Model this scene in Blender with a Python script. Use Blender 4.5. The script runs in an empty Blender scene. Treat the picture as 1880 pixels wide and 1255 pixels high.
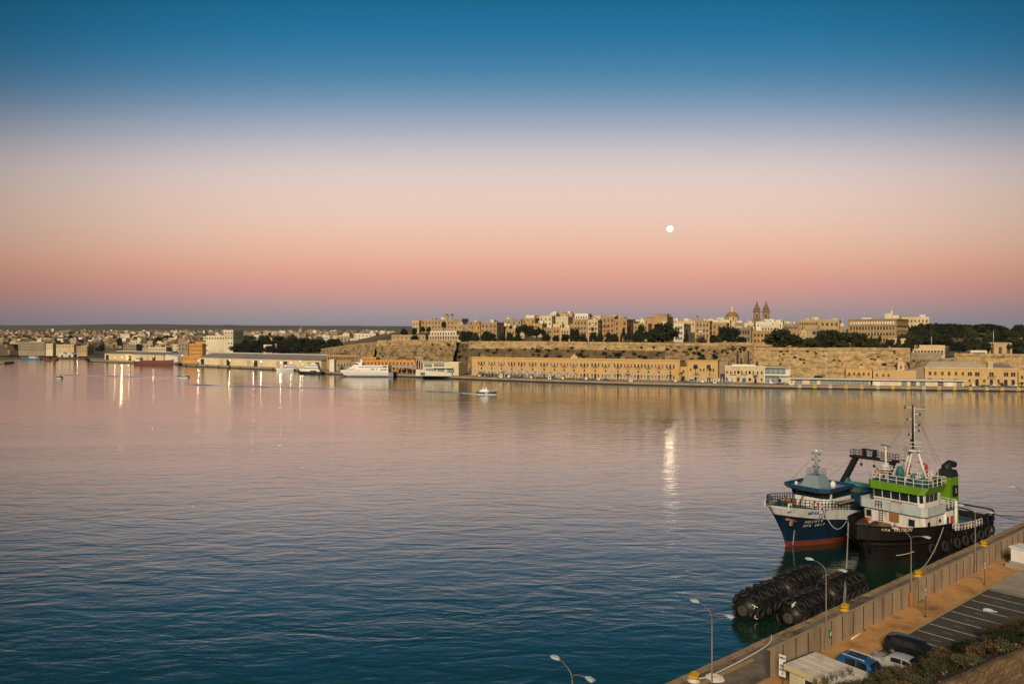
import bpy, math, random
from mathutils import Vector, Matrix, noise
rnd = random.Random(7)
R = math.radians
scene = bpy.context.scene
COL = scene.collection

# ---------------------------------------------------------------- camera
CAM_H = 30.5          # metres above the water
F_PX, PX_CX, PX_HOR = 1390.0, 940.0, 617.0
cam_d = bpy.data.cameras.new("camera")
cam = bpy.data.objects.new("camera", cam_d)
COL.objects.link(cam)
cam.location = (0, 0, CAM_H)
cam.rotation_euler = (R(90), 0, 0)
cam_d.sensor_width = 36.0
cam_d.lens = 36.0 * F_PX / 1880.0
cam_d.shift_y = -10.5 / 1880.0
cam_d.clip_start = 0.5
cam_d.clip_end = 60000
scene.camera = cam

# ---------------------------------------------------------------- sky and light
def srgb(r, g, b, a=1.0):
    def c(v):
        v /= 255.0
        return v / 12.92 if v <= 0.04045 else ((v + 0.055) / 1.055) ** 2.4
    return (c(r), c(g), c(b), a)

SUN_AZ = R(180 + 18)      # clockwise from +Y: behind and to one side of the viewer
SUN_EL = R(27)
world = bpy.data.worlds.new("World")
scene.world = world
world.use_nodes = True
wn = world.node_tree.nodes
wl = world.node_tree.links
for n_ in list(wn):
    wn.remove(n_)
w_out = wn.new("ShaderNodeOutputWorld")
w_bg = wn.new("ShaderNodeBackground")
w_tc = wn.new("ShaderNodeTexCoord")
w_sep = wn.new("ShaderNodeSeparateXYZ")
wl.new(w_tc.outputs["Generated"], w_sep.inputs[0])
w_ramp = wn.new("ShaderNodeValToRGB")
sky_stops = [(-0.30, (120, 122, 130)), (0.0, (126, 130, 143)), (0.016, (141, 141, 151)), (0.036, (174, 149, 151)), (0.056, (204, 151, 144)), (0.080, (225, 160, 143)),
             (0.108, (234, 181, 156)), (0.148, (236, 199, 178)), (0.188, (231, 203, 190)), (0.2165, (221, 203, 196)), (0.240, (205, 194, 196)), (0.266, (178, 179, 192)),
             (0.301, (127, 153, 180)), (0.337, (80, 133, 168)), (0.373, (50, 120, 162)), (0.408, (26, 110, 152)), (0.445, (14, 102, 143)), (0.65, (9, 76, 96)), (1.0, (9, 52, 62))]
lo = -0.30
els = w_ramp.color_ramp.elements
w_map = wn.new("ShaderNodeMapRange")
w_map.inputs["From Min"].default_value = lo
w_map.inputs["From Max"].default_value = 1.0
# the twilight arch stands highest opposite the hidden sun and sinks towards the sides
w_arch = wn.new("ShaderNodeVectorMath"); w_arch.operation = 'DOT_PRODUCT'
wl.new(w_tc.outputs["Generated"], w_arch.inputs[0]); w_arch.inputs[1].default_value = (0, 1, 0)
w_cl = wn.new("ShaderNodeMath"); w_cl.operation = 'SMOOTH_MAX'; w_cl.inputs[1].default_value = 0.62; w_cl.inputs[2].default_value = 0.1
wl.new(w_arch.outputs["Value"], w_cl.inputs[0])
w_div = wn.new("ShaderNodeMath"); w_div.operation = 'DIVIDE'
wl.new(w_sep.outputs["Z"], w_div.inputs[0]); wl.new(w_cl.outputs[0], w_div.inputs[1])
wl.new(w_div.outputs[0], w_map.inputs["Value"])
wl.new(w_map.outputs[0], w_ramp.inputs[0])
for i_, (z_, c_) in enumerate(sky_stops):
    p_ = (z_ - lo) / (1.0 - lo)
    e_ = els[i_] if i_ < 2 else els.new(p_)
    e_.position = p_
    e_.color = srgb(*c_)
w_ramp.color_ramp.interpolation = 'B_SPLINE'
# the belt of dawn colour is strongest opposite the hidden sun and fades gently round the horizon
w_flat = wn.new("ShaderNodeVectorMath"); w_flat.operation = 'MULTIPLY'; w_flat.inputs[1].default_value = (1, 1, 0)
wl.new(w_tc.outputs["Generated"], w_flat.inputs[0])
w_nrm = wn.new("ShaderNodeVectorMath"); w_nrm.operation = 'NORMALIZE'; wl.new(w_flat.outputs[0], w_nrm.inputs[0])
w_dot = wn.new("ShaderNodeVectorMath"); w_dot.operation = 'DOT_PRODUCT'
wl.new(w_nrm.outputs[0], w_dot.inputs[0])
w_dot.inputs[1].default_value = (math.sin(R(2)), math.cos(R(2)), 0)
w_f = wn.new("ShaderNodeMapRange"); w_f.interpolation_type = 'SMOOTHSTEP'
w_f.inputs["From Min"].default_value = 0.66
w_f.inputs["From Max"].default_value = 0.99
w_f.inputs["To Min"].default_value = 0.36
w_f.inputs["To Max"].default_value = 1.0
wl.new(w_dot.outputs["Value"], w_f.inputs["Value"])
w_mul = wn.new("ShaderNodeMix"); w_mul.data_type = 'RGBA'; w_mul.blend_type = 'MULTIPLY'
w_mul.inputs["Factor"].default_value = 1.0
wl.new(w_ramp.outputs[0], w_mul.inputs["A"])
wl.new(w_f.outputs[0], w_mul.inputs["B"])
w_sky = wn.new("ShaderNodeTexSky")
w_sky.sky_type = 'NISHITA'
w_sky.sun_disc = False
w_sky.sun_elevation = R(3.0)
w_sky.sun_rotation = SUN_AZ
w_sky.air_density = 1.0
w_sky.dust_density = 2.0
w_sc = wn.new("ShaderNodeMix"); w_sc.data_type = 'RGBA'; w_sc.blend_type = 'ADD'
w_sc.inputs["Factor"].default_value = 0.006
wl.new(w_mul.outputs["Result"], w_sc.inputs["A"])
wl.new(w_sky.outputs[0], w_sc.inputs["B"])
wl.new(w_sc.outputs["Result"], w_bg.inputs["Color"])
w_bg.inputs["Strength"].default_value = 1.0
wl.new(w_bg.outputs[0], w_out.inputs[0])

sun_d = bpy.data.lights.new("dawn_light", 'SUN')
sun_d.energy = 3.8
sun_d.angle = R(14)
sun_d.color = (1.0, 0.80, 0.57)
sun = bpy.data.objects.new("dawn_light", sun_d)
COL.objects.link(sun)
sd = Vector((math.sin(SUN_AZ) * math.cos(SUN_EL), math.cos(SUN_AZ) * math.cos(SUN_EL), math.sin(SUN_EL)))
sun.rotation_euler = sd.to_track_quat('Z', 'Y').to_euler()
sun.location = (-40, -60, 80)

vs = scene.view_settings
vs.view_transform = 'Standard'
vs.look = 'None'
vs.gamma = 1.0
vs.exposure = 0.0
vs.use_curve_mapping = False
scene.cycles.use_denoising = True
scene.cycles.max_bounces = 6
scene.cycles.diffuse_bounces = 2
scene.cycles.glossy_bounces = 3
scene.cycles.transmission_bounces = 3
scene.cycles.sample_clamp_indirect = 6.0
scene.cycles.caustics_reflective = False
scene.cycles.caustics_refractive = False

# ---------------------------------------------------------------- coordinates
def at(x, y, Y):
    """the place at distance Y that shows at a spot of the photograph"""
    return Vector(((x - PX_CX) / F_PX * Y, Y, CAM_H - (y - PX_HOR) / F_PX * Y))
def gnd(x, y, z=0.0):
    Y = (CAM_H - z) * F_PX / (y - PX_HOR)
    return Vector(((x - PX_CX) / F_PX * Y, Y, z))
def zat(y, Y):
    return CAM_H - (y - PX_HOR) / F_PX * Y
QUAY_PX = [(560, 684), (640, 688.0), (745, 691.5), (840, 695.5), (1000, 701.5), (1160, 706.5), (1400, 712), (1640, 715.5), (1880, 718.5), (2200, 723)]
def quay_Y(x, off=0.0):
    P = QUAY_PX
    for (x0, y0), (x1, y1) in zip(P, P[1:]):
        if x <= x1 or (x1, y1) == P[-1]:
            y = y0 + (y1 - y0) * (x - x0) / (x1 - x0)
            return CAM_H * F_PX / (y - PX_HOR) + off
# frame of the near quay: s runs along the edge away from the viewer, o towards the water
QA = Vector((12.73, 62.1, 0)); QANG = R(39.36)
QU = Vector((math.cos(QANG), math.sin(QANG), 0)); QN = Vector((-math.sin(QANG), math.cos(QANG), 0))
def so(s, o, z=0.0):
    p = QA + QU * s + QN * o
    return Vector((p.x, p.y, z))
ZQ = 2.0              # quay level

# ---------------------------------------------------------------- mesh helpers
class MB:
    def __init__(self):
        self.v, self.f, self.mi, self.sm = [], [], [], []
    def poly(self, pts, mi=0, sm=False):
        n = len(self.v)
        self.v += [tuple(p) for p in pts]
        self.f.append(tuple(range(n, n + len(pts)))); self.mi.append(mi); self.sm.append(sm)
    def idx(self, pts):
        n = len(self.v); self.v += [tuple(p) for p in pts]; return n
    def face(self, ids, mi=0, sm=False):
        self.f.append(tuple(ids)); self.mi.append(mi); self.sm.append(sm)
    def box(self, x0, x1, y0, y1, z0, z1, mi=0):
        n = self.idx([(x0,y0,z0),(x1,y0,z0),(x1,y1,z0),(x0,y1,z0),(x0,y0,z1),(x1,y0,z1),(x1,y1,z1),(x0,y1,z1)])
        for q in ((0,3,2,1),(4,5,6,7),(0,1,5,4),(1,2,6,5),(2,3,7,6),(3,0,4,7)):
            self.face([n + i for i in q], mi)
    def hexa(self, bot, top, mi=0):
        k = len(bot); n = self.idx(list(bot) + list(top))
        self.face([n + i for i in reversed(range(k))], mi); self.face([n + k + i for i in range(k)], mi)
        for i in range(k):
            j = (i + 1) % k
            self.face([n + i, n + j, n + k + j, n + k + i], mi)
    def bar(self, p, q, w, h=None, mi=0, up=(0, 0, 1)):
        p, q = Vector(p), Vector(q); h = h or w
        d = (q - p); 
        if d.length < 1e-6: return
        d.normalize(); u = Vector(up)
        if abs(d.dot(u)) > .98: u = Vector((1, 0, 0))
        a = d.cross(u).normalized() * (w / 2); b = a.cross(d).normalized() * (h / 2)
        self.hexa([p - a - b, p + a - b, p + a + b, p - a + b], [q - a - b, q + a - b, q + a + b, q - a + b], mi)
    def tube(self, pts, r, n=6, mi=0, cap=True, closed=False):
        pts = [Vector(p) for p in pts]; m = len(pts)
        rr = r if isinstance(r, (list, tuple)) else [r] * m
        rings = []
        prev = None
        for i, p in enumerate(pts):
            if closed: d = pts[(i + 1) % m] - pts[i - 1]
            else: d = pts[min(i + 1, m - 1)] - pts[max(i - 1, 0)]
            if d.length < 1e-9: d = Vector((0, 0, 1))
            d.normalize()
            if prev is None:
                a = d.orthogonal().normalized()
            else:
                a = prev - d * prev.dot(d)
                a = a.normalized() if a.length > 1e-6 else d.orthogonal().normalized()
            prev = a
            b = d.cross(a)
            rings.append(self.idx([p + (a * math.cos(2 * math.pi * k / n) + b * math.sin(2 * math.pi * k / n)) * rr[i] for k in range(n)]))
        for i in range(m if closed else m - 1):
            r0, r1 = rings[i], rings[(i + 1) % m]
            for k in range(n):
                k2 = (k + 1) % n
                self.face([r0 + k, r0 + k2, r1 + k2, r1 + k], mi, True)
        if cap and not closed:
            self.face([rings[0] + k for k in reversed(range(n))], mi); self.face([rings[-1] + k for k in range(n)], mi)
    def lathe(self, prof, n=12, c=(0, 0, 0), mi=0, sm=True, M=None, capb=True, capt=True):
        c = Vector(c); rings = []
        for r, z in prof:
            pts = [Vector((r * math.cos(2 * math.pi * k / n), r * math.sin(2 * math.pi * k / n), z)) for k in range(n)]
            if M: pts = [M @ p for p in pts]
            rings.append(self.idx([c + p for p in pts]))
        for a, b in zip(rings, rings[1:]):
            for k in range(n):
                k2 = (k + 1) % n
                self.face([a + k, a + k2, b + k2, b + k], mi, sm)
        if capb: self.face([rings[0] + k for k in reversed(range(n))], mi)
        if capt: self.face([rings[-1] + k for k in range(n)], mi)
    def grid(self, fn, nu, nv, mi=0, sm=True):
        n = self.idx([fn(i / nu, j / nv) for j in range(nv + 1) for i in range(nu + 1)])
        for j in range(nv):
            for i in range(nu):
                a = n + j * (nu + 1) + i
                self.face([a, a + 1, a + nu + 2, a + nu + 1], mi, sm)
    def mesh(self, name, mats):
        me = bpy.data.meshes.new(name)
        me.from_pydata(self.v, [], self.f)
        for m in (mats if isinstance(mats, (list, tuple)) else [mats]):
            me.materials.append(M[m] if isinstance(m, str) else m)
        me.polygons.foreach_set("material_index", self.mi)
        me.polygons.foreach_set("use_smooth", self.sm)
        me.update()
        return me
    def build(self, name, mats, parent=None, loc=None, rz=0.0):
        return link(name, self.mesh(name, mats), parent, loc, rz)

def link(name, me, parent=None, loc=None, rz=0.0, sc=None):
    o = bpy.data.objects.new(name, me)
    COL.objects.link(o)
    if parent is not None: o.parent = parent
    if loc is not None: o.location = loc
    if rz: o.rotation_euler = (0, 0, rz)
    if sc is not None: o.scale = sc
    return o
def tag(o, label=None, cat=None, group=None, kind=None):
    if label: o["label"] = label
    if cat: o["category"] = cat
    if group: o["group"] = group
    if kind: o["kind"] = kind
    return o
def thing(name, loc, rz, label, cat, group=None):
    o = bpy.data.objects.new(name, None)
    o.empty_display_size = 0.5
    COL.objects.link(o)
    o.location = loc; o.rotation_euler = (0, 0, rz)
    return tag(o, label, cat, group)
def structure(o):
    o["kind"] = "structure"; return o
def copy_tree(o, parent=None):
    c = o.copy(); COL.objects.link(c)
    if parent is not None: c.parent = parent
    for ch in list(KIDS.get(o.name, ())) or list(o.children):
        copy_tree(ch, c)
    return c
KIDS = {}

# ---------------------------------------------------------------- materials
M = {}
def mat(name, col, rough=0.8, var=0.18, scale=0.6, metal=0.0, bump=0.0, bscale=None, spec=0.35, stain=None, stain_scale=0.15, stain_amt=0.5,
        obj_rand=0.0, streak=0.0, coords='pos'):
    m = bpy.data.materials.new(name); m.use_nodes = True
    nt = m.node_tree; N = nt.nodes; L = nt.links
    b = N["Principled BSDF"]
    b.inputs["Roughness"].default_value = rough
    b.inputs["Metallic"].default_value = metal
    b.inputs["Specular IOR Level"].default_value = spec
    geo = N.new("ShaderNodeNewGeometry")
    vec = geo.outputs["Position"]
    if coords == 'obj':
        tc = N.new("ShaderNodeTexCoord"); vec = tc.outputs["Object"]
    if streak:
        mp = N.new("ShaderNodeMapping"); mp.inputs["Scale"].default_value = (1, 1, streak)
        L.new(vec, mp.inputs[0]); svec = mp.outputs[0]
    else: svec = vec
    n1 = N.new("ShaderNodeTexNoise"); n1.inputs["Scale"].default_value = scale; n1.inputs["Detail"].default_value = 5; n1.inputs["Roughness"].default_value = .65
    L.new(vec, n1.inputs["Vector"])
    mr = N.new("ShaderNodeMapRange"); mr.inputs["From Min"].default_value = .25; mr.inputs["From Max"].default_value = .75
    mr.inputs["To Min"].default_value = 1 - var; mr.inputs["To Max"].default_value = 1 + var
    L.new(n1.outputs[0], mr.inputs[0])
    val = mr.outputs[0]
    if obj_rand:
        oi = N.new("ShaderNodeObjectInfo")
        m2 = N.new("ShaderNodeMapRange"); m2.inputs["To Min"].default_value = 1 - obj_rand; m2.inputs["To Max"].default_value = 1 + obj_rand
        L.new(oi.outputs["Random"], m2.inputs[0])
        mu = N.new("ShaderNodeMath"); mu.operation = 'MULTIPLY'; L.new(val, mu.inputs[0]); L.new(m2.outputs[0], mu.inputs[1]); val = mu.outputs[0]
    base = N.new("ShaderNodeMix"); base.data_type = 'RGBA'; base.blend_type = 'MULTIPLY'; base.inputs["Factor"].default_value = 1
    base.inputs["A"].default_value = (*col[:3], 1)
    L.new(val, base.inputs["B"])
    out = base.outputs["Result"]
    if stain:
        n2 = N.new("ShaderNodeTexNoise"); n2.inputs["Scale"].default_value = stain_scale; n2.inputs["Detail"].default_value = 8; n2.inputs["Roughness"].default_value = .7
        L.new(svec, n2.inputs["Vector"])
        cr = N.new("ShaderNodeMapRange"); cr.inputs["From Min"].default_value = .48; cr.inputs["From Max"].default_value = .66; cr.inputs["To Max"].default_value = stain_amt
        L.new(n2.outputs[0], cr.inputs[0])
        mx = N.new("ShaderNodeMix"); mx.data_type = 'RGBA'
        L.new(cr.outputs[0], mx.inputs["Factor"]); L.new(out, mx.inputs["A"]); mx.inputs["B"].default_value = (*stain[:3], 1)
        out = mx.outputs["Result"]
    L.new(out, b.inputs["Base Color"])
    if bump:
        n3 = N.new("ShaderNodeTexNoise"); n3.inputs["Scale"].default_value = bscale or scale * 4; n3.inputs["Detail"].default_value = 6
        L.new(vec, n3.inputs["Vector"])
        bp = N.new("ShaderNodeBump"); bp.inputs["Strength"].default_value = 0.6; bp.inputs["Distance"].default_value = bump
        L.new(n3.outputs[0], bp.inputs["Height"]); L.new(bp.outputs[0], b.inputs["Normal"])
    M[name] = m
    return m

# far stone and plaster
mat("limestone", (.44, .325, .18), .9, .22, .35, stain=(.20, .15, .09), stain_scale=.12, stain_amt=.45, obj_rand=.14, streak=.3)
mat("limestone_pale", (.60, .47, .28), .9, .16, .4, stain=(.30, .23, .14), stain_scale=.15, stain_amt=.35, obj_rand=.12, streak=.3)
mat("limestone_ochre", (.42, .265, .125), .9, .2, .35, stain=(.24, .15, .07), stain_scale=.15, stain_amt=.4, obj_rand=.12, streak=.3)
mat("limestone_grey", (.33, .27, .19), .9, .22, .35, stain=(.14, .11, .08), stain_scale=.15, stain_amt=.45, obj_rand=.12, streak=.3)
mat("plaster_cream", (.66, .58, .38), .85, .1, .5, stain=(.4, .33, .2), stain_scale=.2, stain_amt=.3, obj_rand=.1)
mat("plaster_white", (.70, .66, .56), .85, .1, .5, stain=(.45, .38, .28), stain_scale=.2, stain_amt=.3, obj_rand=.1)
mat("vault_stone", (.56, .375, .155), .9, .12, .5, stain=(.36, .23, .1), stain_scale=.22, stain_amt=.35, streak=.4)
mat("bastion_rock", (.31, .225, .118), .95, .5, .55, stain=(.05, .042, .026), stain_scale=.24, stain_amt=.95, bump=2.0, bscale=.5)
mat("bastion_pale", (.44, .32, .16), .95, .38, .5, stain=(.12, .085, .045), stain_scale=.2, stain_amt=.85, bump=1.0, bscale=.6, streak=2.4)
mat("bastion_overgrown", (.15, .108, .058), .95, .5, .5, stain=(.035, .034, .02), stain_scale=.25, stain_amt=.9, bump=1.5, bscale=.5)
mat("earth", (.14, .11, .065), .95, .4, .05, stain=(.04, .045, .025), stain_scale=.02, stain_amt=.8)
mat("town_ground", (.10, .09, .07), .95, .4, .02, stain=(.03, .035, .025), stain_scale=.006, stain_amt=.8)
mat("far_hill", (.075, .08, .075), .95, .3, .004, stain=(.04, .045, .04), stain_scale=.002, stain_amt=.7)
mat("wharf_concrete", (.30, .25, .18), .9, .25, .12, stain=(.12, .1, .08), stain_scale=.08, stain_amt=.5)
mat("wet_stone", (.035, .03, .024), .7, .4, .3)
mat("roof_grey", (.23, .22, .21), .8, .15, .1, stain=(.12, .11, .1), stain_scale=.06, stain_amt=.5)
mat("roof_pale", (.48, .40, .28), .85, .2, .2, stain=(.25, .2, .14), stain_scale=.1, stain_amt=.5)
mat("roof_white", (.62, .60, .55), .7, .12, .3)
mat("shed_wall", (.62, .52, .34), .8, .12, .1, obj_rand=.05)
mat("silo_wall", (.66, .61, .45), .85, .08, .15, stain=(.42, .37, .26), stain_scale=.08, stain_amt=.4, streak=.15)
mat("orange_wall", (.56, .30, .09), .85, .12, .2, stain=(.3, .17, .07), stain_scale=.12, stain_amt=.4)
mat("far_glass", (.03, .035, .04), .12, .2, .3, spec=.6)
mat("far_glass_blue", (.10, .16, .17), .12, .25, .2, spec=.6)
mat("shutter_dark", (.022, .02, .019), .6, .3, 1.0, obj_rand=.4)
mat("shutter_green", (.05, .10, .07), .6, .2, 1.0, obj_rand=.3)
mat("shutter_blue", (.12, .16, .24), .6, .2, 1.0)
mat("shutter_red", (.26, .06, .04), .6, .2, 1.0)
mat("dome_red", (.28, .15, .085), .8, .2, .3)
mat("steel_white", (.70, .69, .66), .5, .08, 1.0)
mat("bark", (.07, .05, .035), .95, .3, 2.0)
# foliage
def leaf_mat(name, c1, c2, trans=0.25):
    m = bpy.data.materials.new(name); m.use_nodes = True
    nt = m.node_tree; N = nt.nodes; L = nt.links
    b = N["Principled BSDF"]; b.inputs["Roughness"].default_value = .75; b.inputs["Specular IOR Level"].default_value = .2
    geo = N.new("ShaderNodeNewGeometry"); oi = N.new("ShaderNodeObjectInfo")
    ad = N.new("ShaderNodeMath"); ad.operation = 'ADD'
    L.new(geo.outputs["Random Per Island"], ad.inputs[0]); L.new(oi.outputs["Random"], ad.inputs[1])
    ml = N.new("ShaderNodeMath"); ml.operation = 'MULTIPLY'; ml.inputs[1].default_value = .5; L.new(ad.outputs[0], ml.inputs[0])
    mx = N.new("ShaderNodeMix"); mx.data_type = 'RGBA'; mx.inputs["A"].default_value = (*c1, 1); mx.inputs["B"].default_value = (*c2, 1)
    L.new(ml.outputs[0], mx.inputs["Factor"]); L.new(mx.outputs["Result"], b.inputs["Base Color"])
    M[name] = m
leaf_mat("leaf_dark", (.008, .014, .008), (.030, .038, .017))
leaf_mat("leaf_mid", (.020, .029, .012), (.060, .062, .026))
leaf_mat("leaf_dry", (.060, .040, .020), (.16, .10, .045))
leaf_mat("leaf_olive", (.045, .052, .028), (.12, .115, .06))
leaf_mat("leaf_purple", (.05, .025, .035), (.12, .05, .07))
# ---------------------------------------------------------------- water
def water_mat():
    m = bpy.data.materials.new("harbour_water"); m.use_nodes = True
    nt = m.node_tree; N = nt.nodes; L = nt.links
    b = N["Principled BSDF"]
    b.inputs["Base Color"].default_value = (.006, .029, .017, 1)
    b.inputs["Roughness"].default_value = .06
    b.inputs["IOR"].default_value = 1.36
    b.inputs["Coat Weight"].default_value = .8; b.inputs["Coat Roughness"].default_value = .05; b.inputs["Coat IOR"].default_value = 1.36
    b.inputs["Specular IOR Level"].default_value = .5
    geo = N.new("ShaderNodeNewGeometry")
    def noise_(scale, stretch, detail, rough=.55, rot=0.0, dist=0.0):
        mp = N.new("ShaderNodeMapping"); mp.inputs["Scale"].default_value = (scale * stretch, scale, scale)
        mp.inputs["Rotation"].default_value = (0, 0, rot)
        L.new(geo.outputs["Position"], mp.inputs[0])
        n = N.new("ShaderNodeTexNoise"); n.inputs["Scale"].default_value = 1; n.inputs["Detail"].default_value = detail
        n.inputs["Roughness"].default_value = rough; n.inputs["Distortion"].default_value = dist
        L.new(mp.outputs[0], n.inputs["Vector"]); return n.outputs[0]
    def math_(op, a, b_):
        n = N.new("ShaderNodeMath"); n.operation = op
        for i, v in enumerate((a, b_)):
            if isinstance(v, (int, float)): n.inputs[i].default_value = v
            else: L.new(v, n.inputs[i])
        return n.outputs[0]
    small = noise_(.80, .5, 5, .6, .15, .3)
    mid = noise_(.30, .42, 2, .5, -.12, .6)
    big = noise_(.045, .6, 3, .5, .2)
    h = math_('ADD', math_('MULTIPLY', small, WAVE[0]), math_('ADD', math_('MULTIPLY', mid, WAVE[1]), math_('MULTIPLY', big, WAVE[2])))
    # calm slicks: long patches with less ripple
    sl = noise_(.011, .35, 4, .6, -.28, 1.0)
    mr = N.new("ShaderNodeMapRange"); mr.interpolation_type = 'SMOOTHSTEP'
    mr.inputs["From Min"].default_value = .42; mr.inputs["From Max"].default_value = .56
    mr.inputs["To Min"].default_value = .6; mr.inputs["To Max"].default_value = 1.0
    L.new(sl, mr.inputs[0])
    bp = N.new("ShaderNodeBump"); bp.inputs["Distance"].default_value = 1.0
    L.new(mr.outputs[0], bp.inputs["Strength"]); L.new(h, bp.inputs["Height"])
    L.new(bp.outputs[0], b.inputs["Normal"]); L.new(bp.outputs[0], b.inputs["Coat Normal"])
    M["harbour_water"] = m
WAVE = (.062, .14, .10)
MOON_E = 28.0
water_mat()
mb = MB(); mb.poly([(-5000, -500, 0), (5000, -500, 0), (5000, 3000, 0), (-5000, 3000, 0)])
structure(mb.build("water", "harbour_water"))

# ---------------------------------------------------------------- far land
def interp(tab, x):
    if x <= tab[0][0]: return tab[0][1]
    for (a, b), (c, d) in zip(tab, tab[1:]):
        if x <= c: return b + (d - b) * (x - a) / (c - a)
    return tab[-1][1]
SHORE = [(-500, 1060), (0, 1040), (158, 1010), (166, 910), (318, 822), (345, 775), (560, 660), (600, 648), (650, 640), (780, 640)]
PROFILE = [(600, 2), (900, 2), (1080, 5), (1300, 11), (2000, 23), (3000, 42), (3600, 48), (4500, 64), (5300, 85), (6500, 84), (9000, 60)]
def left_height(X, Y):
    x = PX_CX + X / Y * F_PX
    sh = interp(SHORE, x)
    t = max(0.0, min(1.0, (Y - sh - 70) / 130.0))
    z = interp(PROFILE, Y)
    if 420 < x:                     # wooded rise behind the sheds
        k = max(0, min(1, (x - 420) / 60)) * max(0, min(1, (Y - sh - 60) / 140)) 
        z = max(z, 2 + 15 * k)
    n = noise.noise(Vector((X * .004, Y * .004, 3))) * 3 * t
    if Y > 3500: n += noise.noise(Vector((X * .0016, Y * .0008, 8))) * 11 + noise.noise(Vector((X * .006, Y * .003, 1))) * 3
    return 1.9 + (max(z, 2) - 2 + n) * t if Y < 1500 else max(z + n, 2)
mb = MB()
NU, NV = 120, 60
def lf(u, v):
    x = -450 + u * (800 + 450)
    sh = interp(SHORE, x)
    Y = sh * (9000 / sh) ** (v ** 1.25)
    X = (x - PX_CX) / F_PX * Y
    return (X, Y, left_height(X, Y))
mb.grid(lf, NU, NV)
structure(mb.build("town_terrain", "town_ground"))
# ridge far behind the town
mb = MB()
def rf(u, v):
    X = -6500 + u * 8200; Y = 5200 + v * 1800
    z = (62 + 34 * math.sin(min(1, v * 2) * math.pi / 2)) + noise.noise(Vector((X * .0008, v, 4))) * 22 + noise.noise(Vector((X * .007, v * 3, 9))) * 5
    z += 27 - max(0, (X + 3200) / 4700) * 16
    return (X, Y, z if v > 0 else 10)
mb.grid(rf, 160, 6)
structure(mb.build("ridge_hill", "far_hill"))

# wharf edge under the old town
def wharf_pt(x, off, z):
    Y = quay_Y(x, off); return ((x - PX_CX) / F_PX * Y, Y, z)
mb = MB()
xs = [640 + i * (2200 - 640) / 80 for i in range(81)]
for a, b in zip(xs, xs[1:]):
    jag = noise.noise(Vector((a * .06, 0, 0))) * .25
    mb.poly([wharf_pt(a, 0, -1), wharf_pt(b, 0, -1), wharf_pt(b, 0, .75), wharf_pt(a, 0, .75)], 1)
    mb.poly([wharf_pt(a, 0, .75), wharf_pt(b, 0, .75), wharf_pt(b, .3, 1.85), wharf_pt(a, .3, 1.85)], 0)
    mb.poly([wharf_pt(a, .3, 1.85), wharf_pt(b, .3, 1.85), wharf_pt(b, 130, 1.95), wharf_pt(a, 130, 1.95)], 0)
structure(mb.build("wharf_pavement", ["wharf_concrete", "wet_stone"]))
# wharves in front of the sheds
def slab(name, pts, z0, z1, mats):
    m = MB(); n = len(pts)
    m.poly([(p[0], p[1], z1) for p in pts], 0)
    zm = z0 + .55 * (z1 - z0)
    for i in range(n):
        p, q = pts[i], pts[(i + 1) % n]
        m.poly([(p[0], p[1], z0), (q[0], q[1], z0), (q[0], q[1], zm), (p[0], p[1], zm)], 1)
        m.poly([(p[0], p[1], zm), (q[0], q[1], zm), (q[0], q[1], z1), (p[0], p[1], z1)], 0)
    return m.build(name, mats)
def px2(x, Y): return ((x - PX_CX) / F_PX * Y, Y)
structure(slab("shed_wharf", [px2(338, 772), px2(420, 728), px2(520, 676), px2(598, 645), px2(640, 628), px2(640, 760), px2(330, 1000)], -1, 2.0, ["wharf_concrete", "wet_stone"]))
structure(slab("town_wharf", [px2(165, 903), px2(335, 810), px2(345, 1050), px2(165, 1060)], -1, 2.0, ["wharf_concrete", "wet_stone"]))
structure(slab("shore_edge", [px2(-450, 1052), px2(0, 1034), px2(160, 1004), px2(165, 1100), px2(-450, 1100)], -1, 1.9, ["earth", "wet_stone"]))
structure(slab("breakwater", [px2(-60, 842), px2(8, 842), px2(25, 860), px2(26, 880), px2(-60, 885)], -1, 1.9, ["wharf_concrete", "wet_stone"]))
structure(slab("ferry_jetty", [px2(592, 622), px2(604, 610), px2(640, 597), px2(742, 574), px2(760, 640), px2(592, 700)], -1, 1.97, ["wharf_concrete", "wet_stone"]))

# hill of the old town
HTOP = [(560, 10), (600, 13), (690, 24.0), (760, 25.3), (1000, 25.3), (1250, 24.8), (1380, 23.0), (1660, 22.5), (1700, 17), (1760, 16), (2300, 16)]
HUP = [(560, 2), (640, 5), (700, 8), (760, 14), (900, 13), (1300, 13), (1640, 15), (1760, 20), (1900, 18), (2300, 12)]
def hill_z(x, off):
    zt = interp(HTOP, x)
    t = max(0, min(1, (off - 62) / 190.0)); t = t * t * (3 - 2 * t)
    return zt - .3 + interp(HUP, x) * t
mb = MB()
def hf(u, v):
    x = 600 + u * 1650
    off = 46 + v * 560
    Y = quay_Y(x, off)
    z = hill_z(x, off) if v > .02 else 2.0
    return ((x - PX_CX) / F_PX * Y, Y, z)
mb.grid(hf, 110, 44)
structure(mb.build("town_hill", "earth"))

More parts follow.
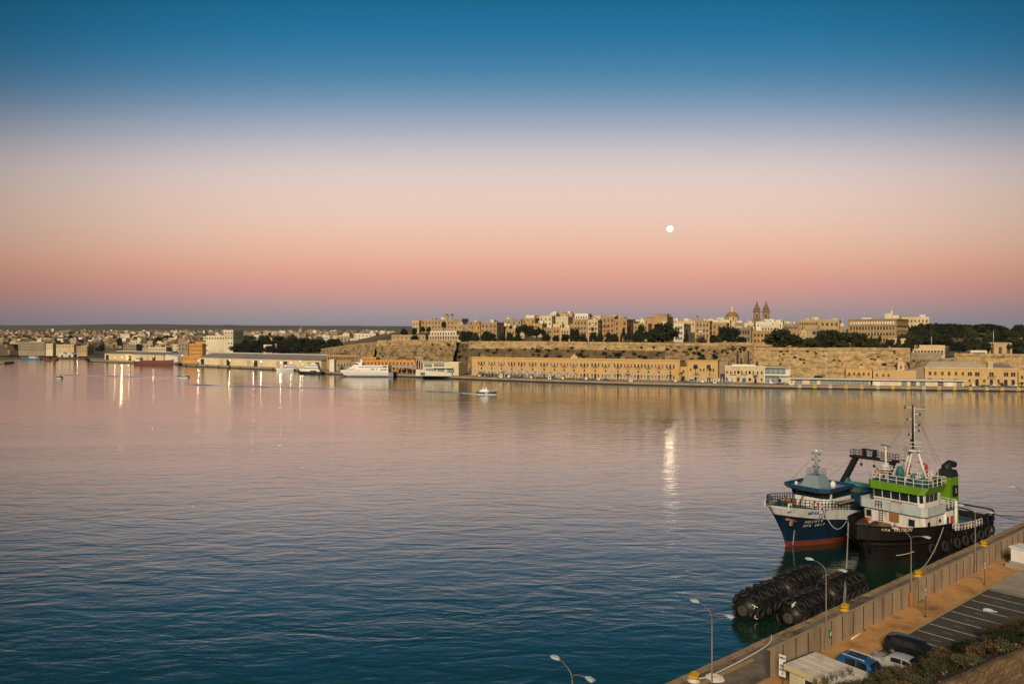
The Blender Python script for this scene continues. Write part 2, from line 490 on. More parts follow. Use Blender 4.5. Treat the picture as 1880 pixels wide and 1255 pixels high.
# ---------------------------------------------------------------- near quay
mat("quay_concrete", (.19, .155, .12), .92, .3, .5, stain=(.045, .04, .034), stain_scale=.32, stain_amt=.9, bump=.02, bscale=6)
mat("coping", (.33, .235, .135), .9, .3, 1.2, stain=(.10, .08, .055), stain_scale=.9, stain_amt=.75, bump=.02, bscale=8)
mat("footpath", (.52, .285, .11), .9, .22, .5, stain=(.15, .085, .042), stain_scale=.21, stain_amt=.85, bump=.008, bscale=14)
mat("asphalt", (.062, .058, .053), .9, .3, .6, stain=(.075, .068, .06), stain_scale=.5, stain_amt=.45, bump=.006, bscale=30)
mat("lot_concrete", (.34, .30, .25), .9, .2, .6, stain=(.18, .15, .12), stain_scale=.5, stain_amt=.5)
mat("line_paint", (.62, .60, .52), .8, .25, 2.0, stain=(.08, .075, .07), stain_scale=3.0, stain_amt=.5)
mat("kerb_stone", (.36, .25, .13), .9, .25, 1.2)
mat("panel_concrete", (.36, .275, .185), .9, .12, .4, stain=(.20, .14, .085), stain_scale=.6, stain_amt=.6, bump=.006, bscale=9, obj_rand=.06, streak=.35)
mat("steel_dark", (.055, .05, .042), .7, .25, 3.0)
mat("slope_earth", (.10, .075, .045), .95, .4, .5, stain=(.035, .035, .02), stain_scale=.7, stain_amt=.7, bump=.08, bscale=2)
def sheet(name, quads, z, m):
    b = MB()
    for q in quads: b.poly([so(s, o, z) for s, o in q])
    return structure(b.build(name, m))
# quay body, its wall towards the water, and the ground behind
mb = MB()
mb.hexa([so(-70, 0, -3), so(-70, -75, -3), so(240, -75, -3), so(240, 0, -3)], [so(-70, 0, 1.55), so(-70, -75, 1.55), so(240, -75, 1.55), so(240, 0, 1.55)], 1)
mb.hexa([so(-70, -.55, 1.55), so(-70, -75, 1.55), so(240, -75, 1.55), so(240, -.55, 1.55)], [so(-70, -.55, 2), so(-70, -75, 2), so(240, -75, 2), so(240, -.55, 2)], 0)
structure(mb.build("quay", ["quay_concrete", "wet_stone"]))
cop = structure(MB().build("quay_coping", "coping")) if False else None
copo = bpy.data.objects.new("quay_edge", None); COL.objects.link(copo); structure(copo)
mbs = MB(); mbs.box(0.0, 2.36, -.56, .05, 1.5, 2.09)
ms = mbs.mesh("coping_stone", "coping")
s_ = -60.0
k_ = 0
while s_ < 150:
    p = so(s_, 0); jit = noise.noise(Vector((s_ * 1.7, 2, 1))) * .05
    link("coping_stone", ms, copo, (p.x + QN.x * jit, p.y + QN.y * jit, jit * .4), QANG)
    s_ += 2.4
# tan ground beam behind the security wall
mb = MB(); mb.hexa([so(-60, -1.95, 2.0), so(-60, -1.62, 2.0), so(9.5, -1.62, 2.0), so(9.5, -1.95, 2.0)][::-1], [so(-60, -1.95, 2.08), so(-60, -1.62, 2.08), so(9.5, -1.62, 2.08), so(9.5, -1.95, 2.08)][::-1])
structure(mb.build("ground_beam", "kerb_stone"))
# footpath with kerb, car park, concrete lot, painted lines
mb = MB()
mb.hexa([so(-10, -7.75, 2), so(140, -7.75, 2), so(140, -4.75, 2), so(-10, -4.75, 2)], [so(-10, -7.75, 2.12), so(140, -7.75, 2.12), so(140, -4.75, 2.12), so(-10, -4.75, 2.12)])
structure(mb.build("footpath", "footpath"))
kerb = bpy.data.objects.new("kerb", None); COL.objects.link(kerb); structure(kerb)
mbs = MB(); mbs.box(0, .97, -.11, .11, 0, .13)
ms = mbs.mesh("kerb_stone", "kerb_stone")
for i in range(100):
    p = so(-8 + i, -7.88, 2.0); link("kerb_stone", ms, kerb, (p.x, p.y, 2.0 + rnd.uniform(-.008, .008)), QANG)
sheet("car_park", [[(-30, -8.0), (-30, -45), (46.6, -45), (46.6, -8.0)]], 2.006, "asphalt")
sheet("concrete_lot", [[(46.9, -8.0), (46.9, -45), (140, -45), (140, -8.0)]], 2.01, "lot_concrete")
LINES = [46.4, 43.75, 41.1, 38.45, 35.8, 33.15, 30.5, 27.85, 25.2, 22.55, 19.9, 17.25, 14.6]
for i, s0 in enumerate(LINES):
    sheet("parking_line", [[(s0 - .07, -8.15), (s0 - .07, -13.4), (s0 + .07, -13.4), (s0 + .07, -8.15)]], 2.012, "line_paint")
# faded stall numbers
def text_mesh(txt, size, name, m, depth=0.004, bold=0.0, sx=1.0, shear=0.0):
    cu = bpy.data.curves.new(name, 'FONT'); cu.body = txt; cu.size = size; cu.extrude = depth; cu.align_x = 'CENTER'; cu.align_y = 'CENTER'; cu.offset = bold; cu.shear = shear
    cu.resolution_u = 3
    o = bpy.data.objects.new(name + "_tmp", cu); COL.objects.link(o)
    dg = bpy.context.evaluated_depsgraph_get()
    me = bpy.data.meshes.new_from_object(o.evaluated_get(dg))
    bpy.data.objects.remove(o); bpy.data.curves.remove(cu)
    me.name = name
    me.materials.clear(); me.materials.append(M[m])
    return me
mat("faded_paint", (.20, .19, .17), .85, .5, 3.0, stain=(.05, .048, .045), stain_scale=5.0, stain_amt=.9)
def stall_mark():
    b = MB()
    for k in range(5):
        x = -.36 + k * .18
        b.poly([(x - .07, -.17 + .06 * (k % 2), 0), (x + .05, -.17, 0), (x + .07, .14, 0), (x - .05, .17 - .05 * (k % 3), 0)])
    return b.mesh("stall_mark", "faded_paint")
sm_ = stall_mark()
for i, s0 in enumerate(LINES[:-4]):
    p = so(s0 - 1.3, -10.3, 2.0115)
    structure(link("stall_mark", sm_, None, p, QANG - R(90)))

# planted slope between car park and the old stone wall
LOW = [gnd(1380, 1310, 2), gnd(1480, 1266, 2), gnd(1560, 1256, 2), gnd(1640, 1231, 2), gnd(1700, 1213, 2), gnd(1790, 1177, 2), gnd(1880, 1143, 2), gnd(1990, 1100, 2), gnd(2150, 1050, 2)]
WZ = 12.0
W0, W1 = gnd(1729, 1247, WZ), gnd(1880, 1184, WZ)
WD = (W1 - W0).normalized(); WN = Vector((WD.y, -WD.x, 0))     # WN faces the viewer
UPP = [W0 + WD * (-16 + i * 5.5) - WN * .5 for i in range(9)]
def slope_pt(u, v):
    f = u * (len(LOW) - 1); i = min(int(f), len(LOW) - 2); t = f - i
    a = LOW[i].lerp(LOW[i + 1], t); b = UPP[i].lerp(UPP[i + 1], t)
    p = a.lerp(b, v)
    e = min(1, v * 4, (1 - v) * 4)
    p.z = 2 + (WZ - .62 - 2) * v + e * (noise.noise(Vector((p.x * .25, p.y * .25, 5))) * .45)
    return p
mb = MB(); mb.grid(slope_pt, 60, 40)
structure(mb.build("planted_slope", "slope_earth"))
# ground on the viewer's side of the stone wall, well below its top
mb = MB()
mb.poly([W0 - WD * 40 + WN * .2 + Vector((0, 0, -7)), W0 + WD * 60 + WN * .2 + Vector((0, 0, -7)), W0 + WD * 60 + WN * 40 + Vector((0, 0, -4)), W0 - WD * 10 + WN * 40 + Vector((0, 0, -4))])
structure(mb.build("lower_terrace", "slope_earth"))
# ---------------------------------------------------------------- building kit
_wc = {}
def window_mesh(kind, fm, pm):
    k = (kind, fm, pm)
    if k in _wc: return _wc[k]
    b = MB()
    if kind == 'rect':
        b.box(-.5, .5, -.02, .02, 0, 1, 1)
        b.box(-.62, -.5, -.14, .02, -.03, 1.06); b.box(.5, .62, -.14, .02, -.03, 1.06)
        b.box(-.5, .5, -.14, .02, 1, 1.06); b.box(-.7, .7, -.22, .02, -.1, -.03)
        b.box(-.03, .03, -.05, -.02, 0, 1, 0)
    elif kind == 'plain':
        b.box(-.5, .5, -.03, .02, 0, 1, 1); b.box(-.6, .6, -.16, .02, -.07, 0); b.box(-.6, .6, -.12, .02, 1, 1.07)
    elif kind == 'arch':
        pts = [(-.5, 0), (.5, 0)] + [(.5 * math.cos(a * math.pi / 8), .7 + .3 * math.sin(a * math.pi / 8)) for a in range(9)]
        b.hexa([(x, .02, z) for x, z in pts], [(x, -.02, z) for x, z in pts], 1)
        ring = [(-.5, 0)] + [(-.5 * math.cos(a * math.pi / 8), .7 + .3 * math.sin(a * math.pi / 8)) for a in range(9)] + [(.5, 0)]
        for (xa, za), (xb, zb) in zip(ring, ring[1:]):
            b.bar((xa, -.08, za), (xb, -.08, zb), .12, .16)
    elif kind == 'glassbay':
        b.box(-.5, .5, -.02, .02, 0, 1, 1)
        for i in range(5):
            x = -.5 + i * .25; b.box(x - .012, x + .012, -.1, .02, 0, 1)
        b.box(-.5, .5, -.09, .02, .48, .52); b.box(-.5, .5, -.1, .02, .98, 1.02); b.box(-.5, .5, -.1, .02, -.02, .02)
    elif kind == 'balcony':      # open balcony with brackets, unit = metres
        b.box(-1.5, 1.5, -1.0, 0, -.22, 0)
        for x in (-1.1, 1.1): b.hexa([(x - .12, -.8, -.22), (x + .12, -.8, -.22), (x + .12, 0, -.22), (x - .12, 0, -.22)], [(x - .12, -.1, -.9), (x + .12, -.1, -.9), (x + .12, 0, -.9), (x - .12, 0, -.9)])
        b.box(-1.5, 1.5, -1.0, -.94, .95, 1.03, 1)
        for i in range(13): b.box(-1.48 + i * .245, -1.44 + i * .245, -.99, -.95, 0, .95, 1)
        for x in (-1.5, 1.46): b.box(x, x + .04, -.95, 0, .95, 1.03, 1); b.box(x, x + .04, -.5, -.46, 0, .95, 1)
    elif kind == 'gallery':      # closed timber balcony
        b.box(-1.1, 1.1, -.85, 0, 0, 2.5, 1); b.box(-1.2, 1.2, -.95, 0, 2.5, 2.65); b.box(-1.2, 1.2, -.95, 0, -.15, 0)
        for i in range(4): b.box(-1.0 + i * .52, -.6 + i * .52, -.87, -.84, 1.1, 2.2, 2)
    mats = [fm, pm] + (["far_glass"] if kind == 'gallery' else [])
    _wc[k] = b.mesh("window" if kind not in ('balcony', 'gallery') else kind, mats)
    return _wc[k]
def base_frame(x0, x1, Y, rot):
    """front corner, direction and width of a front seen between two bearings"""
    th = R(rot); r0 = (x0 - PX_CX) / F_PX; r1 = (x1 - PX_CX) / F_PX
    X0 = r0 * Y
    t = (r1 * Y - X0) / (math.cos(th) - r1 * math.sin(th))
    return X0, th, t
def bld(label, x0, x1, ytop, off, depth, m, rows=2, cols=3, ww=1.2, wh=1.9, rot=-22, side=2, pane='shutter_dark', frame=None, name='townhouse',
        cat='building', Y=None, zb=None, fh=4.0, top=1.5, hut=0, gallery=(), balcony=(), kind='rect', group=None, skip=0.0, cornice=True, seed=None, margin=1.2, parapet=.8):
    Y = Y if Y is not None else quay_Y(x0, off)
    X0, th, w = base_frame(x0, x1, Y, rot)
    xm, Ym = X0 + math.cos(th) * w / 2, Y + math.sin(th) * w / 2
    zt = zat(ytop, Ym)
    zb = zb if zb is not None else hill_z((x0 + x1) / 2, max(50, off - 4)) - 2.0
    h = zt - zb
    r = random.Random(seed if seed is not None else int(x0 * 7 + x1))
    root = thing(name, (X0, Y, zb), th, label, cat, group)
    b = MB(); b.box(0, w, 0, depth, 0, h - parapet)
    b.build("wall", m, root)
    b = MB()
    t = .35
    for (a0, a1, c0, c1) in ((0, w, 0, t), (0, w, depth - t, depth), (0, t, t, depth - t), (w - t, w, t, depth - t)):
        b.box(a0, a1, c0, c1, h - parapet, h)
    if cornice: b.box(-.2, w + .2, -.25, depth * .98, h - parapet - .45, h - parapet - .02)
    b.build("parapet", m, root)
    frame = frame or m
    wm = window_mesh(kind, frame, pane)
    for i in range(rows):
        z = h - parapet - top - wh - i * fh
        if z < 0: break
        for j in range(cols):
            if r.random() < skip: continue
            xx = margin + ww / 2 + (w - 2 * margin - ww) * (j / (cols - 1) if cols > 1 else .5)
            hh = wh * (1 if i < rows - 1 or rows < 3 else 1.1)
            if (i, j) in gallery:
                link("enclosed_balcony", window_mesh('gallery', frame, r.choice(['shutter_green', 'steel_white', 'shutter_dark'])), root, (xx, 0, z - .4)); continue
            link("window", wm, root, (xx, 0, z), 0, (ww, 1, hh))
            if (i, j) in balcony: link("balcony", window_mesh('balcony', frame, 'shutter_dark'), root, (xx, 0, z))
        for j in range(side):
            if r.random() < skip + .15: continue
            yy = 1.5 + (depth - 3) * (j + .5) / side
            link("window", wm, root, (w, yy, z), R(90), (ww, 1, wh))
    for k in range(hut):
        bw, bd, bh = r.uniform(2.5, 4.5), r.uniform(2.5, 4), r.uniform(1.8, 3)
        bx, by = r.uniform(.5, max(.6, w - bw - .5)), r.uniform(1.5, max(1.6, depth - bd - .5))
        b = MB(); b.box(bx, bx + bw, by, by + bd, h - parapet, h - parapet + bh); b.box(bx - .12, bx + bw + .12, by - .12, by + bd + .12, h - parapet + bh, h - parapet + bh + .2)
        b.box(bx + .5, bx + 1.3, by - .03, by, h - parapet, h - parapet + 1.7, 1)
        b.build("roof_hut", [r.choice([m, 'plaster_white', 'plaster_cream']), 'shutter_dark'], root)
    if hut:
        b = MB(); cx, cy = r.uniform(1, max(1.1, w - 1)), r.uniform(2, depth - 1)
        b.lathe([(.55, 0), (.6, .1), (.6, 1.0), (.45, 1.15), (.15, 1.2)], 8, (cx, cy, h - parapet))
        b.build("water_tank", "roof_white", root)
    root["h"] = h; root["w"] = w; root["d"] = depth
    return root

# ---------------------------------------------------------------- old town above the ramparts
T = bld
T("long sandstone hospital block with rows of windows on the fort's corner", 768, 833, 586.5, 175, 16, "limestone", 3, 11, 1.3, 1.8, rot=-14, side=2, name="fort_block", hut=2)
T("squat stepped corner tower of the fort with an arched doorway", 757, 769, 588.5, 168, 10, "limestone_pale", 2, 2, 1.2, 1.8, rot=-16, name="corner_tower")
T("plain windowless stone cube on top of the fort block", 833, 848.5, 584.5, 180, 14, "limestone_grey", 0, 0, name="stone_block", side=0)
T("sandstone terrace house under the fort with one pine before it", 833, 848, 594.5, 150, 12, "limestone", 2, 2, hut=1)
T("grey weathered house wedged beside the fort terrace", 848.5, 863, 595.5, 150, 12, "limestone_grey", 2, 2, hut=1)
T("low arcaded white terrace restaurant below the fort", 790, 838, 607, 112, 9, "plaster_white", 1, 9, 1.6, 1.9, rot=-14, name="terrace_building", top=.7, kind='arch')
T("long low sandstone barrack with a blank front on the rampart edge", 719, 781, 614.5, 78, 9, "limestone", 1, 8, 1.0, 1.3, rot=-14, name="barrack", top=.9)
T("orange and white fronted low terrace with many small doors", 787, 846, 614.5, 80, 9, "limestone_pale", 1, 12, 1.2, 2.2, rot=-14, name="terrace_row", top=.6)
T("ochre townhouse between the grey fort house and the wide grey-gabled house", 864, 881.5, 595, 135, 14, "limestone_ochre", 3, 2, hut=1)
T("wide sandstone house with a bare grey gable and low arched door", 883, 912, 591.5, 112, 16, "limestone", 3, 4, hut=2, balcony=((1, 1),))
T("shabby row of stacked roofs behind the grey-gabled house", 921, 957, 586, 190, 14, "limestone_grey", 2, 4, hut=3)
T("small two storey ochre house above the garden trees", 928, 946, 603.5, 92, 11, "limestone", 2, 3, hut=1)
T("brown sandstone block under the white cupola", 959, 982, 584, 175, 20, "limestone_ochre", 2, 2, hut=1)
T("white rooftop pavilion with a small cupola above the brown block", 965, 981, 578.5, 190, 10, "plaster_white", 1, 3, .8, 1.2, name="rooftop_pavilion", side=0)
T("tall cream apartment house with paired window columns", 991, 1013, 579.5, 165, 15, "plaster_cream", 4, 3, 1.1, 1.8, hut=1)
T("pale box shaped rooftop flat between the two cream blocks", 1010, 1021, 574.5, 200, 10, "plaster_white", 1, 2, name="rooftop_flat", hut=1)
T("tall cream block with a blank street wall", 1020, 1043, 581, 170, 14, "plaster_cream", 0, 0, name="cream_block", side=2, hut=1)
T("sandstone tenement rising behind the blank cream block", 1024, 1051, 575.5, 215, 14, "limestone", 2, 4, hut=3)
T("narrow house with three shuttered floors beside the umbrella pine", 998, 1014, 601.5, 95, 12, "limestone", 3, 3, hut=1, balcony=((1, 1),))
T("narrow ochre house with green timber balcony beside the yellow neighbour", 1014.5, 1028, 600.5, 95, 12, "limestone_ochre", 3, 2, gallery=((1, 1),), hut=1)
T("narrow yellow house with dark doors over the promenade", 1028.5, 1046, 601.5, 94, 12, "limestone_pale", 3, 3, hut=1)
T("five storey sandstone tenement under the grey penthouse", 1053, 1078, 585.5, 118, 16, "limestone", 4, 4, hut=0, balcony=((1, 1), (2, 2)))
T("light grey penthouse with a flat brown roof slab", 1055, 1080, 575.5, 130, 12, "plaster_white", 1, 5, 1.0, 1.7, name="penthouse", zb=30)
T("sandstone tenement with a white stack of closed balconies", 1078.5, 1098, 586.5, 110, 18, "limestone_pale", 4, 3, gallery=((0, 1), (1, 1), (2, 1)), hut=2)
T("tall ochre tenement with three floors of open balconies", 1106, 1128, 580.5, 112, 16, "limestone_ochre", 4, 3, balcony=((1, 0), (1, 1), (2, 1)), hut=2)
T("broad ochre tenement with white framed tall windows and a shaded flank", 1128.5, 1151, 585.5, 108, 22, "limestone_ochre", 3, 2, 1.3, 2.4, hut=2)
T("low house with a flat stone front beside the pines", 1163, 1190, 593.5, 112, 14, "limestone", 2, 4, hut=2)
T("large plain sandstone theatre block with a white roof line", 1187, 1225, 580.5, 160, 26, "limestone_ochre", 0, 3, hut=1, name="theatre_block", side=0)
T("rooftop storey set back on the sandstone theatre block", 1202, 1225, 575.8, 172, 18, "limestone_grey", 0, 0, name="rooftop_storey", side=0)
T("white three storey house with black windows and a long blank flank", 1237, 1255.5, 593.5, 105, 34, "plaster_white", 3, 3, 1.4, 2.0, side=0, pane='shutter_dark')
T("sandstone house with white enclosed balconies facing the gardens", 1276, 1303, 588.5, 100, 16, "limestone", 3, 4, gallery=((1, 1),), hut=2)
T("deep brown house with three columns of windows by the domed church", 1307, 1334, 592, 98, 18, "limestone_ochre", 3, 3, hut=1)
T("grey palace front with tall pilastered windows below the dome", 1336, 1379, 600.5, 112, 14, "limestone_grey", 2, 8, 1.3, 3.0, name="palace", fh=5)
T("brown garden palace with two rows of windows behind the round tree", 1381, 1471, 606.5, 84, 14, "limestone_ochre", 2, 13, 1.3, 1.9, name="garden_palace", rot=-16)
T("pale stone end wing with five close set windows beside the garden palace", 1470, 1481, 606, 82, 14, "limestone_pale", 3, 5, .9, 2.2, name="end_wing", rot=-10)
T("whitewashed low roofs clustered behind the church towers", 1388, 1437, 590, 150, 16, "plaster_white", 1, 9, 1.0, 1.4, name="roof_cluster", hut=4)
T("cream stepped house just behind the garden palace roof", 1396, 1432, 596, 125, 14, "plaster_cream", 1, 6, 1.1, 1.6, hut=3)
T("flat roofed sandstone house with white blinds along the ridge", 1438, 1466, 594, 140, 14, "limestone_grey", 1, 6, 1.0, 1.5, hut=3)
T("long ridge house with a white flat roof and awnings", 1465, 1504, 587, 160, 14, "limestone", 1, 8, 1.1, 1.6, hut=3)
T("grey baroque church front with two round windows", 1488, 1509, 601.5, 92, 14, "limestone_grey", 1, 2, 2.4, 2.4, name="church_front", hut=0, kind='arch')
T("sandstone ministry block with heavy cornice and grey flank", 1505, 1541, 586.5, 125, 24, "limestone", 3, 4, 1.5, 2.2, name="ministry_block", rot=-26, fh=5)
T("low ridge dwellings with a square stair tower", 1150, 1164, 590, 190, 14, "limestone_grey", 1, 3, hut=3)
T("huddle of pale roof terraces between the theatre block and white house", 1226, 1276, 589, 190, 14, "limestone_pale", 1, 9, 1.0, 1.4, hut=5, name="roof_terrace_house")
T("long cream attic range behind the domed church", 1303, 1340, 587.5, 170, 12, "plaster_cream", 1, 6, 1.0, 1.4, hut=3, name="attic_range")
T("shadowed brown dwelling behind the balconied sandstone tenement", 1098, 1107, 583, 150, 14, "limestone_grey", 2, 2, hut=1)
# packed small dwellings that close the gaps of the skyline
ir = random.Random(77)
SKY = [(850, 592), (900, 590), (960, 585), (1020, 581), (1080, 580), (1150, 586), (1200, 584), (1260, 590), (1330, 590), (1400, 591), (1480, 591), (1550, 589)]
desc = {"limestone": "tan", "limestone_grey": "grey", "limestone_pale": "pale", "limestone_ochre": "brown", "plaster_cream": "cream"}
for i in range(64):
    x = 852 + i * 10.9 + ir.uniform(-4, 4); w_ = ir.uniform(9, 19); m_ = ir.choice(["limestone", "limestone_grey", "limestone_grey", "limestone_pale", "limestone_ochre", "plaster_cream"])
    near_ = i % 3 == 0
    T("small %s dwelling packed among the old town houses" % desc[m_], x, x + w_, interp(SKY, x) + (ir.uniform(9, 17) if near_ else ir.uniform(-1, 8)), ir.uniform(128, 142) if near_ else ir.uniform(195, 240), ir.uniform(8, 14), m_, 2, ir.choice([2, 3, 4]), 1.0, ir.uniform(1.3, 1.9),
      rot=ir.uniform(-32, -12), hut=ir.choice([1, 2, 3]), name="packed_house", group="%s dwellings of the old town" % desc[m_], skip=.2, side=1)
    if i % 2:
        Y_ = quay_Y(x, 210); c_ = at(x + w_ / 2, interp(SKY, x) + 2, Y_); hh_ = ir.uniform(4, 7)
        r_ = thing("roof_aerial", (c_.x, c_.y, c_.z - 2.5), 0, "thin television aerial on an old town roof", "aerial", "aerials on the old town roofs")
        b = MB(); b.tube([(0, 0, 0), (0, 0, hh_)], .07, 4); b.build("pole", "steel_white", r_)
        b = MB(); b.bar((-.9, 0, hh_ - .3), (.9, 0, hh_ - .3), .08); b.bar((-.6, 0, hh_ - .9), (.6, 0, hh_ - .9), .07); b.build("cross_bar", "steel_white", r_)
# the great block on the point
gb = T("great rectangular sandstone office block with an attic storey and four rows of windows", 1557.5, 1646, 585.5, 110, 34, "limestone_ochre", 4, 15, 1.45, 2.3, rot=-40, side=6, name="office_block", fh=4.15, top=4.6, frame="limestone_pale")
b = MB(); W_, H_, D_ = gb["w"], gb["h"], gb["d"]
b.box(-.7, W_ + .7, -.7, D_, H_ - 4.9, H_ - 4.4); b.box(-.4, W_ + .4, -.4, D_ * .99, H_ - .5, H_ + .15)
b.build("cornice", "limestone_grey", gb)
wm_ = window_mesh('plain', "limestone_grey", "plaster_white")
for j in range(17): link("attic_window", wm_, gb, (2 + j * (W_ - 4) / 16, 0, H_ - 3.6), 0, (1.1, 1, 1.9))
b = MB(); b.box(W_ * .70, W_ * .86, 8, 18, H_ - 1, H_ + 4); b.box(W_ * .86, W_ * .98, 10, 18, H_ - 1, H_ + 2.8); b.box(W_ * .80, W_ * .84, 11, 13, H_ + 4, H_ + 6)
b.build("roof_hut", "plaster_cream", gb)
b = MB(); b.box(W_ * .22, W_ * .42, 8, 14, H_ - 1, H_ + 1.2); b.build("roof_hut", "plaster_white", gb)
b = MB(); b.tube([(W_ * .27, 8, H_), (W_ * .27, 8, H_ + 6)], .08, 5); b.tube([(W_ * .82, 12, H_ + 5), (W_ * .82, 12, H_ + 8.5)], .12, 5); b.build("aerial", "steel_white", gb)
T("stepped pale rear wing curving away behind the office block", 1642, 1706, 582, 190, 22, "limestone_pale", 2, 9, 1.2, 1.8, rot=-26, name="rear_wing", hut=1)
T("low garden pavilion of pale stone between the clipped trees", 1594, 1608, 626, 62, 6, "limestone_pale", 1, 3, .9, 1.4, name="garden_pavilion", hut=0)
T("stone garden terrace under the office block", 1630, 1668, 621, 72, 6, "limestone_pale", 0, 0, name="garden_terrace", side=0, rot=-24)

# ---------------------------------------------------------------- landmarks
def dome_church():
    Y = quay_Y(1344, 215); c = at(1344, 617, Y); zb = hill_z(1344, 215) - 1
    k = Y / F_PX
    root = thing("domed_church", (c.x, c.y, zb), R(-15), "sandstone church drum and dome with a red tiled band and lantern", "church")
    H = zat(590, Y) - zb; r = 12 * k
    b = MB(); b.box(-r * 1.5, r * 1.5, -r * 1.1, r * 1.3, 0, H - 1); b.build("wall", "limestone_pale", root)
    b = MB(); b.lathe([(r, H - 1.2), (r, H + .6), (r * 1.08, H + .7), (r * 1.08, H + 1.1), (r * .98, H + 1.1), (r * .98, H + 3.6), (r * 1.05, H + 3.7), (r * 1.05, H + 4.1), (r * .9, H + 4.1)], 16, sm=False); b.build("drum", "limestone_pale", root)
    b = MB(); prof = [(r * .95 * math.cos(a * math.pi / 14), H + 4.1 + r * .78 * math.sin(a * math.pi / 14)) for a in range(7)]
    b.lathe(prof, 20); b.build("dome", "dome_red", root)
    zt = prof[-1][1]
    b = MB(); b.lathe([(r * .30, zt - .4), (r * .30, zt + 3.2), (r * .36, zt + 3.3), (r * .36, zt + 3.6), (r * .2, zt + 4.6), (.08, zt + 5.2), (.06, zt + 6.4)], 8, sm=False); b.build("lantern", "limestone_pale", root)
    wm = window_mesh('arch', "limestone_pale", "shutter_dark")
    for kk in range(8):
        a = R(45 * kk + 10); link("window", wm, root, (math.sin(a) * r * .985, -math.cos(a) * r * .985, H + 1.5), a, (1.1, 1, 1.9))
dome_church()
def bell_tower(x, lab):
    Y = quay_Y(x, 260); zb = hill_z(x, 260) - 2
    k = Y / F_PX; hw = 6.3 * k
    c = at(x, 617, Y)
    mat("tower_stone", (.23, .15, .08), .9, .25, .4, stain=(.12, .08, .045), stain_scale=.25, stain_amt=.5) if "tower_stone" not in M else None
    root = thing("bell_tower", (c.x, c.y, zb), R(-18), lab, "tower", "twin church bell towers")
    def Z(y): return zat(y, Y) - zb
    b = MB(); b.box(-hw, hw, -hw, hw, 0, Z(586.5)); b.box(-hw * 1.12, hw * 1.12, -hw * 1.12, hw * 1.12, Z(586.5), Z(585.5)); b.build("base", "tower_stone", root)
    b = MB(); q = hw * .93
    b.box(-q, q, -q, q, Z(585.5), Z(572.5)); b.box(-hw * 1.12, hw * 1.12, -hw * 1.12, hw * 1.12, Z(572.5), Z(571.3))
    for sx in (-1, 1):
        for sy in (-1, 1): b.lathe([(.35, Z(571.3)), (.2, Z(570.6)), (.3, Z(569.8)), (.05, Z(568.6))], 6, (sx * hw * .95, sy * hw * .95, 0))
    b.build("belfry", "tower_stone", root)
    b = MB(); b.lathe([(hw * .78, Z(571.3)), (hw * .78, Z(567)), (hw * .95, Z(566.6)), (hw * .9, Z(566)), (hw * .62, Z(564.5)), (hw * .42, Z(561)), (hw * .5, Z(560.6)), (hw * .26, Z(558)), (hw * .12, Z(554)), (.08, Z(552))], 8, sm=False)
    b.build("spire", "tower_stone", root)
    wm = window_mesh('arch', "limestone_pale", "shutter_dark")
    for a in (0, 90, 180, 270):
        ra = R(a); link("bell_opening", wm, root, (math.sin(ra) * q, -math.cos(ra) * q, Z(583)), ra, (hw * .62, 1, Z(575) - Z(583)))
bell_tower(1389.5, "tall spired stone bell tower beside the white rooftops, twin nearer the dome")
bell_tower(1406.5, "tall spired stone bell tower, twin standing farther from the dome")
def small_tower(x, ytop, ybase, w, off, lab, cap):
    Y = quay_Y(x, off); k = Y / F_PX; c = at(x, ybase, Y); r = w * k / 2; h = (ybase - ytop) * k
    root = thing("rooftop_turret", (c.x, c.y, c.z - 1.5), 0, lab, "tower")
    b = MB()
    b.lathe([(r * .8, 0), (r * .8, h * .6 + 1.5), (r, h * .62 + 1.5), (r, h * .7 + 1.5)], 8, sm=False); b.build("shaft", "limestone", root)
    b = MB()
    if cap == 'dome': b.lathe([(r * math.cos(a * math.pi / 12), h * .7 + 1.5 + h * .25 * math.sin(a * math.pi / 12)) for a in range(6)] + [(.1, h + 1.5)], 10)
    elif cap == 'flat': b.lathe([(r * 1.3, h * .7 + 1.5), (r * 1.45, h * .85 + 1.5), (r * 1.1, h + 1.5)], 8, sm=False)
    else: b.lathe([(r * .9, h * .7 + 1.5), (r * .7, h * .8 + 1.5), (r * .3, h * .9 + 1.5), (.1, h + 1.5)], 8)
    b.build("cap", "dome_red" if cap != 'spike' else "steel_dark_far", root)
mat("steel_dark_far", (.05, .06, .07), .7, .2, 1.0)
small_tower(820, 575.5, 588, 7.5, 185, "small domed belfry rising from the fort block", 'dome')
small_tower(830, 575.5, 588, 4.2, 186, "mushroom topped turret beside the fort belfry", 'flat')
small_tower(1280.5, 578, 590, 3.6, 190, "dark slender turret among the roofs near the white house", 'spike')

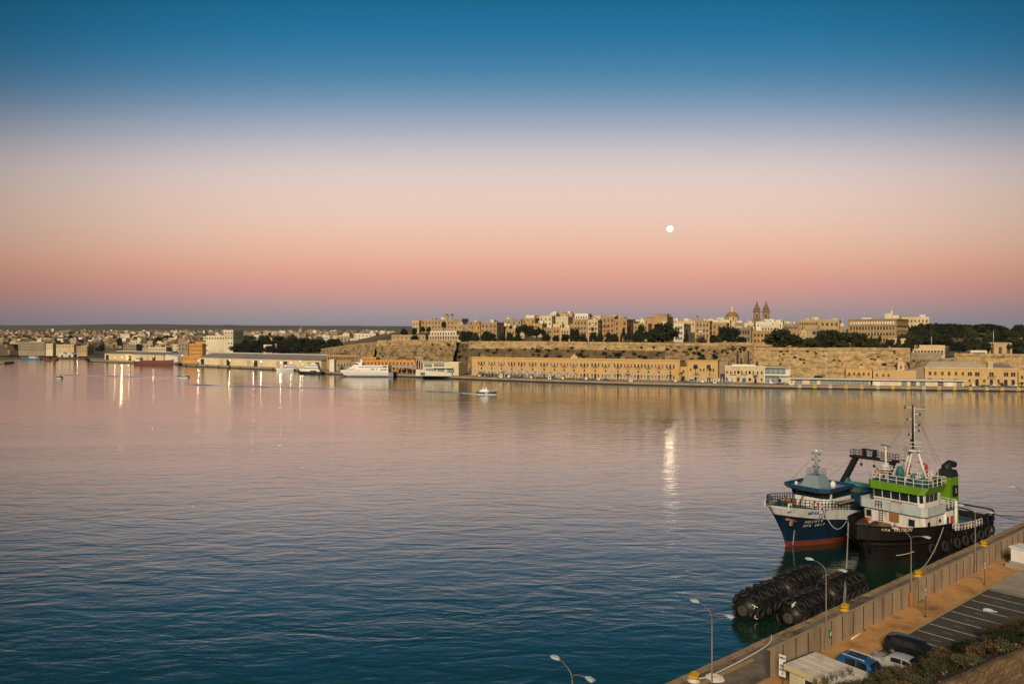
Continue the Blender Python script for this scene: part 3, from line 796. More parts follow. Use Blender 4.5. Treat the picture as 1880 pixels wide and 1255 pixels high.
# ---------------------------------------------------------------- ramparts
def rampart(label, pts, m, zb=1.5, thick=8, lean=.10, rough=.8, parapet=True, seed=1, name="bastion_wall", scale=.11, band=None, low=None):
    """pts: (x, y of the top, metres behind the quay edge)"""
    P = []
    for x, y, off in pts:
        Y = quay_Y(x, off); P.append(Vector(((x - PX_CX) / F_PX * Y, Y, zat(y, Y))))
    Ls = [0.0]
    for a, b in zip(P, P[1:]): Ls.append(Ls[-1] + (b.xy - a.xy).length)
    tot = Ls[-1]; c0 = P[0].copy(); c0.z = zb
    def along(s):
        for i in range(len(P) - 1):
            if s <= Ls[i + 1] + 1e-6:
                t = (s - Ls[i]) / (Ls[i + 1] - Ls[i]); return P[i].lerp(P[i + 1], t), (P[i + 1] - P[i]).xy.normalized()
        return P[-1], (P[-1] - P[-2]).xy.normalized()
    root = thing(name, c0, 0, label, "rampart")
    nu = max(8, int(tot / 1.3)); nv = 16
    b = MB()
    def fn(u, v):
        p, d = along(u * tot); nrm = Vector((d.y, -d.x))
        z = zb + (p.z - zb) * v
        q = Vector((p.x, p.y, z))
        n = noise.fractal(Vector((q.x * scale + seed, q.y * scale, z * scale * 1.4)), .8, 2.1, 4)
        pit = noise.noise(Vector((q.x * .45, seed * 3.1, z * .5)))
        dsp = (1 - v) * lean * (p.z - zb) + rough * n * min(1, (1 - v) * 8) - (max(0, pit - .45) * 3.0 * rough if v < .97 else 0)
        q.x += nrm.x * dsp; q.y += nrm.y * dsp
        return q - c0
    b.grid(fn, nu, nv, 0, False)
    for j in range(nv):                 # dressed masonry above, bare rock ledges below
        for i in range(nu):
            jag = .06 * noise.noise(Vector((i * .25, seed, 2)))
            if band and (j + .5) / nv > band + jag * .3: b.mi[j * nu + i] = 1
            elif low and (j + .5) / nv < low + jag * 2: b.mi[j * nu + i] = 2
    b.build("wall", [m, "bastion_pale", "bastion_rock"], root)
    b = MB()
    for i in range(len(P) - 1):
        d = (P[i + 1] - P[i]).xy.normalized(); n3 = Vector((d.y, -d.x, 0))
        a, c = P[i] - c0, P[i + 1] - c0
        up = Vector((0, 0, 1.1 if parapet else .1))
        f0, f1 = a + n3 * .15, c + n3 * .15; r0, r1 = a - n3 * .9, c - n3 * .9
        dn = Vector((0, 0, -.3))
        b.hexa([f0 + dn, f1 + dn, r1 + dn, r0 + dn], [f0 + up, f1 + up, r1 + up, r0 + up])
        e0, e1 = a + n3 * .4, c + n3 * .4; dn2 = Vector((0, 0, -.75)); dn3 = Vector((0, 0, -.32))
        b.hexa([e0 + dn2, e1 + dn2, r1 + dn2, r0 + dn2], [e0 + dn3, e1 + dn3, r1 + dn3, r0 + dn3])
    b.build("parapet", "bastion_pale", root)
    b = MB()
    for i in range(len(P) - 1):
        d = (P[i + 1] - P[i]).xy.normalized(); n3 = Vector((d.y, -d.x, 0)); a, c = P[i] - c0, P[i + 1] - c0
        dn = Vector((0, 0, -.6))
        b.poly([a - n3 * .5 + dn, c - n3 * .5 + dn, c - n3 * thick + dn, a - n3 * thick + dn])
    b.build("walk", "earth", root)
    return root
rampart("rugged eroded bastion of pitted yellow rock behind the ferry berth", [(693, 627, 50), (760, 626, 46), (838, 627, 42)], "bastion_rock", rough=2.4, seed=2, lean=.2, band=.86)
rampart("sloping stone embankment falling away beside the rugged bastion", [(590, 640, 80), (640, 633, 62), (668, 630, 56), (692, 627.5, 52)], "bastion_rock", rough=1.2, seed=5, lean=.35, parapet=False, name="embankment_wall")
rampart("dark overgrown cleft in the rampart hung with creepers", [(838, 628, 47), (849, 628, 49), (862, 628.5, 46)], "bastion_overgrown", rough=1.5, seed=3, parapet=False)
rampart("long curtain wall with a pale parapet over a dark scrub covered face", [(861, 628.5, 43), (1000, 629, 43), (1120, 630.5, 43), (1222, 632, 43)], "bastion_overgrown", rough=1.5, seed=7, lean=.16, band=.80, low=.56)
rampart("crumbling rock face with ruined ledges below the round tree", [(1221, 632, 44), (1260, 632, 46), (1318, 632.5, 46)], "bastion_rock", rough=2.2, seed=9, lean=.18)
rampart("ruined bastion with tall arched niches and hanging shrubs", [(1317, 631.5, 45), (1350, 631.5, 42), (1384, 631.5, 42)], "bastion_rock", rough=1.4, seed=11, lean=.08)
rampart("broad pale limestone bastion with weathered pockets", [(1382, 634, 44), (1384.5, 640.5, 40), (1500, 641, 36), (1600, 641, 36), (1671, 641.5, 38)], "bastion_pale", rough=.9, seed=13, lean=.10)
rampart("low brown rampart behind the customs building", [(1752, 651, 50), (1810, 652, 46), (1990, 654, 40)], "bastion_pale", rough=.4, seed=17, lean=.05)
rampart("broken stone terraces stepping down beside the pale bastion", [(1668, 663, 34), (1700, 660, 40), (1756, 656, 46)], "bastion_rock", rough=1.2, seed=19, lean=.25, parapet=False, name="terrace_wall")
rampart("plain stone talus wall at the foot of the pale bastion", [(1395, 674, 30), (1480, 672, 30), (1560, 672, 30)], "bastion_pale", rough=.3, seed=23, lean=.06, parapet=False, name="talus_wall")
# buttress edge on the rugged bastion, niches in the ruined one
def niche(x, y0, y1, off, w, lab):
    Y = quay_Y(x, off); c = at(x, y1, Y); h = (y1 - y0) * Y / F_PX
    o = link("wall_niche", window_mesh('arch', "bastion_pale", "shutter_dark"), None, c, R(-20), (w, 1.5, h))
    tag(o, lab, "niche", "dark openings in the ramparts")
for i, (x, y0, y1, w) in enumerate([(1354, 640, 668, 1.9), (1361, 655, 667, 1.7), (1374, 640, 667, 1.5), (1390, 662, 668, 1.4), (878, 641, 650, .9)]):
    niche(x, y0, y1, 37.5 if x > 1000 else 37, w, "dark arched opening in the weathered rampart face")
# ---------------------------------------------------------------- waterfront under the ramparts
def long_front(name, label, x0, x1, ytop, off0, off1, depth, m, cat="building", zb=1.9, group=None):
    Y0, Y1 = quay_Y(x0, off0), quay_Y(x1, off1)
    a = Vector(((x0 - PX_CX) / F_PX * Y0, Y0)); c = Vector(((x1 - PX_CX) / F_PX * Y1, Y1))
    w = (c - a).length; th = math.atan2(c.y - a.y, c.x - a.x)
    h = zat(ytop, (Y0 + Y1) / 2) - zb
    root = thing(name, (a.x, a.y, zb), th, label, cat, group)
    def lx(px):              # local x for a bearing
        r = (px - PX_CX) / F_PX; d = (c - a) / w
        return (r * a.y - a.x) / (d.x - r * d.y)
    b = MB(); b.box(0, w, 0, depth, 0, h); b.build("wall", m, root)
    return root, w, h, lx
vault, VW, VH, vlx = long_front("vault_warehouse", "long golden two storey row of vaults with nineteen balconied bays along the wharf", 866.5, 1248, 659.5, 25, 25, 14, "vault_stone")
b = MB(); b.box(-.2, VW + .2, -.35, 13.7, VH, VH + .35); b.box(0, VW, -.05, .3, VH + .35, VH + .9); b.box(-.05, VW + .05, -.14, 0, VH * .52, VH * .55); b.build("cornice", "vault_stone", vault)
bays = [884, 903, 921, 939.6, 958, 978, 999, 1018, 1036, 1053.6, 1073, 1093, 1112, 1134.5, 1153, 1172, 1190.6, 1210, 1230.6]
doorc = ['shutter_dark', 'shutter_green', 'shutter_blue', 'shutter_dark', 'shutter_dark', 'shutter_green', 'shutter_dark', 'shutter_blue', 'shutter_red', 'shutter_blue', 'shutter_dark', 'shutter_dark', 'shutter_green', 'shutter_dark', 'shutter_red', 'shutter_dark', 'shutter_green', 'shutter_red', 'shutter_dark']
for i, px_ in enumerate(bays):
    x = vlx(px_); pm = doorc[i]; wf = "limestone_pale"
    z1 = VH * .60
    link("balcony_door", window_mesh('arch', wf, pm), vault, (x, 0, z1), 0, (1.3, 1, 3.1))
    link("balcony", window_mesh('balcony', wf, 'shutter_dark'), vault, (x, 0, z1))
    for dx in (-2.35, 2.35): link("window", window_mesh('rect', wf, pm), vault, (x + dx, 0, z1 + .2), 0, (1.1, 1, 2.4))
    link("oval_window", window_mesh('plain', wf, 'shutter_dark'), vault, (x, 0, VH * .36), 0, (1.1, 1, 1.3))
    link("door", window_mesh('arch', wf, pm), vault, (x, 0, .05), 0, (1.9, 1, 3.6))
    for dx in (-2.3, 2.3): link("window", window_mesh('rect', wf, pm), vault, (x + dx, 0, .9), 0, (1.0, 1, 2.1))
b = MB()
for px_ in (988, 1064, 1123, 1162, 1245):
    x = vlx(px_); b.box(x - .35, x + .35, -.22, 0, 0, VH)
b.build("pilaster", "vault_stone", vault)
# small church gable that stands up in the middle
gx = vlx(1054); b = MB()
b.hexa([(gx - 2.8, 0, VH + .9), (gx + 2.8, 0, VH + .9), (gx + 2.2, 0, VH + 2.2), (gx + .9, 0, VH + 2.8), (gx, 0, VH + 4.2), (gx - .9, 0, VH + 2.8), (gx - 2.2, 0, VH + 2.2)],
       [(gx - 2.8, .8, VH + .9), (gx + 2.8, .8, VH + .9), (gx + 2.2, .8, VH + 2.2), (gx + .9, .8, VH + 2.8), (gx, .8, VH + 4.2), (gx - .9, .8, VH + 2.8), (gx - 2.2, .8, VH + 2.2)])
b.build("gable", "limestone_pale", vault)
b = MB()
x0_ = vlx(1108); b.box(x0_, x0_ + 7.5, 7, 11, VH + .35, VH + 2.0); b.build("roof_tank", "steel_dark_far", vault)

hall, HW, HH, hlx = long_front("arched_hall", "golden two bay hall with two large blind arches and a lower annex", 1262, 1318, 662.5, 22, 22, 13, "vault_stone")
b = MB(); b.box(-.15, HW + .15, -.25, 12.8, HH, HH + .5); b.build("cornice", "vault_stone", hall)
for px_ in (1277, 1301):
    x = hlx(px_); link("blind_arch", window_mesh('arch', "limestone_pale", "shutter_dark"), hall, (x, 0, HH * .62), 0, (3.3, 1, 3.0)); link("door", window_mesh('arch', "limestone_pale", "shutter_dark"), hall, (x, 0, 0.05), 0, (2.2, 1, 3.2))
    for d in (-3, 3): link("window", window_mesh('plain', "limestone_pale", "shutter_dark"), hall, (x + d, 0, HH * .5), 0, (.9, 1, 1.6))
ann, AW, AH, alx = long_front("gate_house", "small low gatehouse between the vault row and the arched hall", 1249, 1261.5, 673, 25, 24, 9, "vault_stone")
link("gate", window_mesh('arch', "limestone_pale", "shutter_dark"), ann, (AW * .45, 0, .05), 0, (2.4, 1, 3.4)); link("window", window_mesh('plain', "limestone_pale", "shutter_dark"), ann, (AW * .45, 0, AH * .6), 0, (1.4, 1, 1.3))
rec, RW, RH, rlx = long_front("shaded_block", "plain brown flat block with a dark doorway between hall and pale row", 1319, 1336, 663, 30, 30, 10, "limestone_grey")
link("doorway", window_mesh('plain', "limestone_grey", "shutter_dark"), rec, (RW * .45, 0, .05), 0, (2.8, 1, 4.6))

pal, PW, PH, plx = long_front("pale_vault_row", "pale plastered three bay vault row with green balconies beside the glass terminal", 1331, 1402, 673, 20, 20, 12, "limestone_pale")
b = MB(); b.box(-.15, PW + .15, -.25, 11.8, PH, PH + .5); b.box(4, PW - 5, 3, 9, PH + .5, PH + 1.3); b.build("cornice", "plaster_white", pal)
for px_ in (1345.5, 1366, 1387):
    x = plx(px_)
    for dx in (-1.3, 1.3): link("balcony_door", window_mesh('arch', "plaster_white", "shutter_green"), pal, (x + dx, 0, PH * .52), 0, (1.2, 1, 2.6))
    link("balcony", window_mesh('balcony', "plaster_white", 'shutter_green'), pal, (x, 0, PH * .52), 0, (1.25, 1, 1))
    link("door", window_mesh('arch', "plaster_white", "shutter_dark"), pal, (x, 0, .05), 0, (1.7, 1, 3.0))
    for dx in (-3.6, 3.6): link("window", window_mesh('plain', "plaster_white", "shutter_dark"), pal, (x + dx, 0, PH * .55), 0, (.9, 1, 1.7)); link("window", window_mesh('plain', "plaster_white", "shutter_dark"), pal, (x + dx, 0, .9), 0, (1.0, 1, 1.9))

gt, GW, GH, glx = long_front("glass_terminal", "modern white framed terminal with two glazed floors", 1404, 1450, 673, 20, 18, 12, "plaster_white")
b = MB(); b.box(-.5, GW + .5, -1.6, 12, GH - .5, GH); b.box(GW - .1, GW + .5, -1.6, 0, GH * .48, GH - .5); b.box(-.5, .3, -1.6, 0, 0, GH - .5); b.box(0, GW * .98, -1.5, 0, GH * .45, GH * .5); b.build("frame", "roof_white", gt)
for i in range(4): link("glazing", window_mesh('glassbay', "steel_white", "far_glass_blue"), gt, (1.8 + i * (GW - 4) / 3.6, 0, GH * .54), 0, (GW / 4.6, 1, GH * .36)); link("glazing", window_mesh('glassbay', "steel_white", "far_glass_blue"), gt, (1.8 + i * (GW - 4) / 3.6, 0, .2), 0, (GW / 4.6, 1, GH * .40))

arc, CW, CH, clx = long_front("cruise_arcade", "long low flat roofed arcade with green tinted glass bays on the quay", 1434, 1598, 696, 12, 9, 9, "limestone_pale")
b = MB(); b.box(-1.2, CW + 1, -1.8, 9.2, CH, CH + .55); b.build("roof", "roof_white", arc)
for i in range(20):
    x = 9 + i * (CW - 11) / 19
    if i in (2, 3, 6): link("panel", window_mesh('plain', "plaster_cream", "shed_wall"), arc, (x, 0, .1), 0, (2.0, 1, CH * .86))
    else: link("glazing", window_mesh('glassbay', "steel_white", "far_glass_blue"), arc, (x, 0, .15), 0, (2.25, 1, CH * .84))
b = MB(); b.box(0, 5.2, -1.9, 0, 0, CH - .05); b.build("end_block", "plaster_cream", arc)
lst, LW, LH, llx = long_front("quay_shed", "long white flat roofed shed with shuttered bays beside the arcade", 1602, 1770, 698.5, 9, 8, 8, "plaster_cream")
b = MB(); b.box(-.8, LW + .8, -1.6, 8.2, LH, LH + .6); b.build("roof", "roof_white", lst)
for i, pm in enumerate(["steel_white", "shed_wall", "shed_wall", "far_glass_blue", "far_glass", "far_glass_blue", "shed_wall", "far_glass", "steel_white", "far_glass_blue"]):
    x = 2.5 + i * (LW - 5) / 9; link("shutter", window_mesh('glassbay' if 'glass' in pm else 'plain', "steel_white", pm), lst, (x, 0, .1), 0, (3.0, 1, LH * .8))

hs, SW, SH, slx = long_front("balcony_house", "golden two storey house with green topped doors behind the arcade", 1553, 1601, 678.5, 24, 22, 10, "vault_stone")
b = MB(); b.box(-.15, SW + .15, -.2, 9.9, SH, SH + .5); b.box(SW * .5, SW * .75, 3, 7, SH + .5, SH + 2.2); b.build("cornice", "vault_stone", hs)
for f in (.13, .32, .5, .68, .87):
    link("window", window_mesh('rect', "limestone_pale", "shutter_dark"), hs, (SW * f, 0, SH * .58), 0, (1.1, 1, 2.0)); link("door", window_mesh('arch', "limestone_pale", "shutter_green"), hs, (SW * f, 0, .05), 0, (1.7, 1, 3.0))
for f in (.13, .5): link("balcony", window_mesh('balcony', "limestone_pale", 'shutter_dark'), hs, (SW * f, 0, SH * .58), 0, (.9, 1, 1))
yd, YW, YH, ylx = long_front("yard_building", "low ribbed sandstone yard building between balcony house and customs house", 1603, 1690, 681, 26, 22, 10, "vault_stone")
b = MB(); b.box(-.15, YW + .15, -.2, 9.9, YH, YH + .4)
for i in range(26): b.box(YW * .42 + i * YW * .022, YW * .42 + i * YW * .022 + .25, -.25, 0, 0, YH * .72)
b.build("rib", "limestone_pale", yd)
for f in (.08, .22, .33): link("window", window_mesh('rect', "limestone_pale", "shutter_dark"), yd, (YW * f, 0, YH * .55), 0, (1.1, 1, 1.7))

cu, UW, UH, ulx = long_front("customs_house", "broad two storey sandstone customs house with arched ground floor openings", 1698, 1868, 677, 18, 14, 16, "vault_stone")
b = MB(); b.box(-.2, UW + .2, -.35, 15.8, UH, UH + .7); b.box(-.05, UW + .05, -.18, 0, UH * .46, UH * .49)
b.build("cornice", "limestone_pale", cu)
xr = ulx(1815)
b = MB(); zr = zat(663, quay_Y(1760, 26)) - 1.9
b.hexa([(.0, .2, UH + .7), (xr, .2, UH + .7), (xr, 15.5, UH + .7), (0, 15.5, UH + .7)], [(xr * .13, 8, zr), (xr * .84, 8, zr), (xr * .84, 9, zr), (xr * .13, 9, zr)])
b.box(xr * .13, xr * .84, 7.6, 9.4, zr - .2, zr + .25, 1); b.build("roof", ["roof_pale", "roof_grey"], cu)
b = MB(); x = ulx(1819); b.box(x - 1.3, x + 1.3, .5, 3, UH + .7, UH + 4.3); b.box(x - 1.6, x + 1.6, .2, 3.3, UH + 3.2, UH + 3.6); b.build("clock_turret", "limestone_pale", cu)
b = MB(); x = ulx(1824); b.hexa([(x, .4, UH + .7), (ulx(1862), .4, UH + .7), (ulx(1862), 14, UH + .7), (x, 14, UH + .7)], [(x + 1, 6, UH + 2.7), (ulx(1858), 6, UH + 2.7), (ulx(1858), 9, UH + 2.7), (x + 1, 9, UH + 2.7)]); b.build("roof", "roof_grey", cu)
for px_ in (1707.5, 1717, 1730, 1742.5, 1755, 1767.5): link("window", window_mesh('rect', "limestone_pale", "shutter_dark"), cu, (ulx(px_), 0, UH * .60), 0, (1.35, 1, 2.1))
for px_ in (1780.5, 1794, 1820, 1847, 1860): link("window", window_mesh('rect', "limestone_pale", "shutter_dark"), cu, (ulx(px_), 0, UH * .58), 0, (2.3, 1, 2.3))
link("balcony", window_mesh('balcony', "limestone_pale", 'shutter_dark'), cu, (ulx(1820), 0, UH * .5), 0, (1.3, 1, 1))
for px_ in (1793.5, 1820, 1846.5, 1860): link("arched_door", window_mesh('arch', "limestone_pale", "shutter_dark"), cu, (ulx(px_), 0, .05), 0, (2.2, 1, UH * .44))
for px_ in (1707, 1730, 1754): link("arched_window", window_mesh('arch', "limestone_pale", "shutter_dark"), cu, (ulx(px_), 0, UH * .2), 0, (2.0, 1, UH * .24))
for px_ in (1780, 1807, 1833): link("window", window_mesh('rect', "limestone_pale", "shutter_dark"), cu, (ulx(px_), 0, UH * .2), 0, (1.2, 1, 1.8))
gable = MB(); gable.hexa([(-9, 8, 0), (-.05, 1, 0), (-.05, 15, 0), (-9, 15, 0)], [(-8.5, 9, UH * .8), (-.05, 2, UH + 1.4), (-.05, 15, UH + 1.4), (-8.5, 15, UH * .8)])
gable.build("side_wing", "limestone_grey", cu)
for i in range(2):
    T(("stone house with ribbed front past the customs house", "plain stone store at the far end of the customs quay")[i], 1870 + i * 40, 1905 + i * 45, 682, 20, 12, "vault_stone", 2, 4, rot=-12, zb=1.9, name="quay_house")
tb = T("classical terrace building with eight tall windows on the lower rampart", 1675, 1735, 633.5, 62, 12, "limestone_pale", 1, 9, 1.2, 2.9, rot=-20, name="terrace_lodge", zb=15, top=2.6)
T("low balustraded terrace wall under the classical lodge", 1673, 1729, 647.5, 54, 6, "limestone_grey", 0, 0, rot=-20, name="terrace_parapet", zb=10, side=0)
pt = T("squat sandstone portal building with corner columns in the trees", 1815, 1858, 628.5, 66, 12, "limestone", 1, 3, 1.6, 4.5, rot=-16, name="portal_building", zb=13, top=2)
T("small white kiosk row in front of the portal building", 1782, 1812, 643, 54, 5, "plaster_white", 1, 6, 1.0, 1.4, rot=-10, name="kiosk_row", zb=14, top=.5)
T("square stone sentry tower in the gardens", 1870, 1877, 620, 70, 4, "limestone_grey", 0, 0, rot=-10, name="sentry_tower", zb=14, side=0)
T("ruined stone hut with a dark door on the terraces", 1648, 1660, 664, 30, 5, "limestone_pale", 1, 1, 1.0, 2.0, name="stone_hut", zb=9, hut=0)
def flagpole(x, ytop, ybase, off, lab):
    Y = quay_Y(x, off); c = at(x, ybase, Y); h = (ybase - ytop) * Y / F_PX
    root = thing("flagpole", c, 0, lab, "flagpole")
    b = MB(); b.tube([(0, 0, -1), (0, 0, h)], [.16, .09], 6); b.lathe([(.05, h), (.16, h + .15), (.05, h + .3)], 6); b.build("pole", "steel_white", root)
    b = MB(); b.box(-.4, .4, -.4, .4, -1.2, .1); b.build("plinth", "limestone_pale", root)
flagpole(1710, 618, 634, 60, "slim flagpole on the classical lodge roof"); flagpole(1824, 608, 629, 64, "tall white flagpole on the portal building")
flagpole(1516.5, 642, 706, 10, "tall dark mast standing on the quay before the pale bastion")

# canopies on the wharf
def canopy(label, x0, x1, y, off, depth, m, n, wavy=False):
    Y0, Y1 = quay_Y(x0, off), quay_Y(x1, off)
    a = Vector(((x0 - PX_CX) / F_PX * Y0, Y0)); c = Vector(((x1 - PX_CX) / F_PX * Y1, Y1))
    w = (c - a).length; th = math.atan2(c.y - a.y, c.x - a.x); h = zat(y, (Y0 + Y1) / 2) - 1.95
    root = thing("wharf_canopy", (a.x, a.y, 1.93), th, label, "canopy")
    b = MB()
    if wavy:
        k = n
        for i in range(k):
            x_, x2 = w * i / k, w * (i + 1) / k; xm = (x_ + x2) / 2
            b.hexa([(x_, 0, h - .6), (x2, 0, h - .6), (x2, depth, h - .6), (x_, depth, h - .6)], [(xm - .4, depth * .4, h + 1.0), (xm + .4, depth * .4, h + 1.0), (xm + .4, depth * .6, h + 1.0), (xm - .4, depth * .6, h + 1.0)])
    else:
        b.hexa([(0, 0, h - .2), (w, 0, h - .2), (w, depth, h), (0, depth, h)], [(0, 0, h - .05), (w, 0, h - .05), (w, depth, h + .4), (0, depth, h + .4)])
    b.build("roof", m, root)
    pm = MB(); pm.box(-.08, .08, -.08, .08, 0, h - .18); me = pm.mesh("post", "steel_white")
    for i in range(n + 1):
        for yy in (.3, depth - .3): link("post", me, root, (.2 + (w - .4) * i / n, yy, 0))
    return root
canopy("long thin white restaurant canopy along the first vault bays", 865.5, 990, 680.5, 13, 5, "roof_white", 20)
canopy("wavy grey white tented canopy in the middle of the wharf", 926, 1056, 684.5, 5, 6, "tent_grey", 9, True) if mat("tent_grey", (.42, .41, .40), .7, .1, .5) else None
canopy("white ribbed restaurant canopy before the later vault bays", 1111, 1229, 685.5, 10, 5, "roof_white", 22)
canopy("short white canopy before the arched hall", 1263, 1312, 691, 7, 4.5, "roof_white", 9)

# parked vehicles and booths on the far wharf (simple far cars with cabin and wheels)
mat("car_white", (.62, .62, .60), .4, .06, 1.0); mat("car_dark", (.03, .032, .036), .35, .2, 1.0); mat("car_grey", (.25, .25, .26), .4, .1, 1.0); mat("car_red", (.25, .04, .03), .4, .1, 1.0); mat("car_blue", (.05, .09, .2), .4, .1, 1.0)
mat("tyre", (.02, .02, .02), .9, .2, 3.0)
def far_car_parts(van):
    b = MB(); L_, H_ = (5.0, 2.0) if van else (4.2, 1.45)
    b.hexa([(0, -.85, .3), (L_, -.85, .3), (L_, .85, .3), (0, .85, .3)], [(.05, -.85, .85), (L_ - .05, -.85, .85), (L_ - .05, .85, .85), (.05, .85, .85)])
    if van: b.hexa([(.05, -.83, .85), (L_ - .6, -.83, .85), (L_ - .6, .83, .85), (.05, .83, .85)], [(.1, -.76, H_), (L_ - 1.3, -.76, H_), (L_ - 1.3, .76, H_), (.1, .76, H_)])
    else: b.hexa([(.5, -.8, .85), (L_ - 1.0, -.8, .85), (L_ - 1.0, .8, .85), (.5, .8, .85)], [(.95, -.66, H_), (L_ - 1.7, -.66, H_), (L_ - 1.7, .66, H_), (.95, .66, H_)])
    g = MB(); g.box(1.0, L_ - 1.7, -.82, .82, .95, H_ - .15)
    w = MB()
    w.lathe([(.32, -.1), (.32, .1)], 10, M=Matrix.Rotation(R(90), 4, 'X').to_3x3())
    return b, g, w, L_
_fc = {}
def far_car(x, off, rz, m, van, label):
    b, g, w, L_ = far_car_parts(van)
    key = (m, van)
    if key not in _fc: _fc[key] = (b.mesh("body", m), g.mesh("window_band", "far_glass"), w.mesh("wheel", "tyre"))
    me, ge, we = _fc[key]
    Y = quay_Y(x, off)
    root = thing("parked_van" if van else "parked_car", ((x - PX_CX) / F_PX * Y, Y, 1.96), rz, label, "van" if van else "car", "vehicles parked on the far wharf")
    link("body", me, root); link("window_band", ge, root)
    for wx in (.85, L_ - .85):
        for wy in (-.8, .8): link("wheel", we, root, (wx, wy, .32))
cn = {"car_white": "white", "car_dark": "black", "car_grey": "grey", "car_red": "red", "car_blue": "blue"}
for i in range(34):
    x = [880, 893, 914, 934, 946, 962, 975, 1008, 1020, 1033, 1062, 1069, 1076, 1084, 1092, 1099, 1107, 1116, 1240, 1252, 1264, 1290, 1305, 1330, 1416, 1425, 1434, 1788, 1800, 1812, 1826, 1838, 1852, 1866][i]
    m = ["car_white", "car_dark", "car_grey", "car_white", "car_dark", "car_blue", "car_grey", "car_red"][(i * 5 + i // 3) % 8]
    van = i in (3, 7, 12, 20)
    far_car(x, 4.2 + (i % 3) * 1.6 if x < 1400 else 6, R(-22 + (i % 4) * 4 + (90 if i % 3 == 0 else 0)), m, van, "small %s %s parked on the far wharf" % (cn[m], "van" if van else "car"))
for i, x in enumerate((917, 1006, 1155, 1309, 1450)):
    Y = quay_Y(x, 2.5); root = thing("quay_booth", ((x - PX_CX) / F_PX * Y, Y, 1.96), R(-20), "small white service booth at the edge of the far wharf", "booth", "service booths on the wharf edge")
    b = MB(); b.box(0, 2.2, 0, 1.8, 0, 2.2); b.build("wall", "plaster_white", root); b = MB(); b.box(-.15, 2.35, -.15, 1.95, 2.2, 2.4); b.build("roof", "roof_white", root)
    link("window", window_mesh('plain', "plaster_white", "far_glass"), root, (1.1, 0, 1.0), 0, (.9, 1, .8))
# yellow fender blocks on the quay face
mat("fender_yellow", (.50, .36, .10), .8, .2, 1.0); mat("fender_pale", (.48, .42, .30), .8, .2, 1.0)
fb = MB(); fb.box(-.95, .95, -.5, .3, .3, 2.35); fb.box(-.65, .65, -.7, -.5, .5, 2.15)
fm_ = [fb.mesh("quay_fender", "fender_yellow"), fb.mesh("quay_fender", "fender_pale")]
for i, x in enumerate((1467.7, 1495.5, 1524, 1553, 1581.5, 1611, 1638.5, 1667, 1695.5, 1723.5, 1752, 1781.5, 1811, 1839.5, 1869)):
    Y = quay_Y(x, 0); pale = i in (0, 2, 5, 8)
    tag(link("quay_fender", fm_[1 if pale else 0], None, ((x - PX_CX) / F_PX * Y, Y, 0), R(-12)), ("pale" if pale else "yellow") + " rubber fender block bolted to the customs quay edge", "fender", "fender blocks along the customs quay")
# closed parasols in front of the pale vault row
mat("cloth_teal", (.06, .20, .22), .8, .15, 1.0); mat("cloth_red", (.36, .05, .04), .8, .15, 1.0); mat("cloth_white", (.62, .62, .60), .8, .1, 1.0); mat("cloth_blue", (.30, .38, .48), .8, .1, 1.0)
for i, (x, c_) in enumerate(((1320, "white"), (1326, "blue"), (1332, "blue"), (1341, "white"), (1346, "white"), (1354, "red"), (1360, "white"), (1364, "teal"), (1368, "teal"), (1414, "white"))):
    Y = quay_Y(x, 7 + (i % 3)); root = thing("closed_parasol", ((x - PX_CX) / F_PX * Y, Y, 1.95), i, "closed %s parasol standing before the pale vault row" % c_, "parasol", "%s closed parasols on the wharf" % c_)
    hh = 3.4 + .3 * (i % 3)
    b = MB(); b.lathe([(.5, 0), (.5, .12), (.06, .14), (.05, hh)], 8); b.build("pole", "steel_white", root)
    b = MB(); b.lathe([(.62, .9), (.7, 1.3), (.5, 2.2), (.22, hh - .3), (.05, hh + .1)], 8); b.build("canopy", "cloth_" + c_, root)
# ---------------------------------------------------------------- ferry berth
def ob(name, label, cat, x0, x1, ytop, Y, depth, m, rot=-14, zb=1.95, **kw):
    return bld(label, x0, x1, ytop, 0, depth, m, Y=Y, rot=rot, zb=zb, name=name, cat=cat, **kw)
ob("harbour_office", "orange two storey harbour office with dark windows behind the ferry", "building", 664, 762, 661, 604, 9, "orange_wall", -16, rows=2, cols=14, ww=1.2, wh=1.7, fh=3.9, top=.9, margin=2)
ob("harbour_annex", "orange upper annex with four windows on the harbour office", "building", 664, 690, 655.5, 612, 7, "orange_wall", -16, rows=1, cols=5, ww=1.1, wh=1.5, top=.7)
ob("yellow_store", "low ochre store by the white arch loops", "building", 743, 762, 675.5, 590, 7, "orange_wall", -14, rows=1, cols=1, ww=1.6, wh=2.0, top=1)
ob("arcaded_store", "long low arcaded stone store under the embankment", "building", 600, 663, 651.5, 655, 9, "limestone_ochre", -18, rows=1, cols=16, ww=1.2, wh=2.4, top=.9)
ob("stone_sheds", "grey ruined stone sheds behind the jetty", "building", 613, 664, 664, 625, 8, "limestone_grey", -16, rows=1, cols=9, ww=1.0, wh=1.8, top=1)
ob("ramp_block", "pale concrete tower block beside the ferry bow", "building", 605, 613.5, 659.5, 608, 4, "plaster_white", -10, rows=0, cols=0, side=0)
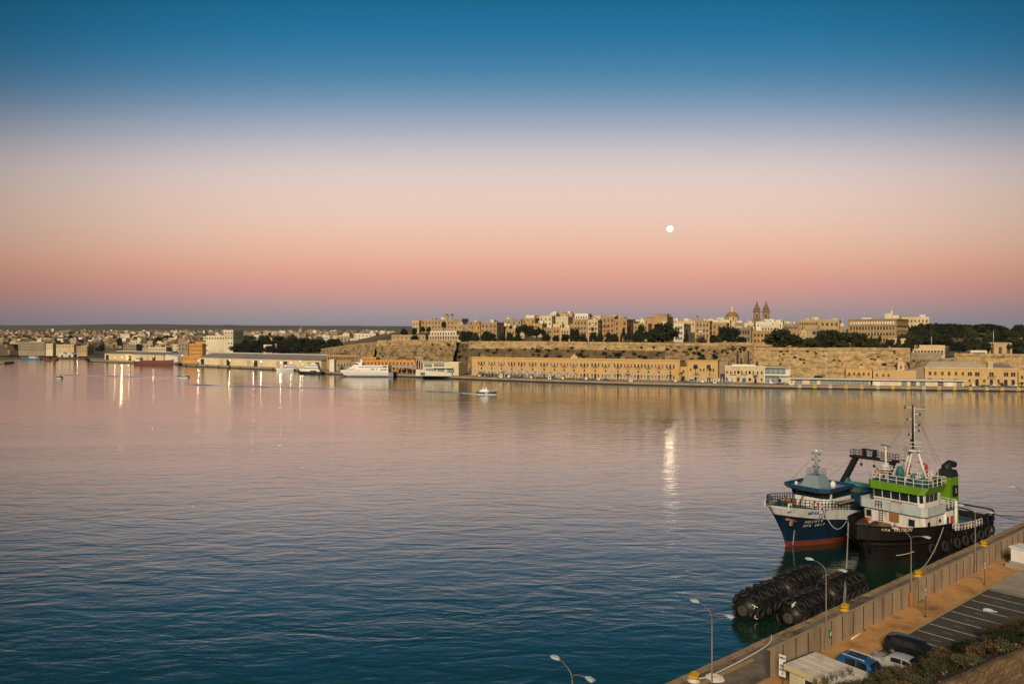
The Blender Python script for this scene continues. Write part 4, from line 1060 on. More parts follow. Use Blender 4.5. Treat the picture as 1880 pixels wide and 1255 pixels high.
# modern terminal with curved white base
tm = ob("cruise_terminal", "cream modern terminal with wide glass bands and a white ramp wall", "building", 777, 842, 664.5, 556, 10, "plaster_cream", -16, rows=0, cols=0, side=0, parapet=.4)
W_, H_ = tm["w"], tm["h"]
b = MB(); b.box(-1, W_ * .58, -1.2, 8, H_ - .1, H_ + .35); b.box(W_ * .3, W_ * .85, -2, -.02, H_ * .55, H_ * .62); b.build("roof", "roof_white", tm)
for fx, z, w_, h_ in ((.14, .62, .22, .24), (.45, .66, .3, .22), (.22, .34, .3, .16), (.78, .2, .2, .28), (.5, .3, .2, .2)):
    link("glazing", window_mesh('glassbay', "steel_white", "far_glass_blue"), tm, (W_ * fx, 0, H_ * z), 0, (W_ * w_, 1, H_ * h_))
b = MB(); b.hexa([(-2, -9, 0), (W_ * .9, -7, 0), (W_ * .9, -5, 0), (-2, -5, 0)], [(-2, -9, 4.6), (W_ * .9, -7, 2.2), (W_ * .9, -5, 2.2), (-2, -5, 4.6)]); b.build("ramp_wall", "plaster_white", tm)
link("entrance", window_mesh('plain', "plaster_white", "far_glass_blue"), tm, (3.2, -8.8, .5), R(6), (3.4, 1, 2.0))
# sculpture of two tall loops
Y = 566; c = at(770.5, 686, Y); root = thing("arch_loops", (c.x, c.y, 1.95), R(-10), "tall white sculpture of two narrow standing loops on the quay", "sculpture")
k = Y / F_PX
for dx, s_, tilt in ((-2.6 * k, 1.0, .05), (2.4 * k, .96, -.05)):
    b = MB(); hh = 33 * k * s_ * .5
    b.tube([((4.6 * k) * math.cos(a * math.pi / 14) + dx, tilt * hh * math.sin(a * math.pi / 14), hh * .98 + hh * math.sin(a * math.pi / 14)) for a in range(28)], .32, 6, closed=True)
    b.build("loop", "loop_white", root) if "loop_white" in M else (mat("loop_white", (.62, .52, .46), .6, .05, 1.0), b.build("loop", "loop_white", root))
b = MB(); b.box(-3, 3, -1.2, 1.2, 0, .5); b.build("plinth", "limestone_pale", root)

# high speed ferry
mat("ferry_white", (.80, .79, .75), .4, .05, .5, stain=(.6, .55, .48), stain_scale=.2, stain_amt=.2)
def ferry():
    p0 = gnd(623, 691.3, 0); p1 = gnd(716, 691.8, 0)
    L_ = (p1 - p0).length; th = math.atan2(p1.y - p0.y, p1.x - p0.x)
    root = thing("catamaran_ferry", p0, th, "large white high speed catamaran ferry moored at the jetty", "ferry")
    b = MB()
    def hull_(yc):
        prof = []
        xs_ = [(0.0, .1, 5.0), (2.5, .7, 4.9), (6, 1.2, 4.8), (12, 1.6, 4.8), (L_ - 3, 1.7, 4.8), (L_ - 1.2, 1.6, 4.8)]
        bot = lambda x: max(-.6, 3.6 - x * 1.25) if x < 4 else -.6
        rows_ = []
        for x, hw, zt in xs_:
            zb = bot(x); rows_.append(b.idx([(x, yc - hw, zt), (x + (.0 if x > 3 else .3), yc - hw * .75, (zb + zt) / 2 - .4), (x + (.6 if x < 3 else 0), yc, zb), (x, yc + hw * .75, (zb + zt) / 2 - .4), (x, yc + hw, zt)]))
        for a, c in zip(rows_, rows_[1:]):
            for i in range(4): b.face([a + i, c + i, c + i + 1, a + i + 1], 0, True)
        b.face([rows_[-1] + i for i in range(5)])
    hull_(1.7); hull_(9.5)
    b.hexa([(5, 0, 3.4), (L_ - 1.5, 0, 3.4), (L_ - 1.5, 11.2, 3.4), (5, 11.2, 3.4)], [(.2, 2.5, 5.0), (L_ - 1.5, 0, 5.0), (L_ - 1.5, 11.2, 5.0), (.2, 8.7, 5.0)])
    b.build("hull", "ferry_white", root)
    b = MB()
    b.hexa([(4.5, .02, 4.9), (L_ - 1.6, .02, 4.9), (L_ - 1.6, 11.2, 4.9), (4.5, 11.2, 4.9)], [(10.8, .3, 8.6), (L_ - 1.6, .3, 8.6), (L_ - 1.6, 10.9, 8.6), (10.8, 10.9, 8.6)])
    b.build("superstructure", "ferry_white", root)
    b = MB(); b.hexa([(10.2, 2.2, 8.6), (16.5, 2.2, 8.6), (16.5, 9, 8.6), (10.2, 9, 8.6)], [(12.6, 2.8, 10.6), (16.2, 2.8, 10.6), (16.2, 8.4, 10.6), (12.6, 8.4, 10.6)]); b.build("bridge", "ferry_white", root)
    b = MB(); b.hexa([(15, 5, 10.4), (16.6, 5, 10.4), (16.6, 6.2, 10.4), (15, 6.2, 10.4)], [(14.7, 5.4, 13.2), (15.3, 5.4, 13.2), (15.3, 5.8, 13.2), (14.7, 5.8, 13.2)]); b.box(13.6, 16.2, 5.5, 5.7, 12.0, 12.15); b.tube([(13.2, 5.6, 10.6), (13.2, 5.6, 12.6)], .08, 5); b.build("mast", "ferry_white", root)
    b = MB(); b.box(-.14, .14, -.45, .45, -.28, .28)
    wme = MB(); wme.box(-.36, .36, -.05, .02, 0, .6); wme = wme.mesh("window", "far_glass")
    for i in range(19): link("window", wme, root, (15.6 + i * 1.12, .12, 7.0))
    for i in range(5): link("window", wme, root, (7.2 + i * .95, .1, 5.15))
    link("bridge_window", wme, root, (12.8, 2.35, 9.0), 0, (4.6, 1, 1.6))
    for i, x in enumerate((24.6, 25.6, 26.6, 28.9)): link("vent", wme, root, (x, .06, 5.35), 0, (.9, 1, 1.4))
    for i, x in enumerate((L_ - 6.5, L_ - 4.6, L_ - 3.2)): link("opening", wme, root, (x, .06, 5.0), 0, (1.6, 1, 1.6))
    link("opening", wme, root, (L_ - 4, .2, 7.0), 0, (4.0, 1, 1.9))
    me = text_mesh("virtu", 2.2, "lettering", "steel_dark_far", .02); o = link("lettering", me, root, (14.0, .12, 5.1)); o.rotation_euler = (R(90), 0, 0)
    mat("gold_letter", (.55, .42, .18), .6, .05, 1.0)
    me = text_mesh("ferries", 2.2, "lettering", "gold_letter", .02); o = link("lettering", me, root, (19.8, .12, 5.1)); o.rotation_euler = (R(90), 0, 0)
    mat("ferry_grey", (.22, .23, .26), .6, .1, 1.0)
    b = MB()
    for yc in (1.7, 9.5): b.box(L_ - 1.25, L_ + 2.4, yc - 1.5, yc + 1.5, .2, 3.2)
    b.box(L_ - 1.5, L_ + 2.6, .3, 10.9, 3.2, 3.5); b.box(L_ - 1.5, L_ + 1.4, .6, 10.6, 6.2, 6.5)
    for yy in (.7, 5.6, 10.5): b.box(L_ + .9, L_ + 1.3, yy - .2, yy + .2, 3.5, 6.2)
    b.build("stern_platform", "ferry_grey", root)
    b = MB(); b.box(2, L_ - 1.2, .9, 2.4, -.7, .18); b.build("boot_stripe", "steel_dark_far", root)
ferry()
canopy("pair of pointed white awnings behind the ferry stern", 716, 757, 672, 8, 8, "tent_grey", 4, True)

# ---------------------------------------------------------------- silo, sheds, town wharf
sb = ob("grain_silo", "tall pale concrete grain silo with fluted bins and square windows", "silo", 378, 428, 615.8, 835, 17, "silo_wall", -20, rows=0, cols=0, side=0, cornice=False)
W_, H_ = sb["w"], sb["h"]
b = MB(); b.box(W_ * .68, W_, 0, 17.1, H_ - 1, zat(605.5, 825) - 1.95); b.build("stair_tower", "silo_wall", sb)
b = MB()
for i in range(8):
    x = W_ * .11 + i * W_ * .0715
    b.lathe([(W_ * .034, 1), (W_ * .034, H_ * .80)], 10, (x, -.05, 0))
b.build("bin", "silo_wall", sb)
wm_ = window_mesh('plain', "silo_wall", "shutter_dark")
for i in range(7): link("window", wm_, sb, (W_ * .045 + i * W_ * .099, 0, H_ * .86), 0, (1.5, 1, 2.0))
HT = zat(605.5, 825) - 1.95
for zz in (HT - 4.5, HT - 10.0, HT - 15.5, HT - 21, HT - 26.5):
    for i in (0, 1, 2):
        if i == 0 and zz < HT - 12: continue
        link("window", wm_, sb, (W_ * .74 + i * W_ * .105, 0, zz), 0, (1.5, 1, 2.0))
    for yy in (4, 8.5, 13): link("window", wm_, sb, (W_, yy, zz), R(90), (1.4, 1, 1.8))
for zz in (.6, .4, .18): link("window", wm_, sb, (W_ * .03, 0, H_ * zz), 0, (1.4, 1, 1.9))
ob("orange_mill", "ochre three storey mill beside the silo with small windows", "mill", 346.5, 371, 630.5, 838, 14, "orange_wall", -20, rows=4, cols=6, ww=1.0, wh=1.6, fh=4.2, side=3, hut=1)
ob("mill_block", "slightly taller ochre block behind the mill", "mill", 358, 375, 627, 852, 10, "orange_wall", -20, rows=1, cols=4, ww=1.0, wh=1.4, side=1)
ob("low_ochre_store", "low ochre store at the end of the silo wharf", "building", 333, 366, 654.5, 806, 8, "orange_wall", -22, rows=1, cols=6, ww=1.1, wh=1.6, top=.8)
def shed(name, label, pa, pb, yeave, yridge, depth, nd, lamps=()):
    a, c = pa, pb
    w = (Vector(c) - Vector(a)).length; th = math.atan2(c[1] - a[1], c[0] - a[0])
    Ym = (a[1] + c[1]) / 2
    he = zat(yeave, Ym) - 2.0; hr = zat(yridge, Ym + depth / 2) - 2.0
    root = thing(name, (a[0], a[1], 1.98), th, label, "shed")
    b = MB(); b.box(0, w, 0, depth, 0, he); b.build("wall", "shed_wall", root)
    b = MB()
    b.hexa([(-.6, -.9, he - .1), (w + .6, -.9, he - .1), (w + .6, depth + .9, he - .1), (-.6, depth + .9, he - .1)], [(depth * .22, depth * .46, hr), (w - depth * .22, depth * .46, hr), (w - depth * .22, depth * .54, hr), (depth * .22, depth * .54, hr)])
    b.build("roof", "roof_grey", root)
    b = MB(); b.box(depth * .2, w - depth * .2, depth * .44, depth * .56, hr - .1, hr + .5); b.build("ridge_vent", "roof_white", root)
    fm = MB(); fm.box(-.16, .16, -.28, 0, he * .82, he - .12)
    me = fm.mesh("eave_bracket", "roof_pale")
    n = int(w / 2.4)
    for i in range(n): link("eave_bracket", me, root, (1 + i * (w - 2) / (n - 1), 0, 0))
    for i in range(nd):
        x = w * (i + .5) / nd
        link("door", window_mesh('plain', "shed_wall", ["shutter_dark", "shed_wall", "shed_wall", "roof_pale"][i % 4]), root, (x, 0, .05), 0, (min(6.5, w / nd * .5), 1, he * .72))
    return root, w, he
sh1, s1w, s1h = shed("transit_shed", "low pale transit shed with lit bays on the town wharf", px2(192, 916), px2(300, 842), 649, 645, 26, 10)
sh2, s2w, s2h = shed("wharf_shed", "very long cream wharf shed with a grey hipped roof", px2(366, 768), px2(590, 662), 657.5, 649, 26, 17)
b = MB(); b.hexa([(s1w * .999, 2, 0), (s1w + 18, 6, 0), (s1w + 18, 20, 0), (s1w * .999, 24, 0)], [(s1w * .999, 2, s1h), (s1w + 18, 6, s1h * .7), (s1w + 18, 20, s1h * .7), (s1w * .999, 24, s1h)]); b.build("lean_to", "roof_white", sh1)
# working lights on the wharves (lit in the photograph)
def bulb_mat(name, col, e):
    m = bpy.data.materials.new(name); m.use_nodes = True; N = m.node_tree.nodes
    b_ = N["Principled BSDF"]; b_.inputs["Base Color"].default_value = (.8, .8, .8, 1); b_.inputs["Emission Color"].default_value = (*col, 1); b_.inputs["Emission Strength"].default_value = e
    M[name] = m
bulb_mat("bulb_warm", (1.0, .58, .18), 10); bulb_mat("bulb_white", (1.0, .76, .45), 7); bulb_mat("bulb_red", (1.0, .35, .15), 8)
def wharf_light(x, y, Y, e, warm, label, base=1.98, r=.3):
    c = at(x, y, Y); h = c.z - base
    root = thing("wharf_light", (c.x, c.y, base), 0, label, "lamp", "lit lamps on the far wharves")
    b = MB(); b.tube([(0, 0, 0), (0, 0, h - .1)], [.13, .08], 6); b.bar((0, 0, h - .1), (0, -1.0, h + .1), .1); b.box(-.25, .25, -1.4, -.6, h + .05, h + .25); b.build("post", "steel_dark_far", root)
    b = MB(); b.lathe([(.05, h - .3), (r, h - .2), (r, h), (.1, h + .06)], 8, (0, -1.0, 0)); b.build("bulb", warm, root)
    l = bpy.data.lights.new("lamp_glow", 'POINT'); l.energy = e * .14; l.shadow_soft_size = r; l.color = (1.0, .72, .35) if warm == "bulb_warm" else (1.0, .88, .7)
    o = bpy.data.objects.new("lamp_glow", l); COL.objects.link(o); o.parent = root; o.location = (0, -1.5, h - .55)
for (x, y, Y, e, wm2) in [(225, 655, 885, 15000, "bulb_warm"), (212, 656, 893, 1200, "bulb_warm"), (238, 656, 876, 1200, "bulb_warm"), (257, 657, 858, 1800, "bulb_white"), (283, 655, 842, 1500, "bulb_white"), (101.5, 657, 1030, 500, "bulb_red"), (143, 654, 1010, 900, "bulb_white"),
                          (365, 661, 757, 4200, "bulb_white"), (422, 661, 728, 3800, "bulb_warm"), (466, 663, 703, 2200, "bulb_white"), (480, 663, 697, 3200, "bulb_white"), (516, 665, 680, 2600, "bulb_white"), (535, 665, 672, 1200, "bulb_white"), (552, 663, 664, 2000, "bulb_white"), (556, 668, 662, 900, "bulb_warm"), (336, 652, 790, 900, "bulb_white")]:
    wharf_light(x, y, Y - 4, e, wm2, "lit lamp post on the wharf before the sheds" if x > 180 else "small lit lamp on the far shore of the inlet")

# small wharf fenders under the shed quays
wf_ = MB(); wf_.box(-1.1, 1.1, -.5, .4, -.2, 1.7); wfm = wf_.mesh("quay_tyre_fender", "wet_stone")
for i in range(9):
    p = Vector(px2(168 + i * 18, 0.0 + interp([(165, 903), (335, 810)], 168 + i * 18)))
    tag(link("quay_fender", wfm, None, (p.x, p.y, 0), R(-30)), "black fender block on the town wharf edge", "fender", "fenders of the town wharf")
for i in range(12):
    x = 342 + i * 20; Yq = interp([(338, 772), (420, 728), (520, 676), (598, 645)], x)
    tag(link("quay_fender", wfm, None, ((x - PX_CX) / F_PX * Yq, Yq, 0), R(-30)), "black fender block on the silo wharf edge", "fender", "fenders of the silo wharf")

# ---------------------------------------------------------------- generic hull for boats
def hull_mesh(L, deck, wl, keel_z, rows=7, cut=None, topband=0, flare=1.5, bands=None, bulwark=None, deck_z=None, thick=.14):
    """deck: [(x, halfbeam, z)], wl: [(x, halfbeam)] same length; x=0 stern .. L bow. bands: [(z fraction or callable, material)]"""
    b = MB(); n = len(deck)
    def zrow(r, zd):
        if cut is None: return keel_z + (zd - keel_z) * r / rows
        if r <= 2: return keel_z + (cut - keel_z) * r / 2
        if r >= rows - 2: return zd - topband * (rows - r) / 2
        return cut + (zd - topband - cut) * (r - 2) / (rows - 4)
    def ring(side):
        R_ = []
        for i in range(n):
            xd, bd, zd = deck[i]; xw, bw = wl[i]
            col = []
            for r in range(rows + 1):
                t = r / rows
                z = zrow(r, zd)
                k = max(0, (z - 0) / max(.01, zd)) ** flare if z > 0 else 0
                col.append((xw + (xd - xw) * k, side * (bw + (bd - bw) * k), z))
            R_.append(b.idx(col))
        return R_
    A, B = ring(1), ring(-1)
    def band(z, zd):
        m = 0
        if bands:
            for zb, mi in bands:
                zz = zb(zd) if callable(zb) else zb
                if z >= zz - 1e-6: m = mi
        return m
    for i in range(n - 1):
        for r in range(rows):
            zmid = (zrow(r, deck[i][2]) + zrow(r + 1, deck[i][2])) / 2
            m = band(zmid, deck[i][2])
            b.face([A[i] + r, A[i] + r + 1, A[i + 1] + r + 1, A[i + 1] + r], m, True)
            b.face([B[i] + r, B[i + 1] + r, B[i + 1] + r + 1, B[i] + r + 1], m, True)
    for r in range(rows):       # transom
        zmid = (zrow(r, deck[0][2]) + zrow(r + 1, deck[0][2])) / 2
        b.face([A[0] + r, B[0] + r, B[0] + r + 1, A[0] + r + 1], band(zmid, deck[0][2]))
        b.face([A[-1] + r, A[-1] + r + 1, B[-1] + r + 1, B[-1] + r], band(zmid, deck[-1][2]), True)
    # rail cap, inner bulwark, deck
    dz = deck_z or (lambda x, z: z - .02)
    I, J = [], []
    for s, lst in ((1, I), (-1, J)):
        for i in range(n):
            xd, bd, zd = deck[i]; bi = max(.02, bd - thick); xi = min(xd, L - thick * 1.2) if i == n - 1 else xd
            lst.append(b.idx([(xd, s * bd, zd), (xi, s * bi, zd), (xi, s * bi, dz(xd, zd))]))
    for i in range(n - 1):
        for lst, f in ((I, 1), (J, -1)):
            for r in (0, 1):
                q = [lst[i] + r, lst[i + 1] + r, lst[i + 1] + r + 1, lst[i] + r + 1]
                b.face(q if f < 0 else q[::-1], bulwark if bulwark is not None else 0)
        b.face([J[i] + 2, J[i + 1] + 2, I[i + 1] + 2, I[i] + 2], len(bands) + 1 if bands else 1)
    b.face([I[0] + 2, I[0] + 1, J[0] + 1, J[0] + 2], 0)
    return b
def boat(name, label, cat, p_bow, p_stern, mats, hb, zs, house, mast=None, group=None, extra=None):
    """small far boat: hull with sheer, cabin with windows, mast"""
    p0, p1 = Vector(p_stern), Vector(p_bow); L_ = (p1 - p0).length; th = math.atan2(p1.y - p0.y, p1.x - p0.x)
    root = thing(name, (p0.x, p0.y, 0), th, label, cat, group)
    ts = [0, .08, .3, .6, .78, .9, .97, 1.0]; fb = [.85, .95, 1, 1, .82, .5, .2, .03]; fw = [.8, .9, .95, .92, .66, .34, .1, .02]
    deck = [(t * L_, f * hb, zs[0] + (zs[1] - zs[0]) * max(0, (t - .3) / .7) ** 1.6) for t, f in zip(ts, fb)]
    wl = [(t * L_ * .955, f * hb) for t, f in zip(ts, fw)]
    hull_mesh(L_, deck, wl, -.4, 5, 1.3, bands=[(zs[0] * .25, 1)], deck_z=lambda x, z: z - .3).build("hull", [mats[1], mats[0], "wharf_concrete"], root)
    for (x0, x1, w, z0, z1, m, rake) in house:
        b = MB(); b.hexa([(x0 * L_, -w, z0), (x1 * L_, -w, z0), (x1 * L_, w, z0), (x0 * L_, w, z0)], [(x0 * L_ + rake * .3, -w * .9, z1), (x1 * L_ - rake, -w * .9, z1), (x1 * L_ - rake, w * .9, z1), (x0 * L_ + rake * .3, w * .9, z1)])
        cb = b.build("cabin", m, root)
        if z1 - z0 > 1.2:
            g = MB(); zz0, zz1 = z0 + (z1 - z0) * .5, z0 + (z1 - z0) * .85
            nx = max(2, int((x1 - x0) * L_ / 1.6))
            for i in range(nx):
                a = x0 * L_ + .3 + ((x1 - x0) * L_ - .6 - rake * .6) * i / nx; c_ = a + ((x1 - x0) * L_ - .6 - rake * .6) / nx * .75
                for s in (-1, 1): g.box(a, c_, s * w * .97 - .04, s * w * .97 + .04, zz0, zz1)
            g.build("window", "far_glass", cb)
    if mast:
        b = MB()
        for (x, z0, z1, r) in mast: b.tube([(x * L_, 0, z0), (x * L_, 0, z1)], [r, r * .6], 6)
        b.build("mast", "steel_white", root)
    if extra: extra(root, L_)
    return root
mat("hull_navy", (.015, .045, .07), .35, .12, 1.0); mat("hull_black", (.014, .014, .015), .5, .25, 1.0, stain=(.07, .045, .03), stain_scale=.6, stain_amt=.35)
mat("hull_rust", (.15, .045, .03), .7, .25, .4); mat("hull_blue", (.05, .16, .26), .5, .12, .8); mat("boot_red", (.13, .026, .013), .7, .25, 1.2, stain=(.1, .03, .02), stain_scale=1.0, stain_amt=.6)
mat("wake_foam", (.55, .62, .66), .6, .3, 1.2)
def pilot_extra(root, L_):
    b = MB()
    for i in range(9): b.tube([(L_ * (.62 + i * .043), 1.5 - i * .12, 1.7 + i * .05), (L_ * (.62 + i * .043), 1.5 - i * .12, 2.5 + i * .05)], .03, 4); b.tube([(L_ * (.62 + i * .043), -1.5 + i * .12, 1.7 + i * .05), (L_ * (.62 + i * .043), -1.5 + i * .12, 2.5 + i * .05)], .03, 4)
    b.build("rail", "steel_white", root)
    for k in (0, 1):
        b = MB(); x = L_ * (.47 + k * .07)
        for s in (-1, 1): b.hexa([(x - .3, s * 1.93, .3), (x + .25, s * 1.93, .3), (x + .25, s * 1.96, .3), (x - .3, s * 1.96, .3)], [(x + .1, s * 2.08, 1.25), (x + .6, s * 2.08, 1.25), (x + .6, s * 2.11, 1.25), (x + .1, s * 2.11, 1.25)])
        b.build("hull_stripe", "steel_white", root)
    b = MB(); b.box(L_ * .33, L_ * .37, -.9, .9, 4.2, 4.35); b.box(L_ * .34, L_ * .36, -.1, .1, 3.6, 5.9); b.lathe([(.3, 5.9), (.3, 6.2), (.1, 6.3)], 6, (L_ * .35, 0, 0)); b.build("radar", "steel_white", root)
boat("pilot_boat", "dark blue pilot boat with white wheelhouse under way", "boat", gnd(912.5, 724.3), gnd(876.5, 723.3), ("hull_navy", "car_white"), 1.95, (1.35, 1.8), [(.16, .66, 1.35, 1.2, 2.3, "ferry_white", .6), (.26, .56, 1.15, 2.3, 3.7, "ferry_white", .7)], None, extra=pilot_extra)
boat("rusty_coaster", "long rust red coaster with blue bow berthed at the transit shed", "ship", gnd(320, 670.5), gnd(250, 669.5), ("hull_rust", "hull_rust"), 4.2, (4.2, 6.0), [(.04, .14, 2.6, 4.0, 8.0, "ferry_white", .4), (.16, .8, 2.4, 4.0, 4.9, "hull_rust", .2)], [(.1, 8, 13, .15), (.9, 5, 10, .12)])
boat("blue_workboat", "blue hulled workboat on the far side of the inlet", "boat", gnd(38, 659), gnd(76, 660), ("hull_blue", "hull_blue"), 2.8, (1.8, 3.6), [(.2, .55, 1.9, 1.7, 4.2, "ferry_white", .5)], [(.35, 4, 10, .12), (.75, 2, 7, .1)])
boat("red_workboat", "red hulled workboat near the low gabled sheds", "boat", gnd(80, 661), gnd(105, 661.3), ("hull_rust", "hull_rust"), 2.4, (1.6, 2.8), [(.5, .8, 1.6, 1.5, 4.0, "hull_rust", .4)], [(.4, 2, 9, .12)])
boat("white_motor_yacht", "white two decked motor yacht at the shed quay", "yacht", gnd(506, 681), gnd(546, 680), ("ferry_white", "ferry_white"), 2.9, (1.9, 2.9), [(.06, .8, 2.4, 1.7, 3.9, "ferry_white", 2.0), (.12, .6, 2.1, 3.9, 5.6, "ferry_white", 1.4)], [(.34, 5.6, 8.5, .12)])
boat("tri_deck_yacht", "taller white yacht lying behind the two decked one", "yacht", gnd(549, 683.2), gnd(590, 683.6), ("ferry_white", "ferry_white"), 3.2, (2.2, 3.4), [(.06, .82, 2.7, 2.0, 4.4, "ferry_white", 2.2), (.1, .66, 2.4, 4.4, 6.6, "ferry_white", 1.6), (.2, .45, 1.8, 6.6, 7.6, "ferry_white", 1.0)], [(.34, 7.6, 11, .12)])
boat("work_barge", "flat black pontoon barge with tyres by the yachts", "barge", gnd(546, 685.4), gnd(594, 686.0), ("hull_black", "hull_black"), 3.2, (1.5, 1.8), [(.3, .5, 1.2, 1.3, 2.6, "steel_dark_far", .2)], [(.22, 1.4, 6, .1), (.7, 1.4, 5, .1)])
def sail_extra(root, L_):
    b = MB()
    for dx in (-.42, .42): b.tube([(L_ * .5, 0, 11), (L_ * (.5 + dx), 0, 1.0)], .03, 4)
    b.tube([(L_ * .5, 0, 2.2), (L_ * .14, 0, 2.3)], .12, 6); b.build("rigging", "steel_white", root)
boat("sailing_yacht", "small sailing yacht with bare mast motoring across the inlet", "sailboat", gnd(325, 693), gnd(347, 693), ("hull_navy", "ferry_white"), 1.4, (.9, 1.2), [(.3, .66, .9, .8, 1.6, "ferry_white", .5)], [(.5, 1, 11.5, .09)], extra=sail_extra)
boat("small_launch", "tiny dark launch drifting alone off the breakwater", "boat", gnd(103, 694), gnd(114, 694), ("hull_navy", "ferry_white"), 1.3, (.8, 1.2), [(.3, .6, .9, .7, 2.2, "ferry_white", .4)], [(.4, 2.2, 3.6, .06)])
# wakes: low ridges on the water
def wake(name, pts, h, w, m="harbour_water", label=None):
    b = MB(); P = [gnd(x, y) for x, y in pts]
    Q = []
    for a, c in zip(P, P[1:]):
        for i in range(12): Q.append(a.lerp(c, i / 12))
    n = len(Q)
    rows_ = []
    for i, p in enumerate(Q):
        hh = h * (.6 + .7 * noise.noise(Vector((i * .35, h, 1)))) * min(1, (n - 1 - i) / 6, i / 4 + .2); ww = w * (1 + .4 * noise.noise(Vector((i * .2, 4, 4))))
        rows_.append(b.idx([p + Vector((0, -ww, -.02)), p + Vector((0, -ww * .35, hh * .7)), p + Vector((0, 0, hh)), p + Vector((0, ww * .4, hh * .6)), p + Vector((0, ww, -.02))]))
    for a, c in zip(rows_, rows_[1:]):
        for k in range(4): b.face([a + k, a + k + 1, c + k + 1, c + k][::-1], 0, True)
    o = b.build(name, m); tag(o, kind="stuff")
    return o
wake("wake", [(876, 722.3), (820, 719.5), (740, 716.5), (600, 713), (420, 708), (300, 704)], .4, 1.5)
wake("wake", [(330, 693), (240, 691), (130, 688), (30, 684)], .4, 1.8)
wake("wake", [(114, 694.3), (126, 698), (146, 701)], .16, 1.0)
wake("foam_wake", [(877, 723), (868, 722.6), (852, 721.8), (838, 721)], .3, .7, "wake_foam")
wake("foam_wake", [(912, 725), (900, 725.3), (884, 724.6)], .22, .35, "wake_foam")

# ---------------------------------------------------------------- houses of the far town
hm = ["limestone", "limestone_pale", "limestone_ochre", "limestone_grey", "plaster_cream", "plaster_white"]
_hh = {}
def house_mesh(kind, m):
    if (kind, m) in _hh: return _hh[(kind, m)]
    b = MB(); r = random.Random(kind * 31 + 5)
    b.box(-.5, .5, 0, .9, -.4, 1); b.box(-.5, -.1, .3, .85, 1, 1.22) if kind % 2 else b.box(.05, .4, .2, .8, 1, 1.3)
    b.box(-.52, .52, -.02, .03, .96, 1.03)
    if kind % 3 == 0: b.box(.5, .95, .1, .9, -.4, .62)
    nx, nz = 3 + kind % 3, 2 + kind % 2
    for i in range(nx):
        for j in range(nz):
            x = -.4 + .8 * i / (nx - 1); z = .18 + .56 * j / max(1, nz - 1) - .08
            b.box(x - .05, x + .05, -.012, .01, z, z + .17, 1)
    _hh[(kind, m)] = b.mesh("house", [m, "shutter_dark"]); return _hh[(kind, m)]
hcol = {"limestone": "sandstone", "limestone_pale": "pale stone", "limestone_ochre": "ochre", "limestone_grey": "grey stone", "plaster_cream": "cream", "plaster_white": "whitewashed"}
hr = random.Random(21)
nh = 0
for q_, c_ in (("limestone", (.27, .20, .12)), ("limestone_pale", (.36, .28, .18)), ("limestone_ochre", (.28, .175, .085)), ("limestone_grey", (.18, .15, .11))): mat("town_" + q_, c_, .9, .25, .1, obj_rand=.25)
hcol.update({"town_" + q_: hcol[q_] for q_ in hm[:4]})
far_boxes = {m: MB() for m in hm + ["town_" + q_ for q_ in hm[:4]]}
cand = []
while len(cand) < 1150:
    x = hr.uniform(-60, 770); v = hr.random()
    Y = 1090 * (3700 / 1090) ** (v ** .8)
    if x > 430 and Y < 1250: continue
    if x > 640 and Y < 1700: continue
    if noise.noise(Vector((x * .02, Y * .003, 7))) < -.28: continue
    X = (x - PX_CX) / F_PX * Y
    cand.append((X, Y, x))
cand.sort(key=lambda c: c[1])
for i, (X, Y, x) in enumerate(cand):
    z = left_height(X, Y); w = hr.uniform(9, 20) * (1.25 if Y < 1400 else 1); h = hr.uniform(6, 12) * (1.2 if Y < 1400 else 1)
    m = hr.choice(["town_" + q for q in hm[:4]] + ["town_limestone_pale", "town_limestone", "plaster_cream", "plaster_white"]); rz = R(hr.uniform(-45, 40)); k = hr.randrange(6)
    if i < 290:
        o = link("town_house", house_mesh(k, m), None, (X, Y, z), rz, (w, w * hr.uniform(.7, 1.1), h))
        tag(o, "flat roofed %s house in the town across the inlet" % hcol[m], "house", "%s houses of the far town" % hcol[m])
    else:
        b = far_boxes[m]; c_, s_ = math.cos(rz), math.sin(rz); d = w * .8
        def rp(a, q, zz): return (X + c_ * a - s_ * q, Y + s_ * a + c_ * q, z + zz)
        b.hexa([rp(-w / 2, 0, -3), rp(w / 2, 0, -3), rp(w / 2, d, -3), rp(-w / 2, d, -3)], [rp(-w / 2, 0, h), rp(w / 2, 0, h), rp(w / 2, d, h), rp(-w / 2, d, h)])
        b.hexa([rp(-w * .3, d * .3, h), rp(w * .1, d * .3, h), rp(w * .1, d * .8, h), rp(-w * .3, d * .8, h)], [rp(-w * .3, d * .3, h + 2), rp(w * .1, d * .3, h + 2), rp(w * .1, d * .8, h + 2), rp(-w * .3, d * .8, h + 2)])
for m, b in far_boxes.items(): tag(b.build("distant_housing", m), kind="stuff")
